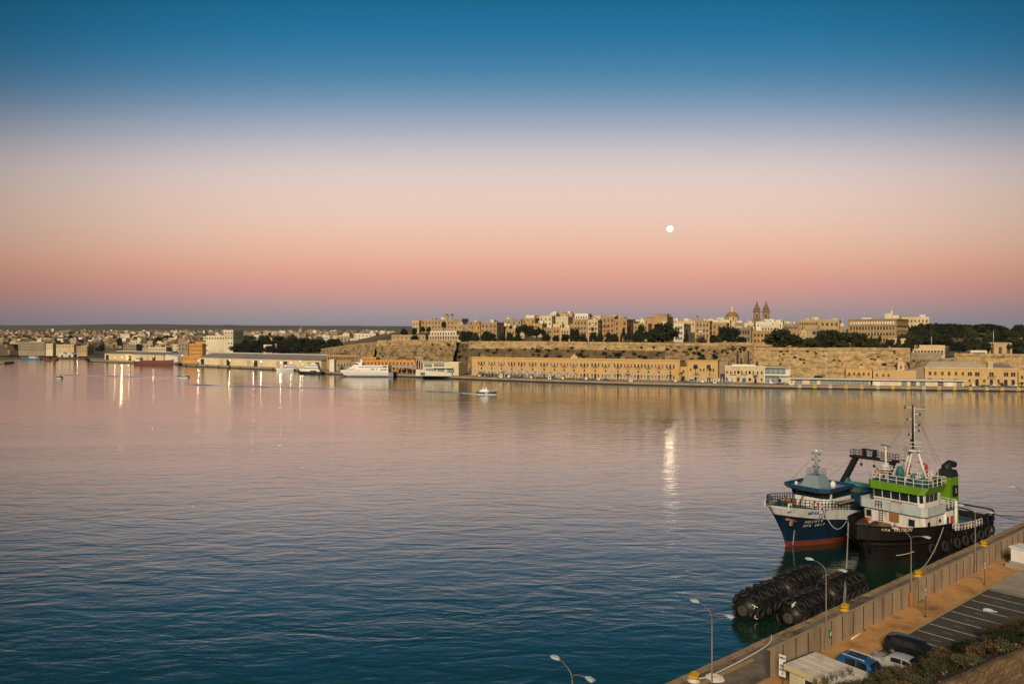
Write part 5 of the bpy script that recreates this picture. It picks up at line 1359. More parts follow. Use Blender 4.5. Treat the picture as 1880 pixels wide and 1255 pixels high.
# named larger buildings near the inlet
for (lab, x0, x1, yt, Y, m, rows_, cols_) in [
    ("long grey apartment range on the inlet shore with a light roof", 34, 82, 627.5, 1110, "limestone_grey", 3, 10), ("cream square block next to the grey apartment range", 84, 97, 630, 1100, "plaster_cream", 2, 3),
    ("wide tan depot with a blank front above the inlet", 103, 136, 632, 1085, "limestone_pale", 1, 6), ("white flat block in front of a grey wall on the town slope", 88, 116, 621.5, 1350, "plaster_white", 1, 6),
    ("dark grey multi storey car park on the slope", 226, 250, 631.5, 1060, "limestone_grey", 4, 6), ("pale factory with square openings behind the transit shed", 272, 305, 637, 1010, "plaster_cream", 3, 7),
    ("tall grey cube beside the ochre mill", 327, 345, 629, 900, "limestone_grey", 2, 3), ("tan warehouse with open bays on the inlet shore", 140, 160, 635, 1075, "limestone", 2, 4), ("white school block high on the slope", 221, 238, 612.5, 1900, "plaster_white", 1, 5),
    ("white modern hospital block with stepped floors behind the embankment", 650, 690, 612, 1050, "plaster_white", 3, 6), ("low white hall among the dark trees", 484, 499, 632.5, 830, "plaster_white", 1, 3), ("small ochre farmhouse among the dark trees", 500, 508, 630.5, 835, "limestone_ochre", 1, 2)]:
    bld(lab, x0, x1, yt, 0, 14, m, rows_, cols_, 1.6, 1.8, rot=-8, Y=Y, zb=min(2.0, 2) if Y < 1150 and x0 < 430 else left_height((x0 - PX_CX) / F_PX * Y, Y) - 3, name="town_block", side=1)
for (x, lab) in ((114, "low pale gabled boathouse beside the red workboat"), (128, "second pale gabled boathouse on the inlet shore")):
    Y = 1040; c = at(x, 656, Y); root = thing("boathouse", (c.x - 5, c.y, 1.9), 0, lab, "boathouse")
    b = MB(); b.box(0, 10, 0, 9, 0, 3.6); b.build("wall", "plaster_cream", root); b = MB(); b.hexa([(-.3, -.3, 3.6), (10.3, -.3, 3.6), (10.3, 9.3, 3.6), (-.3, 9.3, 3.6)], [(4.7, -.3, 6.6), (5.3, -.3, 6.6), (5.3, 9.3, 6.6), (4.7, 9.3, 6.6)]); b.build("roof", "roof_white", root)
    link("door", window_mesh('plain', "plaster_cream", "shutter_dark"), root, (5, 0, .05), 0, (3, 1, 2.6))
# parish church on the town skyline
Y = 2300; c = at(552, 617, Y); zb = left_height(c.x, Y) - 2; k = Y / F_PX
root = thing("parish_church", (c.x, c.y, zb), 0, "hazy sandstone parish church with dome on the town skyline", "church")
b = MB(); b.box(-3 * k, 22 * k, 0, 20, 0, 8 + (617 - 614) * k); b.build("wall", "limestone_ochre", root)
def zz_(y): return zat(y, Y) - zb
b = MB(); b.lathe([(4.4 * k, 6), (4.4 * k, zz_(610)), (4.0 * k, zz_(606)), (2.6 * k, zz_(603.5)), (.8 * k, zz_(602.5)), (.7 * k, zz_(600.5)), (.1, zz_(599))], 12); b.build("dome", "limestone_grey", root)
for dx in (14.5, 18.5):
    b = MB(); b.box((dx - 1.5) * k, (dx + 1.5) * k, 2, 2 + 3 * k, 0, zz_(605.5)); b.lathe([(1.4 * k, zz_(605.5)), (.8 * k, zz_(604)), (.1, zz_(602.5))], 8, (dx * k, 2 + 1.5 * k, 0)); b.build("bell_tower", "limestone_ochre", root)

# ---------------------------------------------------------------- trees
def crown_mesh(seed, kind, n, leaf, m):
    r = random.Random(seed); b = MB()
    cl = []
    nc = {'dome': 30, 'umbrella': 22, 'cone': 26, 'bush': 16, 'palm': 0}[kind]
    for i in range(nc):
        a = r.uniform(0, 2 * math.pi); q = math.sqrt(r.random())
        if kind == 'dome':
            el = r.random(); z = .15 + .8 * el; rad = math.sqrt(max(0, 1 - (max(0, el - .1)) ** 2.2)) * q ** .6 * .82; cl.append((rad * math.cos(a), rad * math.sin(a), z, r.uniform(.2, .34)))
        elif kind == 'umbrella':
            rad = q * .8; z = .72 + .22 * (1 - rad) + r.uniform(-.08, .06); cl.append((rad * math.cos(a), rad * math.sin(a), z, r.uniform(.16, .28)))
        elif kind == 'cone':
            el = r.random(); rad = (1 - el) ** .8 * q ** .6 * .8; cl.append((rad * math.cos(a), rad * math.sin(a), .1 + el * .85, r.uniform(.14, .26)))
        else:
            rad = q * .75; z = .12 + r.random() * .6 * (1 - rad * .5); cl.append((rad * math.cos(a), rad * math.sin(a), z, r.uniform(.22, .4)))
    for i in range(n):
        cx, cy, cz, cr = cl[i % nc]
        d = Vector((r.gauss(0, 1), r.gauss(0, 1), r.gauss(0, .8))).normalized() * cr * r.random() ** .35
        p = Vector((cx, cy, cz)) + d
        if p.z < 0.02: p.z = r.uniform(.02, .15)
        s = leaf * r.uniform(.6, 1.4)
        u = Vector((r.gauss(0, 1), r.gauss(0, 1), r.gauss(0, .7))).normalized(); w = u.orthogonal().normalized()
        w = (Matrix.Rotation(r.uniform(0, 6.28), 3, u) @ w)
        t = u.cross(w)
        b.poly([p - w * s, p + t * s * .45, p + w * s, p - t * s * .5])
    return b.mesh("crown", m)
CROWNS = {}
for kind in ('dome', 'umbrella', 'cone', 'bush'):
    for v in range(3):
        for m in ("leaf_dark", "leaf_mid") if kind != 'umbrella' else ("leaf_dark",):
            CROWNS[(kind, v, m)] = crown_mesh(v * 7 + len(kind) * 13, kind, {'dome': 2800, 'umbrella': 2000, 'cone': 1500, 'bush': 1100}[kind], {'dome': .088, 'umbrella': .07, 'cone': .075, 'bush': .09}[kind], m)
CROWNS[('bush', 0, 'leaf_purple')] = crown_mesh(5, 'bush', 1100, .09, 'leaf_purple')
def trunk_mesh():
    b = MB(); b.tube([(0, 0, -.15), (.02, 0, .4), (.0, .02, .75)], [.075, .055, .03], 7)
    for i in range(5):
        a = i * 1.26; b.tube([(.01, 0, .38 + .05 * i), (.3 * math.cos(a), .3 * math.sin(a), .62 + .05 * i), (.55 * math.cos(a), .55 * math.sin(a), .78 + .03 * i)], [.035, .022, .01], 5)
    return b.mesh("trunk", "bark")
TRUNK = trunk_mesh()
tr = random.Random(3)
def tree(x, ytop, ybase, w, kind, off=None, Y=None, m="leaf_dark", name="broadleaf_tree", label=None, group=None):
    Y = Y if Y is not None else quay_Y(x, off)
    c = at(x, ybase, Y); h = (ybase - ytop) * Y / F_PX; rw = w * 1.1 * Y / F_PX / 2
    root = thing(name, c, tr.uniform(0, 6.28), label, "tree", group)
    zlow = .12 if kind in ('dome', 'cone') else .0
    link("trunk", TRUNK, root, None, 0, (h * .55, h * .55, h * (1.0 if kind == 'umbrella' else .8)))
    link("crown", CROWNS[(kind, tr.randrange(3), m)] if m != 'leaf_purple' else CROWNS[('bush', 0, m)], root, (0, 0, h * zlow), 0, (rw, rw, h * (1 - zlow)))
# promenade trees on the rampart
g_ = "trees along the rampart promenade"
for (x, yt, yb, w, kind, off) in [(851, 609, 628, 15, 'dome', 58), (862, 610, 628, 16, 'dome', 60), (873, 612, 628, 15, 'dome', 57), (893, 610, 628.5, 20, 'dome', 57), (903, 613, 628.5, 18, 'dome', 55), (922, 614, 628.5, 14, 'dome', 56), (936, 612, 628.5, 13, 'dome', 56), (950, 615, 629, 15, 'dome', 54),
                                  (1003, 614, 629, 15, 'dome', 56), (1020, 617, 629, 12, 'dome', 55), (1038, 614, 629, 16, 'dome', 56), (1072, 615, 630, 15, 'dome', 54), (1090, 611, 630, 16, 'dome', 56), (1101, 613, 630, 14, 'dome', 54), (1117, 612, 630.5, 13, 'dome', 56), (1127, 614, 630.5, 16, 'dome', 54),
                                  (1168, 614, 631, 16, 'dome', 54), (1196, 617, 631, 14, 'dome', 55), (1310, 616, 631.5, 16, 'dome', 54), (1322, 620, 631.5, 12, 'dome', 54), (1362, 619, 631.5, 18, 'dome', 52)]:
    tree(x, yt, yb, w, kind, off, label="dark leafy tree on the rampart promenade", group=g_, m=tr.choice(["leaf_dark", "leaf_dark", "leaf_mid"]))
for (x, yt, yb, w, kind, off, lab) in [(964, 599, 628.5, 36, 'umbrella', 60, "wide spreading umbrella pine on the rampart promenade"), (985, 605, 629, 34, 'umbrella', 58, "second lower umbrella pine leaning beside the wide one"),
                                       (1056, 605.5, 629.5, 19, 'dome', 60, "tall rounded holm oak before the five storey tenement"), (1145, 603, 630.5, 15, 'cone', 58, "pointed pine beside the broad ochre tenement"), (1153, 601, 630.5, 13, 'cone', 60, "taller pointed pine of the promenade pair"),
                                       (1177, 600, 631, 23, 'dome', 60, "upright ficus before the theatre block"), (1217, 597, 631.5, 56, 'dome', 60, "huge round ficus dome before the white house"), (1260, 607, 631.5, 13, 'cone', 56, "narrow cypress beside the white house flank"),
                                       (1337, 602.5, 631, 41, 'dome', 62, "big round clipped tree before the grey palace"), (1435, 608.5, 641, 66, 'dome', 54, "vast dark dome of trees before the garden palace"), (1486, 622, 641, 40, 'dome', 50, "low dark thicket tree beneath the church front"),
                                       (1526, 609, 641.5, 56, 'dome', 56, "broad dark ficus between church front and office block"), (1566, 612.5, 641.5, 60, 'dome', 54, "broad dark ficus at the foot of the office block"), (1507, 617, 641, 34, 'dome', 52, "shorter ficus filling the gap below the ministry block"), (1596, 622, 641.5, 34, 'dome', 52, "rounded bay tree beside the garden pavilion"),
                                       (1600, 618, 641, 12, 'cone', 56, "slim cypress before the office block"), (1615, 617, 641, 14, 'cone', 55, "second slim cypress by the garden terrace"), (1634, 624, 642, 22, 'dome', 50, "small dense tree at the garden terrace"), (1650, 618, 642, 14, 'cone', 53, "dark spruce shaped tree near the bastion corner"), (1666, 619, 642, 16, 'cone', 52, "last conifer on the bastion corner"),
                                       (761, 603, 616, 10, 'dome', 120, "small round tree under the corner tower"), (741, 604, 617, 13, 'dome', 100, "lone dark bush tree on the slope of the fort"), (776, 600, 610, 10, 'dome', 150, "clipped tree on the fort terrace"), (787, 601, 610, 9, 'dome', 150, "second clipped tree on the fort terrace"), (815, 592, 612, 9, 'umbrella', 130, "single pine before the fort block"), (762, 616, 626, 14, 'dome', 60, "round shrub tree on the bastion edge")]:
    tree(x, yt, yb, w, kind, off, label=lab, m="leaf_dark" if x < 1400 or x % 2 else "leaf_mid", name={"umbrella": "umbrella_pine", "cone": "conifer", "dome": "broadleaf_tree"}[kind])
tree(1288, 614, 632, 20, 'bush', 52, m="leaf_purple", label="purple flowering tree by the balconied sandstone house", name="flowering_tree")
# gardens on the hill beyond the office block
for i in range(44):
    x = 1668 + (i * 53 % 225) + tr.uniform(-4, 4); row = i % 4
    off = [66, 95, 135, 185][row]; yb = [646, 634, 622, 612][row] + tr.uniform(-2, 2); hgt = [22, 25, 24, 17][row]
    yt = max(yb - hgt * tr.uniform(.8, 1.1), 594 + (4 if x > 1820 else 0) + 4 * abs(noise.noise(Vector((x * .04, 3, 1)))))
    if 1672 < x < 1738 and row == 0: continue
    if 1808 < x < 1862 and row == 0: continue
    tree(x, yt, yb, tr.uniform(28, 44), 'dome', off, m=["leaf_dark", "leaf_dark", "leaf_mid"][i % 3], label="dense dark tree in the hillside gardens", group="garden trees beyond the office block")
# wooded rise behind the sheds
for i in range(22):
    x = 440 + i * 8.8 + tr.uniform(-4, 4); row = i % 3; Y = [790, 840, 900][row]
    yb = [646, 637, 632][row]; yt = yb - tr.uniform(9, 15)
    tree(x, yt, yb + 3, tr.uniform(20, 34), 'dome', Y=Y, m=["leaf_dark", "leaf_dark", "leaf_mid"][i % 3], label="dark tree on the wooded rise behind the long shed", group="trees behind the silo wharf")
for i in range(26):
    x = tr.uniform(0, 345); Y = tr.uniform(1080, 1900); z = left_height((x - PX_CX) / F_PX * Y, Y); yb = PX_HOR + (CAM_H - z) / Y * F_PX
    tree(x, yb - tr.uniform(7, 11), yb + 1, tr.uniform(12, 24), 'dome', Y=Y, m="leaf_dark", label="dark tree between the houses of the far town", group="trees in the far town")
# scrub growing on the ramparts
sr = random.Random(12)
def face_off(x, y, pts, lean, zb=1.5):
    """metres behind the quay edge of the leaning rampart face at this spot"""
    off = interp([(a, c) for a, _, c in pts], x); zt = zat(interp([(a, b_) for a, b_, _ in pts], x), quay_Y(x, off))
    z = zat(y, quay_Y(x, off)); v = max(0, min(1, (z - zb) / (zt - zb)))
    return off - (1 - v) * lean * (zt - zb) - .2
FACES = [(0, 26, [(693, 627, 50), (760, 626, 46), (838, 627, 42)], .2, (696, 836), (630, 655)), (26, 44, [(838, 628, 47), (849, 628, 49), (862, 628.5, 46)], .1, (839, 862), (630, 684)),
         (44, 90, [(861, 628.5, 43), (1000, 629, 43), (1120, 630.5, 43), (1222, 632, 43)], .16, (864, 1220), (636, 656)), (90, 118, [(1221, 632, 44), (1260, 632, 46), (1318, 632.5, 46)], .18, (1222, 1318), (634, 662)),
         (118, 140, [(1317, 631.5, 45), (1350, 631.5, 42), (1384, 631.5, 42)], .08, (1320, 1384), (633, 650)), (140, 176, [(1382, 634, 44), (1384.5, 640.5, 40), (1500, 641, 36), (1600, 641, 36), (1671, 641.5, 38)], .10, (1400, 1668), (643, 672)),
         (176, 190, [(1668, 663, 34), (1700, 660, 40), (1756, 656, 46)], .25, (1672, 1750), (660, 672)), (190, 208, [(590, 640, 80), (640, 633, 62), (668, 630, 56), (692, 627.5, 52)], .35, (600, 690), (640, 655)), (208, 216, None, 0, (1490, 1545), (690, 697))]
for i in range(216):
    for a0, a1, pts_, lean_, xr_, yr_ in FACES:
        if a0 <= i < a1: break
    x, y = sr.uniform(*xr_), sr.uniform(*yr_)
    off = 18 if pts_ is None else face_off(x, y, pts_, lean_)
    Y = quay_Y(x, off); c = at(x, y, Y); s = sr.uniform(.6, 1.5) * (1.5 if i < 60 and i >= 26 or pts_ is None else 1)
    if 140 <= i < 176: s *= .8
    if i < 26 or 44 <= i < 118: s *= 1.35
    o = link("rampart_shrub", CROWNS[('bush', i % 3, 'leaf_dark' if i % 3 else 'leaf_mid')], None, (c.x, c.y, c.z - s * .5), i * 1.3, (s, s, s * 1.1))
    tag(o, "wild shrub rooted in the rampart stone", "shrub", "shrubs growing on the ramparts")
# palms on the waterfront
def palm_mesh():
    b = MB(); r = random.Random(4)
    for i in range(22):
        a = i * 2 * math.pi / 22 + r.uniform(-.1, .1); up = r.uniform(-.1, .8); d = Vector((math.cos(a), math.sin(a), 0)); s = d.cross(Vector((0, 0, 1)))
        prev = None
        for k in range(6):
            t = k / 5; p = d * (t * .95) + Vector((0, 0, up * t * 1.1 - 1.0 * t * t * .8)); wd = .11 * math.sin(math.pi * min(1, t + .15)) + .01
            q = (p - s * wd + Vector((0, 0, -wd * .5)), p, p + s * wd + Vector((0, 0, -wd * .5)))
            if prev: b.poly([prev[0], prev[1], q[1], q[0]]); b.poly([prev[1], prev[2], q[2], q[1]])
            prev = q
    return b.mesh("frond_crown", "leaf_mid")
PALM = palm_mesh()
for i, (x, yt, off) in enumerate([(1277, 669, 12), (1303, 673, 12), (1251, 680, 14), (1230, 684, 14), (1387, 686, 12), (1135, 681, 16), (925, 676, 20), (1838, 699, 8), (1876, 698, 8), (998, 680, 17), (1153, 681, 15)]):
    Y = quay_Y(x, off); c = at(x, yt + 4, Y); h = c.z - 1.95
    root = thing("palm_tree", (c.x, c.y, 1.95), i, ["tall date palm before the arched hall", "date palm at the shaded block end of the arched hall"][i] if i < 2 else "small palm planted along the waterfront vaults", "palm", "palms on the waterfront" if i >= 2 else None)
    b = MB(); b.tube([(0, 0, 0), (.1, 0, h * .5), (0, .05, h)], [.3, .22, .2], 7); b.build("trunk", "bark", root)
    link("crown", PALM, root, (0, 0, h - .1), 0, (2.4, 2.4, 2.4))
# ---------------------------------------------------------------- ship materials
mat("ship_white", (.66, .65, .61), .5, .10, .8, stain=(.26, .125, .05), stain_scale=1.2, stain_amt=.85, streak=.18, bump=.004, bscale=3)
mat("ship_white_clean", (.70, .70, .68), .45, .08, 1.0, stain=(.42, .33, .23), stain_scale=1.0, stain_amt=.55, streak=.2)
mat("ship_bluegrey", (.44, .52, .53), .5, .10, .8, stain=(.33, .26, .18), stain_scale=.8, stain_amt=.65, streak=.2)
mat("tug_green", (.105, .245, .010), .42, .10, .7, stain=(.09, .20, .02), stain_scale=.6, stain_amt=.5)
mat("tug_hull", (.0055, .0055, .006), .62, .35, .8, stain=(.05, .028, .016), stain_scale=.45, stain_amt=.30, streak=.5, bump=.05, bscale=.9, spec=.2)
mat("deck_rust", (.13, .085, .06), .85, .3, .9, stain=(.05, .05, .05), stain_scale=.7, stain_amt=.7)
mat("deck_blue", (.035, .085, .12), .7, .25, .8, stain=(.03, .04, .05), stain_scale=1.0, stain_amt=.6)
mat("trawler_blue", (.005, .018, .045), .38, .15, .8, stain=(.03, .05, .06), stain_scale=.5, stain_amt=.35, streak=.4)
mat("trawler_roof", (.010, .050, .115), .45, .12, .8)
mat("trawler_white", (.64, .67, .66), .45, .10, .6, stain=(.36, .30, .24), stain_scale=.8, stain_amt=.55, streak=.25)
mat("mast_grey", (.20, .27, .31), .5, .1, 1.0)
mat("black_steel", (.012, .014, .017), .55, .25, 1.0)
mat("ship_glass", (.010, .022, .026), .08, .1, 1.0, spec=.6)
mat("life_orange", (.55, .11, .03), .6, .12, 2.0)
mat("rust_brown", (.28, .13, .045), .85, .3, 3.0)
mat("monitor_red", (.40, .03, .025), .5, .12, 2.0)
mat("letter_cream", (.62, .55, .36), .7, .25, 3.0); mat("letter_white", (.62, .62, .56), .7, .3, 3.0); mat("letter_blue", (.03, .10, .24), .6, .15, 3.0)
mat("rope_pale", (.42, .38, .31), .9, .2, 6.0); mat("rope_white", (.66, .64, .58), .9, .15, 6.0); mat("net_brown", (.06, .035, .028), .95, .5, 5.0); mat("net_teal", (.05, .22, .17), .9, .3, 5.0); mat("net_tan", (.30, .24, .15), .9, .3, 5.0); mat("net_green", (.04, .09, .06), .9, .4, 5.0)
mat("teal_gear", (.03, .14, .14), .6, .2, 2.0)
def rail(b, pts, h=1.0, n=3, r=.035, step=1.0, mi=0):
    """railing along a line: stanchions and n bars"""
    pts = [Vector(p) for p in pts]
    for a, c in zip(pts, pts[1:]):
        L_ = (c - a).length; k = max(1, round(L_ / step))
        for i in range(k + 1):
            p = a.lerp(c, i / k); b.bar(p, p + Vector((0, 0, h)), r * 2, mi=mi)
        for j in range(n):
            z = Vector((0, 0, h * (j + 1) / n)); b.bar(a + z, c + z, r * 1.8, mi=mi)
def lettering(txt, size, m, parent, p, nrm, bold=0.0, sx=1.0, name="lettering", shear=0.0, tilt=0.0):
    """flat letters standing on a side whose outward normal is nrm (parent space)"""
    me = text_mesh(txt, size, name, m, .01, bold, shear=shear)
    o = link(name, me, parent, p)
    n = Vector(nrm).normalized(); x = Vector((0, 0, 1)).cross(n).normalized(); y = n.cross(x)
    o.rotation_mode = 'QUATERNION'
    Mx = Matrix((x, y, n)).transposed()
    if tilt: Mx = Mx @ Matrix.Rotation(tilt, 3, 'Z')
    o.rotation_quaternion = Mx.to_quaternion()
    o.scale = (sx, 1, 1)
    return o
def lifebuoy(parent, p, nrm, R_=.42):
    n = Vector(nrm).normalized(); a = n.orthogonal().normalized(); c = n.cross(a)
    b = MB(); b.tube([Vector(p) + (a * math.cos(t * math.pi / 8) + c * math.sin(t * math.pi / 8)) * R_ for t in range(16)], .12, 6, closed=True)
    for i, q in enumerate(b.f): 
        if (i // 6) % 4 == 0: b.mi[i] = 1
    return b.build("lifebuoy", ["life_orange", "letter_white"], parent)

# ---------------------------------------------------------------- tug
TS, TB_ = so(80.5, 6.6), so(50.0, 8.9)
TL = (TB_ - TS).length
tug = thing("tugboat", TS, math.atan2(TB_.y - TS.y, TB_.x - TS.x), "black hulled tug with white wheelhouse, green roof band and green funnel", "tugboat")
td = [(0, 3.9, 3.3), (1.2, 4.7, 3.2), (4, 5.2, 3.1), (9, 5.4, 3.1), (13.2, 5.45, 3.3), (15.8, 5.45, 3.6), (16.0, 5.45, 4.7), (19.5, 5.4, 4.85), (22.5, 5.05, 5.0), (25, 4.35, 5.15), (27, 3.45, 5.3), (28.6, 2.35, 5.4), (29.7, 1.2, 5.45), (TL - .05, .06, 5.5)]
tw = [(0.6, 3.2), (1.6, 4.2), (4.2, 4.9), (9, 5.1), (13.2, 5.15), (15.7, 5.1), (15.9, 5.1), (19.0, 4.9), (21.6, 4.3), (23.8, 3.4), (25.6, 2.45), (26.9, 1.6), (27.8, .8), (28.2, .05)]
hull_mesh(TL, td, tw, -1.0, 14, flare=1.6, bands=[(9.9, 0)], deck_z=lambda x, z: 3.55 if x > 15.9 else 2.05).build("hull", ["tug_hull", "tug_hull", "deck_rust"], tug)
# rubbing strakes and ribbed bow fender
def hull_at(x, z, side):
    for i in range(len(td) - 1):
        if td[i][0] <= x <= td[i + 1][0]:
            t = (x - td[i][0]) / max(1e-6, td[i + 1][0] - td[i][0]); bd = td[i][1] + (td[i + 1][1] - td[i][1]) * t; zd = td[i][2] + (td[i + 1][2] - td[i][2]) * t
            bw = tw[i][1] + (tw[i + 1][1] - tw[i][1]) * t; xw = tw[i][0] + (tw[i + 1][0] - tw[i][0]) * t
            k = max(0, z / zd) ** 1.6
            return Vector((xw + (x - xw) * k, side * (bw + (bd - bw) * k), z))
for zf, r_ in ((4.35, .16), (2.75, .2)):
    for s in (-1, 1):
        b = MB(); b.tube([hull_at(x, min(zf, 2.7) if x < 16 else zf, s) + Vector((0, s * .05, 0)) for x in (2, 6, 10, 14, 17, 20, 23, 25.5, 27.5, 29, 30)], r_, 7); b.build("rubbing_strake", "tug_hull", tug)
b = MB()
for i in range(30):
    a = -1.5 + i * 1.6 / 29; x = 30 - 5.6 * (abs(a) / 1.15) ** 2.0; s = 1 if a > 0 else -1
    p0, p1 = hull_at(min(x, 30.3), 3.9, s), hull_at(min(x, 30.3), 1.4, s)
    b.tube([p0, p0.lerp(p1, .5), p1], .15, 5)
b.build("bow_fender", "tug_hull", tug)
tt = MB(); tt.tube([(.62 * math.cos(a * math.pi / 8), 0, .62 * math.sin(a * math.pi / 8)) for a in range(16)], .2, 7, closed=True); tyre_me = tt.mesh("tyre_fender", "tyre")
for x in (2.5, 4.8, 7.2, 9.6, 12.2, 14.6, 18.0, 21.0):
    for s in (-1, 1):
        p = hull_at(x, 1.75, s); o = link("tyre_fender", tyre_me, tug, (p.x, p.y + s * .22, p.z)); o.rotation_euler = (R(8) * s, R(20 * (x % 2)), 0)
b = MB()
for x in (2.5, 4.8, 7.2, 9.6, 12.2, 14.6):
    p = hull_at(x, 3.0, 1); b.tube([(p.x, p.y + .12, 3.2), (p.x, p.y + .2, 2.2)], .03, 4)
b.build("fender_chain", "steel_dark", tug)
# deckhouse, bridge deck and wheelhouse
def chbox(b, x0, x1, w, z0, z1, ch, mi=0, rake=0.0, w1=None):
    w1 = w1 or w
    B_ = [(x0, -w, z0), (x1 - ch, -w, z0), (x1, -w + ch, z0), (x1, w - ch, z0), (x1 - ch, w, z0), (x0, w, z0)]
    T_ = [(x0, -w1, z1), (x1 - ch + rake, -w1, z1), (x1 + rake, -w1 + ch, z1), (x1 + rake, w1 - ch, z1), (x1 - ch + rake, w1, z1), (x0, w1, z1)]
    b.hexa(B_, T_, mi)
b = MB(); chbox(b, 13.2, 21.6, 4.35, 3.4, 6.35, .5); b.box(13.2, 16, -4.2, 4.2, 2.0, 3.4); b.build("deckhouse", "ship_white", tug)
b = MB(); chbox(b, 13.1, 22.0, 4.75, 6.3, 6.45, .6); b.build("bridge_deck", "deck_blue", tug)
b = MB()
B_ = [(13.5, -4.75), (21.4, -4.75), (22.0, -4.15), (22.0, 4.15), (21.4, 4.75), (16.4, 4.75)]
for (xa, ya), (xb, yb) in zip(B_, B_[1:]):
    d = Vector((xb - xa, yb - ya, 0)).normalized(); n3 = Vector((d.y, -d.x, 0)) * .05
    b.hexa([Vector((xa, ya, 6.1)) - n3, Vector((xb, yb, 6.1)) - n3, Vector((xb, yb, 6.1)) + n3, Vector((xa, ya, 6.1)) + n3], [Vector((xa, ya, 7.35)) - n3, Vector((xb, yb, 7.35)) - n3, Vector((xb, yb, 7.35)) + n3, Vector((xa, ya, 7.35)) + n3])
b.build("bridge_bulwark", "ship_bluegrey", tug)
b = MB(); chbox(b, 15.6, 20.4, 3.7, 6.45, 9.0, .55, rake=.35); b.build("wheelhouse", "ship_white_clean", tug)
# windows: five across the front, one on each chamfer, rows on the sides
def pane(b, p, ux, uz, w, h, t=.05):
    p, ux, uz = Vector(p), Vector(ux).normalized(), Vector(uz).normalized(); n = ux.cross(uz).normalized()
    q = [p - ux * w / 2, p + ux * w / 2, p + ux * w / 2 + uz * h, p - ux * w / 2 + uz * h]
    b.hexa([v - n * t for v in q], [v + n * t for v in q])
upf = Vector((.35, 0, 2.55)).normalized()
for i in range(5):
    b = MB(); y = -2.5 + i * 1.25; pane(b, (20.4 + .35 * 1.2 / 2.55 + .02, y, 7.62), (0, 1, 0), upf, 1.08, 1.05); b.build("window", "ship_glass", tug)
for s in (-1, 1):
    b = MB(); pane(b, (20.12 + .2, s * 3.44, 7.62), (-.7 * s, .7, 0) if s > 0 else (.7, .7, 0), upf, .5, 1.05); b.build("window", "ship_glass", tug)
    for i in range(3):
        b = MB(); pane(b, (19.2 - i * 1.1, s * 3.71, 7.65), (1, 0, 0), (0, 0, 1), .95, 1.0, .03); b.build("window", "ship_glass", tug)
    b = MB(); pane(b, (16.05, s * 3.71, 6.5), (1, 0, 0), (0, 0, 1), .55, 1.9, .03); b.build("door", "ship_bluegrey", tug)
b = MB(); b.box(20.42, 20.75, -3.2, 3.2, 7.40, 7.50); b.box(20.5, 20.9, -3.2, 3.2, 8.74, 8.84); b.build("window_sill", "ship_white_clean", tug)
# green band that leans outward above the windows
b = MB(); chbox(b, 15.2, 21.0, 3.85, 8.75, 8.85, .6)
B_ = [(15.2, -3.9), (20.6, -3.9), (21.15, -3.3), (21.15, 3.3), (20.6, 3.9), (15.2, 3.9)]; T_ = [(15.0, -4.3), (20.0, -4.3), (20.6, -3.7), (20.6, 3.7), (20.0, 4.3), (15.0, 4.3)]
b.hexa([(x, y, 8.8) for x, y in B_], [(x, y, 9.75) for x, y in T_])
b.build("roof_band", "tug_green", tug)
b = MB(); b.box(15.1, 20.0, -4.0, 4.0, 9.76, 9.80); b.build("roof_deck", "deck_blue", tug)
b = MB(); rail(b, [(15.1, -4.2, 9.76), (19.9, -4.2, 9.76), (20.4, -3.6, 9.76), (20.4, 3.6, 9.76), (19.9, 4.2, 9.76), (15.1, 4.2, 9.76), (15.1, -4.2, 9.76)], 1.05, 2, .04, 1.25); b.build("roof_rail", "ship_white_clean", tug)
# deckhouse front: windows, rust patch, vents
def front_part(name, y, z, w, h, m, dx=.03):
    b = MB(); b.box(21.6, 21.6 + dx, y - w / 2, y + w / 2, z, z + h); return b.build(name, m, tug)
front_part("window", -3.35, 4.75, .75, .95, "ship_glass"); front_part("window", 2.75, 4.5, .85, .95, "ship_glass")
front_part("rusty_plate", .35, 4.65, 1.35, 1.15, "rust_brown", .12); front_part("lifebuoy_box", -3.4, 4.2, .6, .4, "life_orange", .15)
for y, z, w, h in ((-.9, 3.6, 1.6, .7), (1.2, 3.55, 1.5, .6)): front_part("winch_locker", y, z, w, h, "rust_brown" if y < 0 else "monitor_red", .7)
for s in (1,):
    for i, x in enumerate((20.2, 15.0)):
        b = MB(); b.box(x - .35, x + .35, 4.36, 4.40, 4.3, 5.2); b.build("window", "ship_glass", tug)
    b = MB(); b.lathe([(.28, 0), (.28, .06)], 12, (17.2, 4.36, 5.0), M=Matrix.Rotation(R(-90), 3, 'X')); b.build("porthole", "ship_glass", tug)
    b = MB(); b.box(13.5, 14.1, 4.36, 4.42, 3.4, 5.2); b.build("door", "monitor_red", tug)
    b = MB(); b.tube([(13.4, 4.75, 2.4), (13.4, 4.75, 7.4)], .22, 8); b.tube([(16.0, 4.5, 3.5), (16.0, 4.5, 6.2)], .25, 8); b.build("vent_pipe", "ship_white_clean", tug)
    b = MB(); rail(b, [(16.4, 4.72, 6.45), (13.3, 4.72, 6.45)], 1.05, 3, .035, 1.1); rail(b, [(13.3, 4.72, 6.45), (13.3, -4.0, 6.45)], 1.05, 3, .035, 1.1); b.build("bridge_rail", "ship_white_clean", tug)
b = MB(); rail(b, [(15.6, 5.3, 3.45), (12.8, 5.3, 3.2), (9, 5.25, 3.0), (6.4, 5.15, 3.0)], 1.0, 2, .045, .95); rail(b, [(15.6, -5.3, 3.45), (12.8, -5.3, 3.2), (9, -5.25, 3.0), (6.4, -5.15, 3.0)], 1.0, 2, .045, .95); b.build("deck_rail", "ship_white_clean", tug)
b = MB()
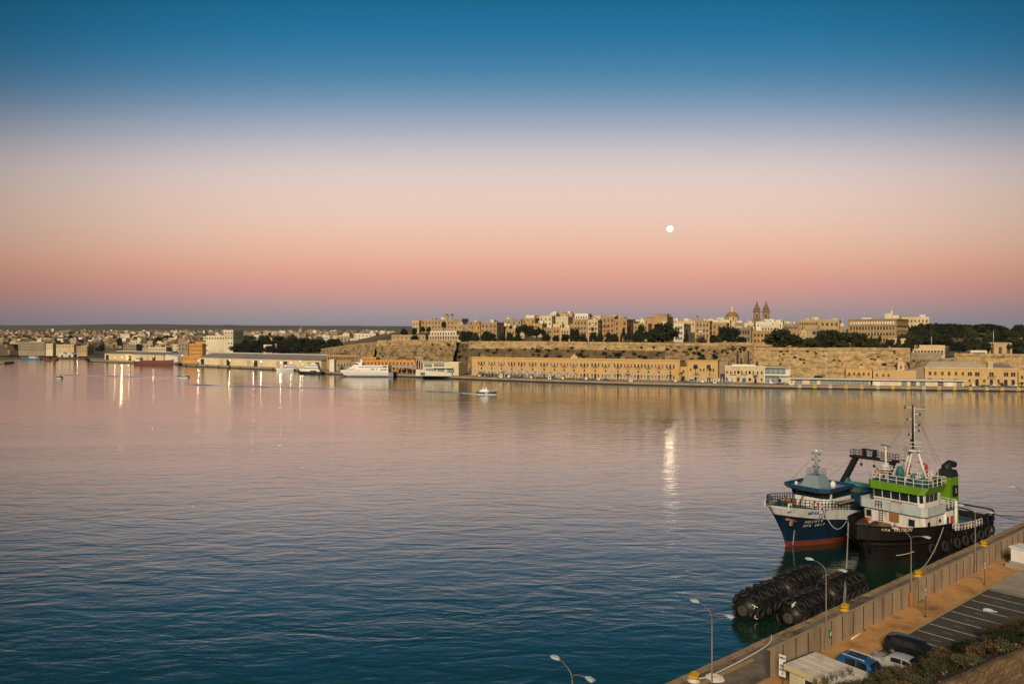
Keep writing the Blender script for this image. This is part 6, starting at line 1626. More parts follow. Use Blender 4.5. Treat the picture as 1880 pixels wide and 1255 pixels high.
for k in range(9): b.bar((21.75, -1.75, 3.6 + k * .33), (21.75, -1.25, 3.6 + k * .33), .05)
for y in (-1.75, -1.25): b.bar((21.75, y, 3.55), (21.75, y, 7.2), .06)
rail(b, [(22.4, -1.9, 6.45), (22.4, -1.0, 6.45)], .9, 2, .03, .45); b.build("ladder", "steel_dark", tug)
lettering("SEA PATRON", .34, "monitor_red", tug, (20.55, .1, 7.18), (1, 0, .1), sx=.8)
# bow name, letter by letter round the curve of the bow
# radar post, drum antenna, tripod mast
b = MB(); b.tube([(18.4, -2.6, 9.7), (18.4, -2.6, 14.2)], [.17, .12], 8); b.bar((18.4, -3.4, 12.6), (18.4, -1.8, 12.6), .1); b.tube([(18.4, -2.3, 9.8), (18.4, -2.3, 12.2)], .07, 6); b.lathe([(.25, 14.2), (.3, 14.4), (.2, 14.55)], 8, (18.4, -2.6, 0)); b.build("radar_post", "ship_white_clean", tug)
b = MB(); b.bar((18.4 - .5, -3.6, 14.65), (18.4 + .5, -1.6, 14.65), .16, .22); b.build("radar_scanner", "mast_grey", tug)
b = MB()
for zc, rr in ((10.95, .55), (11.35, .95), (11.75, 1.0)):
    b.tube([(18.5 + rr * math.cos(t * math.pi / 8), -2.6 + rr * math.sin(t * math.pi / 8), zc) for t in range(16)], .05, 5, closed=True)
for t in range(8):
    a = t * math.pi / 4; b.tube([(18.5 + .5 * math.cos(a), -2.6 + .5 * math.sin(a), 10.9), (18.5 + .95 * math.cos(a), -2.6 + .95 * math.sin(a), 11.35), (18.5 + 1.0 * math.cos(a), -2.6 + 1.0 * math.sin(a), 11.75)], .035, 4)
b.lathe([(.35, 10.9), (.62, 11.2), (.66, 11.6), (.4, 11.9)], 10, (18.5, -2.6, 0)); b.build("antenna_basket", "ship_white_clean", tug)
b = MB()
b.tube([(15.4, -1.7, 9.7), (15.7, -.5, 14.0)], .17, 8); b.tube([(15.4, 1.8, 9.7), (15.7, .6, 14.0)], .17, 8); b.tube([(17.6, -.2, 9.7), (16.1, 0, 14.0)], .12, 8)
for k in range(10): b.bar((15.4 + k * .03, -1.65 + k * .115, 10 + k * .4), (15.8 + k * .03, -1.75 + k * .115, 10 + k * .4), .05)
b.build("tripod", "ship_white_clean", tug)
b = MB(); b.lathe([(1.2, 14.0), (1.25, 14.05), (1.25, 14.2), (1.0, 14.25)], 10, (15.8, 0, 0), sm=False); b.build("mast_platform", "ship_white", tug)
b = MB(); rail(b, [(15.8 + 1.2 * math.cos(t * math.pi / 4), 1.2 * math.sin(t * math.pi / 4), 14.25) for t in range(9)], 1.1, 2, .035, 1.0); b.build("platform_rail", "ship_white_clean", tug)
b = MB(); b.tube([(15.8, 0, 14.2), (15.9, .02, 17.5), (15.95, .05, 20.6)], [.19, .16, .1], 8)
for i, f in enumerate(b.f): b.mi[i] = 0
b.build("mast", "black_steel", tug)
b = MB(); b.tube([(15.85, .22, 14.2), (16.0, .25, 20.4)], .06, 6)
for z, w_, off_ in ((15.2, .5, .3), (16.3, .7, -.2), (17.0, .9, .4), (17.8, .8, .5), (18.5, 1.0, -.3), (19.3, 1.1, .5), (20.2, 1.5, -.4), (20.1, 1.6, .9)): b.bar((15.9, off_ - w_ / 2, z), (15.9, off_ + w_ / 2, z + .06), .07, .1)
for y_, z0, z1 in ((-1.2, 20.2, 21.9), (.9, 20.1, 22.2), (.0, 20.4, 22.6)): b.tube([(15.9, y_, z0), (15.9, y_, z1)], .02, 4)
b.build("mast_yard", "ship_white_clean", tug)
b = MB()
for z, y_ in ((16.4, -.5), (17.1, .85), (17.9, .85), (18.6, -.75), (19.4, 1.0), (20.3, -1.1), (15.6, -.25)): b.lathe([(.1, z - .25), (.13, z - .2), (.13, z), (.05, z + .06)], 6, (15.9, y_, 0))
for k in range(4): b.bar((15.9, 1.3 + k * .14, 19.95), (15.9, 1.3 + k * .14, 20.55), .03)
b.build("mast_lamp", "black_steel", tug)
b = MB()
for p, q in (((15.9, -.8, 18.5), (19.8, -3.9, 10.0)), ((15.9, .9, 18.5), (15.2, 4.0, 10.0)), ((15.9, 0, 20.4), (20.2, .5, 10.2)), ((15.9, 0, 20), (6, 0, 9.5))): b.tube([p, q], .018, 4)
b.build("stay", "steel_dark", tug)
lifebuoy(tug, (19.4, -3.2, 10.9), (.9, -.3, .1), .5)
b = MB(); b.box(17.0, 18.4, 1.8, 2.8, 9.8, 10.5); b.lathe([(.5, 9.8), (.55, 11), (.3, 11.6)], 8, (16.4, -1.6, 0)); b.lathe([(.3, 9.8), (.35, 10.8), (.15, 11)], 8, (17.8, 1.0, 0)); b.build("roof_gear", "teal_gear", tug)
b = MB(); b.box(15.3, 16.2, 2.8, 3.7, 9.8, 10.6); b.build("roof_locker", "black_steel", tug)
b = MB()
for y_, z1 in ((-3.6, 11.8), (3.0, 11.6), (1.6, 11.2), (3.6, 12.4)): b.tube([(19.0 - abs(y_) * .8, y_, 9.8), (19.0 - abs(y_) * .8, y_, z1)], .04, 5)
b.build("aerial", "ship_white_clean", tug)
# funnel on the quay side
FX, FY = 11.3, 2.45
b = MB()
b.hexa([(FX - 1.35, FY - 1.45, 2.0), (FX + 1.75, FY - 1.45, 2.0), (FX + 1.75, FY + 1.15, 2.0), (FX - 1.35, FY + 1.15, 2.0)], [(FX - 1.25, FY - 1.0, 10.3), (FX + 1.0, FY - 1.0, 10.3), (FX + 1.0, FY + 1.1, 10.3), (FX - 1.25, FY + 1.1, 10.3)])
b.build("funnel", "tug_green", tug)
b = MB(); b.hexa([(FX - 1.3, FY - 1.04, 10.3), (FX + 1.04, FY - 1.04, 10.3), (FX + 1.04, FY + 1.14, 10.3), (FX - 1.3, FY + 1.14, 10.3)], [(FX - 1.2, FY - .8, 11.2), (FX + .7, FY - .8, 11.2), (FX + .7, FY + .9, 11.2), (FX - 1.2, FY + .9, 11.2)])
b.tube([(FX - .1, FY, 10.9), (FX - .2, FY, 11.6), (FX - .8, FY + .1, 12.0), (FX - 1.9, FY + .2, 11.8)], [.75, .7, .55, .48], 9); b.build("funnel_cap", "black_steel", tug)
b = MB()
for k in range(22): b.bar((FX + 1.62 - k * .027, FY - 1.0 + .012 * k, 3.4 + k * .34), (FX + 1.62 - k * .027, FY - .4, 3.4 + k * .34), .05)
b.build("funnel_ladder", "tug_green", tug)
b = MB(); b.box(FX - .7, FX + .6, FY + 1.16, FY + 1.34, 7.6, 9.1); b.build("funnel_badge", "black_steel", tug)
lettering("S", .9, "letter_white", tug, (FX - .05, FY + 1.36, 8.35), (0, 1, 0))
b = MB(); b.box(FX + 1.32, FX + 1.42, FY - .1, FY + .5, 6.3, 7.1); b.build("notice_plate", "letter_white", tug)
# fire monitor platform between mast and funnel
b = MB(); b.box(12.3, 14.6, -3.2, 1.2, 10.0, 10.2); b.tube([(13.4, -2.9, 6.4), (13.4, -2.9, 10)], .14, 7); b.tube([(14.4, -2.9, 6.4), (14.4, -2.9, 10)], .12, 7); b.tube([(14.4, 1.0, 6.4), (14.4, 1.0, 10)], .12, 7); b.build("monitor_platform", "ship_white", tug)
b = MB(); rail(b, [(12.4, -3.1, 10.2), (14.5, -3.1, 10.2), (14.5, 1.1, 10.2), (12.4, 1.1, 10.2)], 1.0, 2, .035, 1.1); b.build("platform_rail", "ship_white_clean", tug)
for y_ in (-1.9, .6):
    b = MB(); b.tube([(13.2, y_, 10.2), (13.2, y_, 11.7), (13.4, y_ - .15, 11.95), (14.0, y_ - .9, 12.2)], [.2, .2, .14, .07], 8); b.tube([(13.2, y_ - .35, 11.2), (13.2, y_ + .35, 11.2)], .09, 6); b.build("fire_monitor", "monitor_red", tug)
# aft deck: winch, hatch, tow hoops, bulwark frames, drums
b = MB(); b.lathe([(.9, -1.2), (.9, -1.1), (.5, -1.1), (.5, 1.1), (.9, 1.1), (.9, 1.2)], 12, (6.0, -1.4, 3.0), M=Matrix.Rotation(R(90), 3, 'X')); b.box(5.2, 6.8, -2.8, 0, 2.05, 2.5); b.build("tow_winch", "deck_rust", tug)
b = MB(); b.box(1.8, 4.6, -2.2, 1.8, 2.05, 2.75); b.build("deck_hatch", "deck_blue", tug)
b = MB()
for x in (5.0, 3.0): b.tube([(x, 4.5 * math.cos(math.pi * t / 12), 2.1 + 2.2 * math.sin(math.pi * t / 12)) for t in range(13)], .11, 6)
b.build("tow_hoop", "black_steel", tug)
b = MB()
for s in (-1, 1):
    b.tube([(6.4, s * 5.1, 4.4), (3.5, s * 5.0, 4.3), (1.2, s * 4.6, 4.2), (0, s * 3.8, 4.2)], .12, 6)
    for x, y_ in ((6.4, 5.1), (4.2, 5.05), (2.0, 4.8), (.4, 4.1)): b.hexa([(x - .5, s * y_ - .06, 3.0), (x + .5, s * y_ - .06, 3.0), (x + .5, s * y_ + .06, 3.0), (x - .5, s * y_ + .06, 3.0)], [(x - .12, s * y_ - .06, 4.3), (x + .12, s * y_ - .06, 4.3), (x + .12, s * y_ + .06, 4.3), (x - .12, s * y_ + .06, 4.3)])
b.tube([(0, -3.8, 4.2), (-.2, 0, 4.2), (0, 3.8, 4.2)], .13, 6); b.build("bulwark_frame", "black_steel", tug)
for i, (x, y_) in enumerate(((5.9, 3.4), (5.2, 3.7), (4.4, 3.6))):
    b = MB(); b.lathe([(.35, 2.05), (.37, 2.5), (.35, 2.9), (.37, 3.0), (.3, 3.05)], 10, (x, y_, 0)); b.build("deck_drum", ["net_tan", "ship_white", "rust_brown"][i], tug)
b = MB(); b.box(6.6, 7.6, 3.6, 4.6, 2.05, 3.3); b.build("deck_locker", "rust_brown", tug)
# bollards on the bow
b = MB()
for y_ in (-.9, -.3, 1.6, 2.2): b.lathe([(.16, 3.55), (.16, 4.2), (.24, 4.22), (.24, 4.35)], 8, (24.6, y_, 0))
b.box(23.8, 25.6, -.6, 1.2, 3.55, 4.0); b.lathe([(.55, -1.0), (.3, -.9), (.3, .9), (.55, 1.0)], 10, (23.6, .4, 4.2), M=Matrix.Rotation(R(90), 3, 'X')); b.build("anchor_winch", "deck_rust", tug)

# name on the bow
for i, ch in enumerate("SEA PATRON"):
    if ch == " ": continue
    s_along = 2.6 + i * .43
    # walk from the stem along the bulwark on the quay side
    acc = 0; x = 30.35; prev = hull_at(x, 4.92, 1)
    while acc < s_along and x > 20:
        x -= .02; q = hull_at(x, 4.92, 1); acc += (q - prev).length; prev = q
    q2 = hull_at(x - .1, 4.85, 1); tn = (q2 - prev).normalized(); up_ = (hull_at(x, 5.0, 1) - hull_at(x, 4.6, 1)).normalized()
    nr = up_.cross(tn) if up_.cross(tn).y > 0 or up_.cross(tn).x > 0 else tn.cross(up_)
    o = lettering(ch, .74, "letter_cream", tug, prev + nr.normalized() * .13, nr, bold=.01)

def lump(name, label, c, rx, ry, rz_, m, seed, parent=None):
    """heap of net or rope: many bent strands over a mound"""
    r = random.Random(seed); b = MB()
    b.lathe([(rx * .95, -.02), (rx * .85, rz_ * .3), (rx * .55, rz_ * .55), (rx * .1, rz_ * .62)], 9, sm=True)
    for k in range(90):
        a = r.uniform(0, 6.28); rad = r.uniform(.15, .9) * rx; pts = []
        a2 = a
        for j in range(6):
            a2 += r.uniform(-.5, .7); rad = min(rx, max(.1, rad + r.uniform(-.25, .25) * rx)); z = rz_ * max(0.05, (1 - (rad / rx) ** 2.2) * (.6 + .4 * noise.noise(Vector((rad * 3 * math.cos(a2), rad * 3 * math.sin(a2), seed)))) ) + r.uniform(0, .12)
            pts.append((rad * math.cos(a2), rad * math.sin(a2) * ry / rx, z))
        b.tube(pts, r.uniform(.03, .055), 4, mi=0)
    o = b.build(name, m, parent, c, r.uniform(0, 3)); 
    if parent is None: tag(o, label, "net" if "net" in name else "rope")
    return o
def tugw(x, y, z): return tug.matrix_basis @ Vector((x, y, z))
bpy.context.view_layer.update()
TM = Matrix.Translation(TS) @ Matrix.Rotation(math.atan2(TB_.y - TS.y, TB_.x - TS.x), 4, 'Z')
for (x, y, r_, h_, m, lab, sd_) in [(24.6, -2.6, 1.3, 1.6, "net_brown", "dark brown heap of nets on the tug foredeck", 1), (23.6, -1.2, 1.2, 1.5, "net_brown", "second brown net heap against the tug deckhouse", 2), (26.3, -2.1, .8, 1.1, "net_teal", "teal green net bundle in the tug bow", 3), (26.7, -1.0, .75, 1.0, "net_tan", "tan rope coil bundle in the tug bow", 4), (22.9, -3.4, .9, 1.5, "net_brown", "small dark net heap by the tug window", 6)]:
    lump("net_heap", lab, TM @ Vector((x, y, 3.57)), r_, r_ * .9, h_, m, sd_)

# ---------------------------------------------------------------- trawler
VH_ = Vector((-.80, -.60, 0)).normalized()
VB = Vector((36.6, 107.7, 0)); VL = 27.0
VS = VB - VH_ * VL
tra = thing("fishing_trawler", VS, math.atan2(VH_.y, VH_.x), "dark blue fishing trawler with white bow band, lying outside the tug", "trawler")
vd = [(-4, 3.3, 3.4), (-3.2, 3.7, 3.4), (5, 4.0, 3.5), (11, 4.0, 4.3), (15, 3.95, 4.9), (18.5, 3.75, 5.3), (21, 3.35, 5.65), (23, 2.8, 5.95), (24.8, 2.0, 6.2), (26, 1.2, 6.4), (26.7, .6, 6.5), (VL, .05, 6.55)]
vw = [(-3.4, 2.8), (-2.8, 3.3), (5, 3.7), (11, 3.7), (14.6, 3.4), (17.4, 2.7), (19.2, 1.95), (20.6, 1.3), (21.7, .75), (22.4, .4), (22.8, .18), (23.0, .04)]
hull_mesh(VL, vd, vw, -.8, 14, cut=.75, topband=1.45, flare=1.35, bands=[(.75, 1), (lambda zd: zd - 1.45, 2)], bulwark=2, deck_z=lambda x, z: z - .25).build("hull", ["boot_red", "trawler_blue", "trawler_white", "deck_blue"], tra)
def vhull(x, z, side):
    for i in range(len(vd) - 1):
        if vd[i][0] <= x <= vd[i + 1][0]:
            t = (x - vd[i][0]) / max(1e-6, vd[i + 1][0] - vd[i][0]); L2 = lambda a, b: a + (b - a) * t
            bd, zd = L2(vd[i][1], vd[i + 1][1]), L2(vd[i][2], vd[i + 1][2]); xw, bw = L2(vw[i][0], vw[i + 1][0]), L2(vw[i][1], vw[i + 1][1])
            k = max(0, z / zd) ** 1.35
            return Vector((xw + (x - xw) * k, side * (bw + (bd - bw) * k), z))
def vz(x): return interp([(a, c) for a, _, c in vd], x)
for s in (-1, 1):
    b = MB(); rail(b, [vhull(x, vz(x), s) + Vector((0, -s * .12, 0)) for x in (5, 9, 13, 17, 20, 22.5, 24.6, 26, 26.8)], 1.25, 3, .04, .8); b.build("bow_rail", "black_steel", tra)
b = MB()
for s in (-1, 1):
    for x in (24.9, 19.6):
        p = vhull(x, vz(x), s); b.box(p.x - .4, p.x + .4, p.y - .08, p.y + .08, p.z - .5, p.z + .6)
b.build("fairlead_plate", "trawler_white", tra)
b = MB()
for s in (-1, 1):
    for x in (24.9, 19.6):
        p = vhull(x, vz(x), s); b.box(p.x - .2, p.x + .2, p.y - .11, p.y + .11, p.z + .0, p.z + .3)
b.build("fairlead", "black_steel", tra)
# anchor in its rusty pocket and draught marks
p = vhull(25.2, 4.0, 1)
b = MB(); b.tube([p + Vector((.9, -.15, .35)), p + Vector((-1.6, .55, -.15))], .16, 6); b.build("anchor_pocket", "rust_brown", tra)
b = MB(); b.tube([p + Vector((.3, .15, .0)), p + Vector((.3, .25, -.5)), p + Vector((.0, .3, -.6))], .13, 6); b.lathe([(.4, -.08), (.4, .08)], 10, p + Vector((.2, .25, -.3)), M=Matrix.Rotation(R(70), 3, 'X')); b.build("anchor", "net_tan", tra)
# wheelhouse
b = MB(); chbox(b, 12.2, 18.6, 3.1, 4.2, 6.45, .9, w1=3.1); b.build("deckhouse", "trawler_white", tra, (-1.4, 0, 0))
b = MB(); chbox(b, 12.3, 18.55, 3.05, 6.45, 7.45, .9, rake=.25, w1=3.15); b.build("window_band", "ship_glass", tra, (-1.4, 0, 0))
wps = [((18.62, y_, 6.45), (18.86, y_, 7.45), .09) for y_ in (-2.15, -1.3, -.45, .45, 1.3, 2.15)]
for s in (-1, 1):
    wps += [((18.1, s * 2.7, 6.45), (18.3, s * 2.75, 7.45), .2), ((17.7, s * 3.1, 6.45), (17.75, s * 3.18, 7.45), .22)]
    wps += [((x, s * 3.08, 6.45), (x, s * 3.17, 7.45), .1) for x in (16.4, 15.2, 14.0, 12.8)]
for p_, q_, w_ in wps:
    b = MB(); b.bar(p_, q_, w_); b.build("window_post", "trawler_white" if w_ == .22 else "black_steel", tra, (-1.4, 0, 0))
b = MB()
B_ = [(12.4, -3.4), (18.6, -3.4), (19.4, -2.4), (19.4, 2.4), (18.6, 3.4), (12.4, 3.4)]; T_ = [(12.2, -3.7), (19.0, -3.7), (20.0, -2.6), (20.0, 2.6), (19.0, 3.7), (12.2, 3.7)]
b.hexa([(x, y, 7.4) for x, y in B_], [(x, y, 7.75) for x, y in T_])
for (p0_, p1_) in zip(T_ + T_[:1], T_[1:] + T_[:1]): b.bar((*p0_, 7.95), (*p1_, 7.95), .14, .5)
b.build("roof_visor", "trawler_roof", tra, (-1.4, 0, 0))
b = MB(); b.box(12.5, 18.4, -3.3, 3.3, 7.76, 7.80); b.build("roof_deck", "mast_grey", tra, (-1.4, 0, 0))
b = MB(); b.hexa([(14.6, -1.7, 7.8), (17.9, -1.7, 7.8), (17.9, 1.3, 7.8), (14.6, 1.3, 7.8)], [(15.1, -1.2, 9.5), (17.3, -1.2, 9.5), (17.3, .8, 9.5), (15.1, .8, 9.5)]); b.build("mast_house", "mast_grey", tra, (-1.4, 0, 0))
b = MB(); rail(b, [(15.1, -1.1, 9.5), (17.2, -1.1, 9.5), (17.2, .7, 9.5), (15.1, .7, 9.5), (15.1, -1.1, 9.5)], .9, 2, .03, .6); b.build("mast_rail", "mast_grey", tra, (-1.4, 0, 0))
b = MB(); b.tube([(16.2, -.2, 9.4), (16.1, -.2, 12.9)], [.26, .18], 8)
for z, w_ in ((10.6, .9), (11.6, 1.1), (12.6, 1.2)): b.bar((16.1, -.2 - w_ / 2, z), (16.1, -.2 + w_ / 2, z), .07)
b.build("mast", "mast_grey", tra, (-1.4, 0, 0))
b = MB(); b.bar((15.8, -1.3, 13.25), (16.4, .9, 13.25), .14, .12); b.lathe([(.3, 12.9), (.3, 13.2), (.15, 13.25)], 8, (16.1, -.2, 0)); b.build("radar_scanner", "ship_white_clean", tra, (-1.4, 0, 0))
b = MB()
for z, y_ in ((10.75, -.65), (10.75, .25), (11.75, -.75), (11.75, .35), (12.7, -.8), (12.7, .4)): b.lathe([(.09, z - .15), (.12, z), (.04, z + .1)], 6, (16.15, y_, 0))
b.build("mast_lamp", "black_steel", tra, (-1.4, 0, 0))
b = MB(); b.lathe([(.4, 7.8), (.45, 8.3), (.3, 8.7), (.05, 8.85)], 10, (15.6, 2.2, 0)); b.lathe([(.22, 7.8), (.24, 8.2), (.05, 8.4)], 8, (18.0, -2.4, 0)); b.build("antenna_dome", "ship_white_clean", tra, (-1.4, 0, 0))
lifebuoy(tra, (17.28, 1.2, 5.55), (1, 0, .05), .42)
b = MB(); b.box(12.6, 16.5, 3.1, 3.9, 5.75, 5.95); b.build("side_awning", "net_tan", tra, (-1.4, 0, 0))
# foredeck gear
b = MB(); b.box(20.2, 22.2, -1.6, -.2, 5.6, 6.1); b.lathe([(.5, -.7), (.25, -.6), (.25, .6), (.5, .7)], 9, (21.0, -.6, 6.3), M=Matrix.Rotation(R(90), 3, 'X')); b.bar((20.4, .4, 5.6), (19.9, .9, 7.1), .35, .2); b.build("anchor_winch", "rust_brown", tra)
b = MB(); b.box(22.8, 24, -1.2, .6, 5.9, 6.4); b.lathe([(.2, 6), (.2, 6.8), (.28, 6.9)], 8, (24.6, .0, 0)); b.build("mooring_bitts", "deck_blue", tra)
# aft: shelter, net drum, gantry
b = MB(); b.box(1.2, 10.7, -3.4, 3.4, 3.4, 5.4); b.box(3.4, 10.0, -2.6, 2.6, 5.4, 6.2); b.build("aft_shelter", "trawler_roof", tra)
b = MB(); b.lathe([(1.0, -2.4), (1.0, -2.3), (.5, -2.3), (.5, 2.3), (1.0, 2.3), (1.0, 2.4)], 12, (1.9, 0, 6.3), M=Matrix.Rotation(R(90), 3, 'X')); b.build("net_drum", "teal_gear", tra)
for s in (-1, 1):
    b = MB(); b.hexa([(2.2, s * 3.3 - .4, 5.3), (3.4, s * 3.3 - .4, 5.3), (3.4, s * 3.3 + .4, 5.3), (2.2, s * 3.3 + .4, 5.3)], [(-2.6, s * 3.1 - .35, 10.1), (-1.5, s * 3.1 - .35, 10.1), (-1.5, s * 3.1 + .35, 10.1), (-2.6, s * 3.1 + .35, 10.1)]); b.build("gantry_leg", "black_steel", tra)
b = MB(); b.box(-2.7, -1.4, -3.9, 3.9, 10.1, 10.5); b.box(-2.4, -1.8, -1.9, -1.5, 10.5, 11.6); b.box(-2.4, -1.8, -.1, .3, 10.5, 11.6); b.box(-2.4, -1.8, -2.1, .5, 11.6, 11.75); b.build("gantry_beam", "black_steel", tra)
b = MB(); rail(b, [(-2.6, -3.8, 10.5), (-2.6, 3.8, 10.5), (-1.5, 3.8, 10.5), (-1.5, -3.8, 10.5), (-2.6, -3.8, 10.5)], .9, 2, .035, 1.0); b.build("gantry_rail", "black_steel", tra)
b = MB()
for y_ in (-2.2, 0, 2.2): b.tube([(-2.1, y_, 10.1), (-2.1, y_, 9.3)], .03, 4); b.lathe([(.06, 8.8), (.22, 8.95), (.22, 9.2), (.06, 9.3)], 7, (-2.1, y_, 0))
b.build("hanging_block", "black_steel", tra)
b = MB()
for p_, q_ in (((14.7, -.2, 12.6), (10.9, -3.0, 8.1)), ((14.7, -.2, 12.6), (18.6, -2.6, 8.2)), ((-2, -3, 10.4), (9, -3, 7))): b.tube([p_, q_], .02, 4)
b.build("stay", "steel_dark", tra)
lifebuoy(tra, (3.5, -2.75, 5.9), (.7, -.5, .2), .38)
lump("net_heap", "dark green trawl net piled on the trawler stern shelter", Matrix.Translation(VS) @ Matrix.Rotation(math.atan2(VH_.y, VH_.x), 4, 'Z') @ Vector((6.4, 1.2, 6.2)), 1.5, 1.2, 1.1, "net_green", 8)
def vletters(txt, x0, z, size, m, step, shear=0.0, bold=0.0):
    x = x0
    for ch in txt:
        if ch != " ":
            p = vhull(x, z, 1); q = vhull(x - .1, z, 1); tn = (q - p).normalized(); up_ = (vhull(x, z + .15, 1) - vhull(x, z - .15, 1)).normalized(); nr = up_.cross(tn); nr = nr if nr.y > 0 else -nr
            lettering(ch, size, m, tra, p + nr.normalized() * .10, nr, bold, shear=shear)
        x -= step
vletters("MFA6017", 21.9, 5.15, .78, "letter_blue", .52, bold=.01); vletters("VLT", 19.9, 4.3, .72, "letter_blue", .5, bold=.01)
vletters("HOSNIR", 22.6, 3.75, .55, "letter_white", .62, .35); vletters("MFA 6017", 22.9, 3.15, .55, "letter_white", .55, .35)
b = MB()
for k in range(9):
    z = .2 + k * .27; p = vhull(25.4 - .08 * k, z, 1); b.box(p.x - .08, p.x + .08, p.y - .05, p.y + .06, z, z + .12)
b.build("draught_mark", "letter_white", tra)
# ---------------------------------------------------------------- floating fenders
mat("fender_rubber", (.007, .008, .009), .45, .3, 1.2, spec=.25, stain=(.035, .033, .03), stain_scale=.9, stain_amt=.5)
mat("tyre_rubber", (.018, .018, .018), .6, .3, 2.0, spec=.25)
mat("chalk_paint", (.60, .57, .46), .8, .2, 4.0)
fr = random.Random(5)
tme = MB(); tme.tube([(.47 * math.cos(a * math.pi / 7), .47 * math.sin(a * math.pi / 7), 0) for a in range(14)], .15, 6, closed=True); tme = tme.mesh("net_tyre", "tyre_rubber")
def fender(s0, o0, L_, rad, zc, label, yaw=0.0, marks=()):
    p = so(s0, o0, zc); root = thing("floating_fender", p, QANG + yaw, label, "fender", "floating fenders moored along the quay")
    prof = [(.05, -.1), (rad * .35, 0), (rad * .62, .25), (rad * .86, .75), (rad * .98, 1.5), (rad, 2.2), (rad, L_ - 2.2), (rad * .98, L_ - 1.5), (rad * .86, L_ - .75), (rad * .62, L_ - .25), (rad * .35, L_), (.05, L_ + .1)]
    Mx = Matrix.Rotation(R(90), 3, 'Y')
    b = MB(); b.lathe(prof, 22, M=Mx); b.build("body", "fender_rubber", root)
    nring = 7; nx = int(L_ / 1.28)
    for i in range(nring):
        a = i * 2 * math.pi / nring + .2
        cz, cy = math.cos(a), math.sin(a)
        if cz * rad < -.9: continue
        for k in range(nx):
            x = .75 + (L_ - 1.5) * k / (nx - 1); rr = interp([(z, r) for r, z in prof], x) + .1
            o = link("net_tyre", tme, root, (x + fr.uniform(-.06, .06), cy * rr, cz * rr)); o.rotation_mode = 'QUATERNION'
            tiltx = fr.uniform(-.35, .35) + (.6 if k == 0 else -.6 if k == nx - 1 else 0) * -1
            o.rotation_quaternion = Vector((tiltx * .6, cy, cz)).normalized().to_track_quat('Z', 'X')
    b = MB()
    for i in range(nring):
        a = i * 2 * math.pi / nring + .2 + math.pi / nring
        if math.cos(a) * rad < -.9: continue
        b.tube([(z, math.sin(a) * (r + .04), math.cos(a) * (r + .04)) for r, z in prof[1:-1]], .045, 4)
    for x in [1.2 + k * (L_ - 2.4) / 4 for k in range(5)]:
        rr = interp([(z, r) for r, z in prof], x) + .05; b.tube([(x, rr * math.sin(t * math.pi / 10), rr * math.cos(t * math.pi / 10)) for t in range(20)], .045, 4, closed=True)
    b.build("chain_net", "tyre_rubber", root)
    b = MB(); b.tube([(-.05 + .22 * math.sin(t * math.pi / 6) * .2 - .15, .28 * math.cos(t * math.pi / 6), .28 * math.sin(t * math.pi / 6)) for t in range(12)], .07, 5, closed=True); b.lathe([(.55, -.12), (.55, .02)], 12, M=Mx); b.build("towing_eye", "steel_dark", root)
    for (txt, ang, x, sz, tw) in marks:
        a = R(ang); rr = interp([(z, r) for r, z in prof], x) + .05
        nr = Vector((-.75 if x < 1.2 else -.25, math.sin(a), math.cos(a))); lettering(txt, sz, "chalk_paint", root, (x - .06, math.sin(a) * rr, math.cos(a) * rr), nr, .008, tilt=R(tw))
    return root
fender(21.8, 7.4, 7.6, 1.75, .95, "big black net tyre fender nearest the open water, tyre rows on its back", .05, [("C", 250, .6, .8, 30), ("n", 200, .7, .8, 60), ("X", 300, .5, .7, 20)])
fender(23.6, 3.1, 7.4, 1.75, .95, "big black tyre fender chalked with the number four beside the quay", .03, [("4", -8, .55, 1.1, -15), ("4", 172 + 20, .5, 1.2, 40), ("4", 120, 2.2, .9, 10), ("2", 240, .45, .7, -10), ("0", 215, .35, 1.0, 0)])
fender(30.6, 8.3, 7.4, 1.75, .9, "black tyre fender lying behind the outer one towards the trawler", -.02, [("/", 190, 2.0, 1.0, 60)])
fender(32.6, 3.9, 7.8, 1.75, .9, "black tyre fender under the tug bow alongside the quay", .02, [("X", 200, .6, .8, 20), ("2", 150, 2.0, .9, 30)])

# ---------------------------------------------------------------- quay furniture
mat("bollard_yellow", (.62, .36, .015), .55, .12, 2.0, stain=(.25, .14, .03), stain_scale=2.5, stain_amt=.5); mat("bollard_white", (.62, .60, .54), .7, .15, 3.0)
def bollard(s, o, label, band=False):
    root = thing("mooring_bollard", so(s, o, 2.0), QANG + .4, label, "bollard", "yellow mooring bollards on the quay")
    b = MB(); b.lathe([(.55, 0), (.55, .07), (.4, .1), (.34, .18), (.33, .34)], 14); b.build("base", "bollard_white" if band else "bollard_yellow", root)
    b = MB(); b.hexa([(-.4, -.32, .32), (.45, -.32, .32), (.56, 0, .30), (.45, .32, .32), (-.4, .32, .32), (-.5, 0, .3)], [(-.5, -.4, .42), (.6, -.4, .46), (.78, 0, .48), (.6, .4, .46), (-.5, .4, .42), (-.62, 0, .42)])
    b.hexa([(-.5, -.4, .42), (.6, -.4, .46), (.78, 0, .48), (.6, .4, .46), (-.5, .4, .42), (-.62, 0, .42)], [(-.3, -.2, .54), (.4, -.2, .6), (.5, 0, .62), (.4, .2, .6), (-.3, .2, .54), (-.4, 0, .54)]); b.build("head", "bollard_yellow", root)
bollard(2.2, -1.0, "yellow mooring bollard on a white collar with white rope coiled beside it", True)
bollard(27.6, -.95, "yellow mooring bollard beside the tangled net and chain heap"); bollard(45.3, -.9, "yellow mooring bollard at the tug's shoulder beside yellow edge paint")
bollard(66.0, -.9, "yellow mooring bollard near the tug's stern")
sheet("edge_paint", [[(44.0, -.6), (44.0, -1.5), (47.6, -1.5), (47.6, -.6)]], 2.006, "edge_yellow") if mat("edge_yellow", (.34, .20, .02), .8, .3, 2.0, stain=(.15, .11, .06), stain_scale=2.0, stain_amt=.8) else None
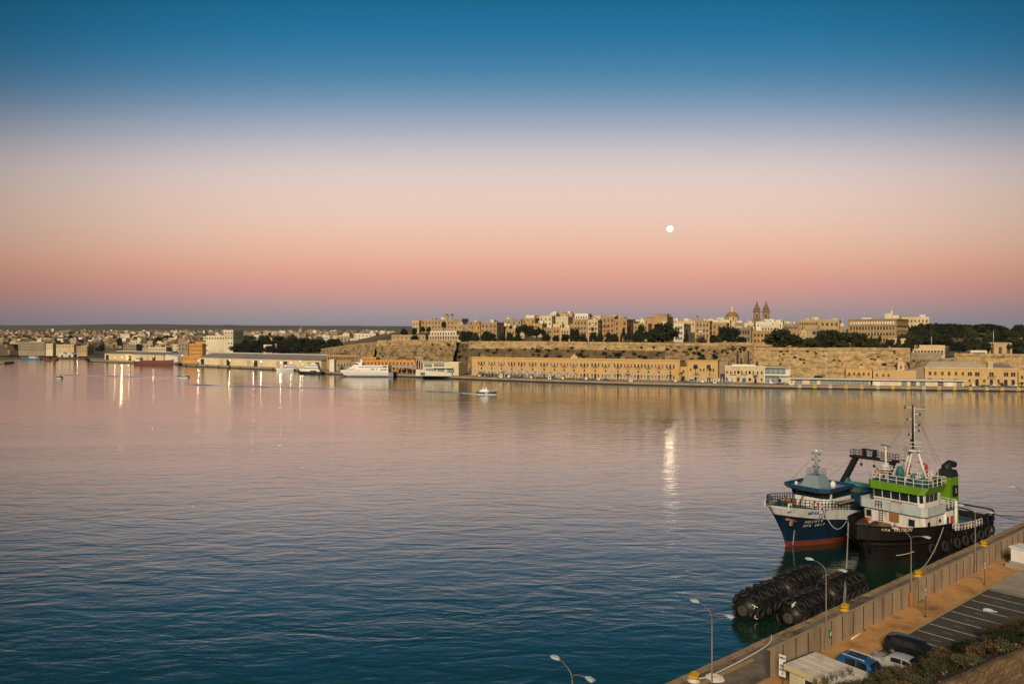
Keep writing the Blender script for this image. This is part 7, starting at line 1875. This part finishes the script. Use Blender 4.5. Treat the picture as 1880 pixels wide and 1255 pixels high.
lump("net_heap", "tangled grey nets and chain beside the bollard under the tug bow", so(29.4, -1.5, 2.0), 1.9, .7, .45, "rope_dark", 31) if mat("rope_dark", (.10, .085, .07), .95, .4, 5.0) else None
lump("net_heap", "flat tangle of dark nets spread along the quay past the bollard", so(32.0, -1.5, 2.0), 1.7, .6, .35, "rope_dark", 33)
lump("rope_heap", "loose tan rope tangle on the quay beside the fenders", so(16.6, -1.3, 2.0), 1.2, .6, .28, "net_tan2", 35) if mat("net_tan2", (.17, .13, .085), .95, .4, 5.0) else None
lump("rope_heap", "white rope coil lying by the white collared bollard", so(3.9, -1.9, 2.0), .85, .6, .28, "rope_white", 37)
def rope(name, label, pts, r, m, n=10):
    P = [Vector(p) for p in pts]; Q = []
    for i in range(len(P) - 1):
        p0, p1, p2, p3 = P[max(0, i - 1)], P[i], P[i + 1], P[min(len(P) - 1, i + 2)]
        for k in range(n):
            t = k / n; Q.append(.5 * ((2 * p1) + (p2 - p0) * t + (2 * p0 - 5 * p1 + 4 * p2 - p3) * t * t + (3 * p1 - p0 - 3 * p2 + p3) * t ** 3))
    Q.append(P[-1]); b = MB(); b.tube(Q, r, 5); return tag(b.build(name, m), label, "rope")
rope("mooring_rope", "white rope laid along the quay towards the collared bollard", [so(2.2, -.6, 2.3), so(3.2, -1.3, 2.06), so(7, -1.35, 2.05), so(11.5, -1.1, 2.05), so(14.0, -.7, 2.06), so(15.2, -.15, 2.13), so(15.5, .1, 2.1)], .055, "rope_white")
def catenary(p, q, sag, n=14):
    p, q = Vector(p), Vector(q); return [p.lerp(q, i / n) - Vector((0, 0, sag * 4 * (i / n) * (1 - i / n))) for i in range(n + 1)]
bowp = TM @ Vector((28.2, 2.2, 5.35)); 
rope("mooring_rope", "heavy pale mooring line from the tug bow down to the bollard", catenary(TM @ Vector((27.6, -2.9, 5.2)), so(27.6, -.95, 2.45), 1.4), .075, "rope_pale", 2)
rope("mooring_rope", "second pale bow line running beside the heavy one", catenary(TM @ Vector((27.7, -2.75, 5.2)), so(27.7, -.7, 2.4), 1.0), .06, "rope_pale", 2)
rope("mooring_rope", "slack line from the tug's shoulder to the bollard", catenary(TM @ Vector((18.5, 5.5, 4.6)), so(45.9, -.8, 2.5), .9), .06, "rope_pale", 2)
rope("mooring_rope", "slack line looping from the trawler bow to the tug", catenary(Matrix.Translation(VS) @ Matrix.Rotation(math.atan2(VH_.y, VH_.x), 4, 'Z') @ Vector((19.6, 3.95, 5.6)), TM @ Vector((27.3, -3.3, 4.9)), 1.9), .06, "rope_pale", 2)
rope("mooring_rope", "thin stern line from the tug to the far quay", catenary(TM @ Vector((.4, 3.9, 3.6)), so(93, -1.0, 2.4), .5), .05, "steel_dark", 2)
rope("mooring_rope", "second thin stern line crossing the first", catenary(TM @ Vector((.2, 3.2, 4.2)), so(88, -.9, 2.3), .9), .05, "steel_dark", 2)
rope("mooring_rope", "slack loop hanging round the tug's dark bow", catenary(TM @ Vector((27.9, -3.0, 3.2)), TM @ Vector((24.6, 4.6, 2.0)), 1.5), .06, "rope_pale", 2)

# security wall: concrete panels between steel posts
wall = thing("security_wall", so(7.35, -4.7, 2.0), QANG, "long tan concrete panel wall with dark steel posts between quay and footpath", "wall")
PH_ = 2.4; PW_ = 2.04
b = MB()
for k, (z0, z1) in enumerate(((0, .79), (.805, 1.595), (1.61, 2.36))):
    b.box(.07, PW_ - .07, -.1 + .004 * k, .1, z0, z1)
b.box(.0, PW_, -.13, .13, 2.36, 2.42)
pme = b.mesh("panel", "panel_concrete")
b = MB(); b.box(-.07, .07, -.085, .125, 0, 2.355); b.box(-.05, .05, -.125, -.085, 0, 2.34, 0); qme = b.mesh("post", "steel_dark")
for i in range(56):
    o = link("panel", pme, wall, (i * PW_, rnd.uniform(-.012, .012), rnd.uniform(-.01, .02)))
    link("post", qme, wall, (i * PW_, 0, 0))
def plate(name, label, s, z, w, h, m, txt=None, tm=None, parent=None):
    root = thing(name, so(s, -4.86, 2 + z), QANG, label, "sign")
    b = MB(); b.box(-w / 2, w / 2, -.03, 0, 0, h); b.build("plate", m, root)
    if txt: lettering(txt, h * .42, tm, root, (0, -.045, h / 2), (0, -1, 0), .004)
mat("sign_green", (.02, .16, .06), .5, .1, 3.0)
plate("exit_sign", "small green running man exit sign on the security wall", 17.2, .95, .55, .75, "sign_green")
er = [o for o in bpy.data.objects if o.name.startswith("exit_sign")][0]
b = MB(); b.lathe([(.055, 0), (.055, .02)], 8, (.03, -.05, .58), M=Matrix.Rotation(R(90), 3, 'X')); b.bar((.0, -.045, .52), (-.03, -.045, .33), .09, .02); b.bar((-.03, -.045, .33), (.1, -.045, .18), .05, .02); b.bar((-.03, -.045, .33), (-.14, -.045, .2), .05, .02); b.bar((.0, -.045, .48), (.13, -.045, .4), .04, .02); b.bar((.0, -.045, .48), (-.12, -.045, .42), .04, .02); b.build("running_figure", "letter_white", er)
plate("wall_notice", "faded square notice bolted to the security wall past the rusty lamp base", 36.7, 1.1, .55, .6, "net_tan")
# lamp posts
mat("galvanised", (.20, .165, .125), .55, .18, 1.5, metal=.3); mat("lamp_head", (.40, .48, .52), .35, .08, 2.0); mat("lamp_glass", (.50, .62, .70), .15, .05, 2.0)
def lamp_post(s, o, label, h=7.5, rust=False):
    root = thing("lamp_post", so(s, o, 2.0), QANG, label, "lamp post", "double armed lamp posts along the wall")
    b = MB(); b.lathe([(.18, 0), (.18, .05), (.1, .08), (.1, 1.2), (.07, 1.3), (.048, h)], 9); b.build("pole", "galvanised", root)
    if rust: b = MB(); b.lathe([(.22, .1), (.24, .2), (.22, 1.5), (.15, 1.7)], 9); b.build("rust_sleeve", "rust_brown", root)
    for sgn, up_ in ((1, .75), (-1, .45)):
        b = MB(); pts = [(0, 0, h - .15), (0, sgn * .12, h + .2), (0, sgn * .4, h + up_ * .62), (0, sgn * .8, h + up_ * .85), (0, sgn * 1.3, h + up_)]
        b.tube(pts, [.045, .042, .038, .034, .03], 7); arm = b.build("arm", "galvanised", root)
        b = MB(); y0, y1 = sgn * 1.2, sgn * 1.95; z = h + up_ - .02
        b.hexa([(-.06, y0, z - .03), (.06, y0, z - .03), (.17, y0 + sgn * .35, z - .05), (.15, y1, z), (-.15, y1, z), (-.17, y0 + sgn * .35, z - .05)][::sgn], [(-.05, y0, z + .06), (.05, y0, z + .06), (.14, y0 + sgn * .35, z + .12), (.11, y1, z + .08), (-.11, y1, z + .08), (-.14, y0 + sgn * .35, z + .12)][::sgn])
        hd = b.build("lamp_head", "lamp_head", root)
        b = MB(); b.box(-.11, .11, min(y0 + sgn * .38, y1 - sgn * .08), max(y0 + sgn * .38, y1 - sgn * .08), z - .09, z - .03); b.build("lens", "lamp_glass", hd)
for s_, lab, rs in ((-15.2, "double armed lamp post standing short of the wall end", False), (-.3, "double armed lamp post beside the white collared bollard", False), (16.1, "double armed lamp post next to the green exit sign", False), (33.6, "double armed lamp post with a rusty sleeve at its foot", True), (51.1, "double armed lamp post behind the parking bays at the tug's waist", False), (68.6, "double armed lamp post near the tug's stern", False)):
    lamp_post(s_, -5.05 if s_ > 5 else -4.6, lab, 6.5 if s_ < -10 else 6.95 if s_ < 5 else 7.3, rs)
# slender sign posts on the footpath
def sign_post(s, o, h, label):
    root = thing("sign_post", so(s, o, 2.12), QANG, label, "sign post", None)
    b = MB(); b.lathe([(.16, 0), (.16, .03), (.035, .04), (.03, h)], 7); b.build("pole", "steel_dark", root)
    b = MB(); b.box(-.12, .12, -.05, -.03, h - .35, h - .02); b.box(-.1, .1, -.05, -.03, h - .75, h - .45); b.build("plate", "ship_white_clean", root)
sign_post(31.8, -7.2, 2.9, "slim sign post at the kerb between the second and third bays"); sign_post(47.4, -7.3, 2.6, "slim sign post at the kerb corner by the concrete lot")
# white cabinet on a plinth
root = thing("equipment_cabinet", so(58.4, -7.6, 2.1), QANG - R(8), "white equipment cabinet on a concrete plinth at the end of the footpath", "cabinet")
b = MB(); b.box(-1.3, 2.9, -1.6, 1.2, 0, .45); b.box(-1.0, 1.9, -1.0, .9, .45, .75); b.build("plinth", "lot_concrete", root)
b = MB(); b.box(-.85, 1.65, -.75, .75, .75, 2.35); b.build("body", "ship_white_clean", root)
b = MB(); b.hexa([(-1.0, -.95, 2.35), (1.75, -.95, 2.35), (1.75, .9, 2.35), (-1.0, .9, 2.35)], [(-1.0, -.95, 2.46), (1.75, -.95, 2.46), (1.75, .9, 2.55), (-1.0, .9, 2.55)]); b.build("lid", "ship_white_clean", root)
b = MB(); b.box(.38, .42, -.765, -.75, .8, 2.3); b.box(.28, .34, -.79, -.75, 1.5, 1.7); b.build("door_seam", "steel_dark", root)
# red kerb piece beside the cabinet
b = MB(); b.box(0, 3.2, -.12, .12, 0, .16); tag(b.build("barrier_rail", "monitor_red", None, so(60.6, -8.9, 2.02), QANG - R(60)), "low red barrier rail on the ground beside the cabinet", "barrier")
b = MB(); b.tube([(0, 0, 0), (3.2, 0, .05)], .06, 6); tag(b.build("loose_pipe", "ship_white_clean", None, so(20.3, -5.3, 2.2), QANG + R(3)), "white pipe lying on the footpath at the wall foot", "pipe")

# ---------------------------------------------------------------- cars in the bays
mat("paint_blue", (.012, .085, .24), .25, .06, .6, spec=.6); mat("paint_silver", (.42, .42, .42), .35, .06, .6, metal=.15); mat("paint_black", (.010, .013, .014), .22, .1, .6, spec=.6)
mat("car_glass", (.012, .014, .016), .06, .1, 1.0, spec=.7); mat("rim", (.30, .30, .31), .35, .1, 3.0, metal=.7); mat("plastic_black", (.015, .015, .016), .6, .1, 3.0); mat("head_glass", (.55, .55, .52), .15, .05, 3.0); mat("tail_red", (.30, .02, .02), .3, .1, 3.0)
def car(label, s, o, rz, paint, kind):
    root = thing("parked_car", so(s, o, 2.012), QANG + rz, label, "car", None)
    if kind == 'suv': L_, W_, st = 4.5, .90, [(0, .55, .95, 1.0, .70), (.06, .32, 1.0, 1.05, .80), (.5, .28, 1.05, 1.75, .86), (1.4, .26, 1.08, 1.82, .90), (2.5, .26, 1.05, 1.78, .90), (2.95, .26, 1.03, 1.66, .90), (3.45, .26, 1.02, 1.08, .88), (4.2, .28, .95, .98, .84), (4.44, .32, .82, .84, .74), (4.5, .45, .72, .74, .62)]
    elif kind == 'hatch': L_, W_, st = 4.2, .87, [(0, .5, .85, .9, .66), (.06, .3, .9, .98, .76), (.35, .26, .95, 1.2, .82), (.9, .24, .96, 1.43, .86), (1.8, .24, .95, 1.47, .87), (2.4, .24, .93, 1.38, .87), (3.15, .24, .90, .96, .86), (3.85, .26, .80, .83, .81), (4.12, .3, .70, .72, .72), (4.2, .42, .62, .64, .6)]
    else: L_, W_, st = 4.7, .90, [(0, .55, .95, 1.05, .72), (.06, .32, 1.0, 1.1, .82), (.25, .28, 1.05, 1.6, .86), (1.0, .26, 1.06, 1.72, .90), (2.4, .26, 1.05, 1.72, .90), (2.9, .26, 1.03, 1.60, .90), (3.6, .26, 1.0, 1.08, .89), (4.35, .28, .90, .94, .84), (4.63, .32, .78, .80, .74), (4.7, .45, .68, .70, .62)]
    b = MB(); rows_ = []
    for (x, zb, zs, zr, hw) in st:
        cab = zr - zs > .12; tw_ = hw * (.80 if cab else .9)
        half = [(hw * .82, zb), (hw * .98, zb + .12), (hw, (zb + zs) / 2), (hw * .97, zs), (tw_, zr - (.07 if cab else .02)), (tw_ * .8, zr), (0, zr + .02)]
        ring = [(x, y, z) for y, z in half] + [(x, -y, z) for y, z in half[-2::-1]]
        rows_.append(b.idx(ring))
    n = 13
    for a, c in zip(rows_, rows_[1:]):
        for i in range(n - 1): b.face([a + i, a + i + 1, c + i + 1, c + i], 0, True)
    b.face([rows_[0] + i for i in reversed(range(n))]); b.face([rows_[-1] + i for i in range(n)])
    b.build("body", paint, root)
    # glass: windscreen, rear screen, side windows set just proud of the cabin
    cabs = [r for r in st if r[3] - r[2] > .12]
    def cabp(i, f, side, lift=.018):
        x, zb, zs, zr, hw = cabs[i]; y0, z0, y1, z1 = hw * .97, zs, hw * .8, zr - .07
        return Vector((x, side * (y0 + (y1 - y0) * f + lift), z0 + (z1 - z0) * f))
    for side in (-1, 1):
        segs = [(0.6, 1.45), (1.55, len(cabs) - 1.25)] if len(cabs) <= 4 else [(.55, 1.9), (2.05, len(cabs) - 1.2)]
        for a, c in segs:
            g = MB()
            def ip(t, f):
                i = min(int(t), len(cabs) - 2); return cabp(i, f, side).lerp(cabp(i + 1, f, side), t - i)
            ts = [a + (c - a) * k / 4 for k in range(5)]
            for t0, t1 in zip(ts, ts[1:]):
                q = [ip(t0, .12), ip(t1, .12), ip(t1, .90), ip(t0, .90)]; g.poly(q if side > 0 else q[::-1])
            g.build("side_window", "car_glass", root)
    def screen(ra, rb, name):
        (x0, _, zs0, zr0, h0), (x1, _, zs1, zr1, h1) = ra, rb      # ra = roof end, rb = base end
        g = MB(); up_ = Vector((0, 0, .02)); e = .92
        xa, za, ya = x0, zr0, h0 * .8 * .86; xb, zb_, yb = x1, zr1, h1 * .86
        A, B_ = Vector((xa, 0, za)), Vector((xb, 0, zb_)); P, Q = A.lerp(B_, .08), A.lerp(B_, .93)
        nn = Vector((abs(za - zb_) * (1 if xb > xa else -1), 0, abs(xb - xa))).normalized() * .03
        g.poly([P + nn + Vector((0, -ya, -.03)), Q + nn + Vector((0, -yb, -.02)), Q + nn + Vector((0, 0, .015)), P + nn + Vector((0, 0, .01))]); g.poly([P + nn + Vector((0, 0, .01)), Q + nn + Vector((0, 0, .015)), Q + nn + Vector((0, yb, -.02)), P + nn + Vector((0, ya, -.03))])
        g.build(name, "car_glass", root)
    last = st.index(cabs[-1]); screen(st[last], st[last + 1], "windscreen")
    first = st.index(cabs[0]); screen(st[first + (1 if kind == 'hatch' else 0)], st[first - 1] if kind != 'hatch' else st[first], "rear_screen")
    wh = MB(); Mx = Matrix.Rotation(R(90), 3, 'X'); wh.lathe([(.2, -.1), (.31, -.11), (.335, -.07), (.335, .07), (.31, .11), (.2, .1)], 16, M=Mx); wme = wh.mesh("wheel", "tyre")
    ri = MB(); ri.lathe([(.21, -.115), (.08, -.12), (.04, -.1)], 12, M=Mx); ri.lathe([(.04, .1), (.08, .12), (.21, .115)], 12, M=Mx); rme = ri.mesh("rim", "rim")
    for wx in (.82, L_ - .85):
        for side in (-1, 1):
            w = link("wheel", wme, root, (wx, side * (W_ - .1), .335)); link("rim", rme, w)
    for side in (-1, 1):
        g = MB(); g.box(L_ - .24, L_ - .06, side * .62 - .14, side * .62 + .14, .60, .74); g.build("headlight", "head_glass", root)
        g = MB(); g.box(-.01, .12, side * .66 - .1, side * .66 + .1, .72, .98); g.build("tail_light", "tail_red", root)
        x_ = st[last][0] + .35; g = MB(); g.box(x_ - .1, x_ + .08, side * (W_ + .12) - .1, side * (W_ + .12) + .08, .98, 1.12); g.build("mirror", paint, root)
        if kind == 'suv':
            g = MB(); zr = 1.86; g.tube([(.7, side * .66, zr - .07), (.75, side * .66, zr), (2.5, side * .66, zr - .02), (2.6, side * .66, zr - .1)], .03, 5); g.build("roof_rail", "steel_white", root)
    if kind == 'suv':
        g = MB(); g.box(.95, 2.35, -.5, .5, 1.80, 1.835); g.build("sunroof", "car_glass", root)
    g = MB(); g.box(-.03, .03, -.26, .26, .5, .62); g.build("number_plate", "head_glass", root)
    g = MB(); g.box(L_ - .03, L_ + .02, -.26, .26, .45, .56); g.build("number_plate", "head_glass", root)
car("bright blue estate car with pale roof rails beside the white kiosk", 13.3, -7.6, R(-90), "paint_blue", 'suv')
car("silver grey hatchback parked between the blue and the black cars", 17.1, -12.9, R(90), "paint_silver", 'hatch')
car("black people carrier parked beyond the silver hatchback", 20.9, -8.3, R(-90), "paint_black", 'van')

# ---------------------------------------------------------------- kiosk and notice board
KZ = 2.9
kc = [gnd(x, y, 2 + KZ) for x, y in ((1440, 1217), (1494, 1196))]
kd = (kc[1] - kc[0]); kw = kd.length; ka = math.atan2(kd.y, kd.x)
root = thing("kiosk", (kc[0].x, kc[0].y, 2.0), ka, "cream site kiosk with a pale four strip roof at the wall end", "kiosk")
KL = 5.6
b = MB(); b.box(.25, kw - .25, -KL + .3, -.3, 0, KZ - .35); b.build("wall", "kiosk_cream", root) if "kiosk_cream" in M else (mat("kiosk_cream", (.52, .46, .32), .7, .08, 1.0), b.build("wall", "kiosk_cream", root))
mat("kiosk_roof", (.66, .61, .54), .75, .1, 1.0, stain=(.36, .29, .21), stain_scale=.8, stain_amt=.5)
strip = MB(); strip.box(.045, kw / 4 - .045, -KL, 0, KZ - .1, KZ); sme = strip.mesh("roof_panel", "kiosk_roof")
for i in range(4): link("roof_panel", sme, root, (i * kw / 4, 0, 0))
b = MB(); b.box(.1, kw - .1, -KL + .05, -.05, KZ - .3, KZ - .1); b.build("roof_frame", "steel_dark", root)
b = MB(); b.box(-.06, kw + .06, -.04, .08, KZ - .4, KZ + .05); b.build("gutter", "steel_dark", root)
b = MB(); b.box(-.08, -.005, -KL, .0, KZ - .42, KZ + .02); b.box(kw + .005, kw + .08, -KL, 0, KZ - .42, KZ + .02); b.box(-.08, kw + .08, -KL - .08, -KL - .005, KZ - .42, KZ + .02); b.build("fascia", "kiosk_cream2", root) if "kiosk_cream2" in M else (mat("kiosk_cream2", (.48, .43, .25), .7, .08, 1.0), b.build("fascia", "kiosk_cream2", root))
for i in range(6):
    b = MB(); b.box(.19, .25, -.5 - i * .13, -.42 - i * .13, 0, KZ - .4); b.build("cladding_rib", "kiosk_cream", root)
b = MB(); b.box(.20, .25, -3.6, -1.7, .9, 2.25); b.build("window", "car_glass", root)
b = MB(); b.box(.15, .25, -3.7, -1.6, 2.25, 2.33); b.box(.15, .25, -3.7, -1.6, .82, .9); b.box(.15, .25, -1.7, -1.6, .9, 2.25); b.box(.15, .25, -3.7, -3.6, .9, 2.25); b.box(.17, .25, -2.68, -2.62, .9, 2.25); b.build("window_frame", "ship_white_clean", root)
b = MB(); b.box(.12, .25, -2.9, -1.9, 2.34, 2.5); b.build("lamp_box", "ship_white_clean", root)
nb = gnd(1436, 1250, 2.0)
nb = at(1436.5, 1241, 61.0)
root = thing("notice_board", (nb.x, nb.y, 2.0), ka - R(80), "tall white notice board with black lettering beside the kiosk", "sign")
b = MB(); b.box(-.28, .28, -.03, .03, nb.z - 2, nb.z - 2 + 1.75); b.build("board", "ship_white_clean", root)
for i, (t, z) in enumerate((("AREA", 1.5), ("NO", .85), ("EXIT", .55), ("A", .25))): lettering(t, .26 if i != 1 else .3, "black_steel", root, (0, -.045, nb.z - 2 + z), (0, -1, 0), .006, .8)
b = MB(); b.box(-.03, .03, .03, .09, 0, nb.z); b.build("post", "steel_dark", root)
wp = so(12.6, -13.4, 2.01); wp = at(1584.5, 1228, 62.5)
root = thing("marker_post", (wp.x, wp.y, 2.0), 0, "thin white and red marker post before the blue car", "post")
for k in range(4):
    b = MB(); b.lathe([(.06, k * .45), (.06, k * .45 + .45)], 8); b.build("band", "ship_white_clean" if k % 2 else "net_tan", root)
# pale lamp head of a post hidden in the shrubs
hp = gnd(1815, 1121, 2.0)
root = thing("fallen_lamp", hp, R(-32), "pale grey lamp lantern lying in a parking bay", "lamp")
b = MB(); b.hexa([(-.5, -.13, .02), (.1, -.17, .02), (.45, -.08, .02), (.45, .08, .02), (.1, .17, .02), (-.5, .13, .02)], [(-.45, -.1, .2), (.1, -.14, .24), (.42, -.05, .14), (.42, .05, .14), (.1, .14, .24), (-.45, .1, .2)]); b.build("housing", "lamp_head", root)
b = MB(); b.tube([(.42, 0, .08), (.75, 0, .06)], .045, 6); b.build("spigot", "ship_white_clean", root)

# ---------------------------------------------------------------- stone wall
mat("wall_stone", (.17, .115, .062), .95, .3, 2.0, stain=(.10, .07, .04), stain_scale=1.6, stain_amt=.7, bump=.05, bscale=6, obj_rand=.3)
mat("wall_mortar", (.10, .075, .045), .95, .3, 2.0)
sw_ang = math.atan2(WD.y, WD.x)
stone_wall = thing("stone_wall", W0 - Vector((0, 0, 7.4)), sw_ang, "old rubble stone retaining wall of squared yellow blocks above the shrubs", "wall")
b = MB(); b.box(-12, 26, .12, .6, -.5, 6.85); b.build("core", "wall_mortar", stone_wall)
def stone_mesh(seed):
    r = random.Random(seed); b = MB()
    g = [[Vector((i / 3, 0, j / 3)) for i in range(4)] for j in range(4)]
    pts = []
    for j in range(4):
        for i in range(4):
            edge = i in (0, 3) or j in (0, 3)
            x = i / 3 + (0 if i in (0, 3) else r.uniform(-.06, .06)); z = j / 3 + (0 if j in (0, 3) else r.uniform(-.06, .06))
            x = .03 + .94 * x + (r.uniform(-.02, .02)); z = .05 + .9 * z + r.uniform(-.03, .03)
            pts.append((x, r.uniform(-.015, .02) if edge else -r.uniform(.01, .05), z))
    n = b.idx(pts)
    for j in range(3):
        for i in range(3): a = n + j * 4 + i; b.face([a, a + 1, a + 5, a + 4], 0, False)
    m_ = b.idx([(x, .22, z) for (x, y, z) in pts])
    ring = [0, 1, 2, 3, 7, 11, 15, 14, 13, 12, 8, 4]
    for p, q in zip(ring, ring[1:] + ring[:1]): b.face([n + q, n + p, m_ + p, m_ + q])
    return b.mesh("stone", "wall_stone")
stones = [stone_mesh(i) for i in range(7)]
wr = random.Random(9); z = 6.9
while z > 3.4:
    hgt = wr.uniform(.28, .5); z -= hgt; x = -2.5 + wr.uniform(0, .5)
    while x < 11:
        w_ = wr.uniform(.4, 1.25); link("stone", wr.choice(stones), stone_wall, (x, 0, z), 0, (w_, 1, hgt)); x += w_
x = -3.0
while x < 12:
    w_ = wr.uniform(.5, 1.1); o = link("capstone", wr.choice(stones), stone_wall, (x, -.06, 6.88), 0, (w_, 1, wr.uniform(.16, .26))); x += w_
for i in range(30):
    t = wr.uniform(-3, 12); c = W0 + WD * t - WN * wr.uniform(.3, 1.3); s_ = wr.uniform(.05, .15)
    rk = link("rubble_rock", stones[i % 7], None, (c.x, c.y, WZ - .62 + wr.uniform(-.08, .04)), wr.uniform(0, 6), (s_ * 1.6, s_ * 2.4, s_))
    rk.rotation_euler = (R(wr.uniform(-70, -20)), R(wr.uniform(-20, 20)), wr.uniform(0, 6)); tag(rk, "loose pale rock lying behind the stone wall top", "rock", "loose rocks along the wall top")

# ---------------------------------------------------------------- shrubs on the slope
SH = []
for v in range(4):
    for m_ in ("leaf_olive", "leaf_dark", "leaf_dry", "leaf_mid"): SH.append((m_, crown_mesh(40 + v * 5, 'bush', 1500, .055, m_)))
shr = random.Random(31)
def near_shrub(p, s, sz, m_):
    me = shr.choice([e for k, e in SH if k == m_])
    root = thing("shrub", p, shr.uniform(0, 6), {"leaf_olive": "grey green scrub bush", "leaf_dark": "dark green dense bush", "leaf_dry": "dry brown withered bush", "leaf_mid": "mid green leafy bush"}[m_] + " on the slope above the car park", "shrub", {"leaf_olive": "grey green", "leaf_dark": "dark green", "leaf_dry": "dry brown", "leaf_mid": "mid green"}[m_] + " shrubs on the slope")
    link("foliage", me, root, (0, 0, -.1), 0, (s, s, sz)); link("stem", TRUNK, root, (0, 0, -.1), 0, (s * .5, s * .5, sz * .7))
for i in range(190):
    u, v = shr.uniform(.10, .96), shr.random() ** .9 * .95
    p = slope_pt(u, v)
    s = shr.uniform(.55, 1.35) * (.7 + .3 * min(1, v * 4)) * (1 - .2 * v); m_ = shr.choice(["leaf_olive", "leaf_dark", "leaf_dark", "leaf_dry", "leaf_olive", "leaf_mid"])
    sz = s * shr.uniform(.8, 1.15); tx, ty = PX_CX + p.x / p.y * F_PX, PX_HOR + (CAM_H - p.z - sz * .95) / p.y * F_PX
    lim = interp([(1500, 1250), (1560, 1240), (1600, 1221), (1690, 1192), (1780, 1152), (1880, 1117), (2100, 1040)], tx)
    if ty < lim:                        # keep the bushes low along the kerb of the car park
        sz -= (lim - ty) * p.y / F_PX; s = min(s, sz * 1.2)
        if sz < .25: continue
    near_shrub(p, s, sz, m_)
# tall feathery weeds at the kiosk corner
def weed(p, h, seed):
    r = random.Random(seed); b = MB()
    for i in range(26):
        a = r.uniform(0, 6.28); d = Vector((math.cos(a), math.sin(a), 0)); hh = h * r.uniform(.5, 1); sp = r.uniform(.1, .5)
        P_ = [d * sp * t * t + Vector((0, 0, hh * t)) for t in (0, .4, .75, 1)]
        b.tube(P_, [.012, .01, .008, .004], 3)
        for k in range(10): q = P_[2].lerp(P_[3], r.random()) + Vector((r.uniform(-.06, .06), r.uniform(-.06, .06), r.uniform(-.05, .08))); b.poly([q, q + Vector((.03, .01, .02)), q + Vector((.02, .02, .06)), q + Vector((-.01, .01, .05))])
    o = b.build("weed", "leaf_olive", None, p); tag(o, "pale feathery weed clump by the kiosk roof", "weed", "feathery weeds beside the kiosk")
for i, (x, y, Y_) in enumerate(((1515, 1262, 56), (1530, 1260, 56.5), (1545, 1256, 57), (1500, 1268, 55.5), (1562, 1250, 57.5))): weed(at(x, y, Y_) - Vector((0, 0, .6)), 1.7, i)

# ---------------------------------------------------------------- moon
mat_m = bpy.data.materials.new("moonlight"); mat_m.use_nodes = True
bm_ = mat_m.node_tree.nodes["Principled BSDF"]; bm_.inputs["Base Color"].default_value = (.5, .5, .5, 1)
bm_.inputs["Emission Color"].default_value = (1.0, .78, .46, 1); bm_.inputs["Emission Strength"].default_value = MOON_E
M["moonlight"] = mat_m
md = Vector(((1230 - PX_CX) / F_PX, 1.0, (PX_HOR - 420) / F_PX)).normalized() * 30000
b = MB(); nn_ = 32; rM = 30000 * math.tan(R(.205))
b.lathe([(max(.5, rM * math.sin(math.pi * k / nn_)), -rM * math.cos(math.pi * k / nn_)) for k in range(nn_ + 1)], 64)
tag(b.build("moon", "moonlight", None, md + Vector((0, 0, CAM_H))), "full pale moon low in the dawn sky", "moon")

# ---------------------------------------------------------------- morning haze over the harbour
HAZE = 2.6e-5
hz = bpy.data.materials.new("haze_air"); hz.use_nodes = True
hn = hz.node_tree.nodes
for n_ in list(hn):
    if n_.type == 'BSDF_PRINCIPLED': hn.remove(n_)
hv = hn.new("ShaderNodeVolumePrincipled")
hv.inputs["Color"].default_value = (.80, .80, .86, 1); hv.inputs["Density"].default_value = HAZE; hv.inputs["Anisotropy"].default_value = 0.0
hz.node_tree.links.new(hv.outputs[0], [n_ for n_ in hn if n_.type == 'OUTPUT_MATERIAL'][0].inputs["Volume"])
M["haze_air"] = hz
b = MB(); b.box(-9500, 6000, -450, 9800, -4.5, 175)
tag(b.build("haze", "haze_air"), "thin pale morning haze over the harbour", kind="stuff")
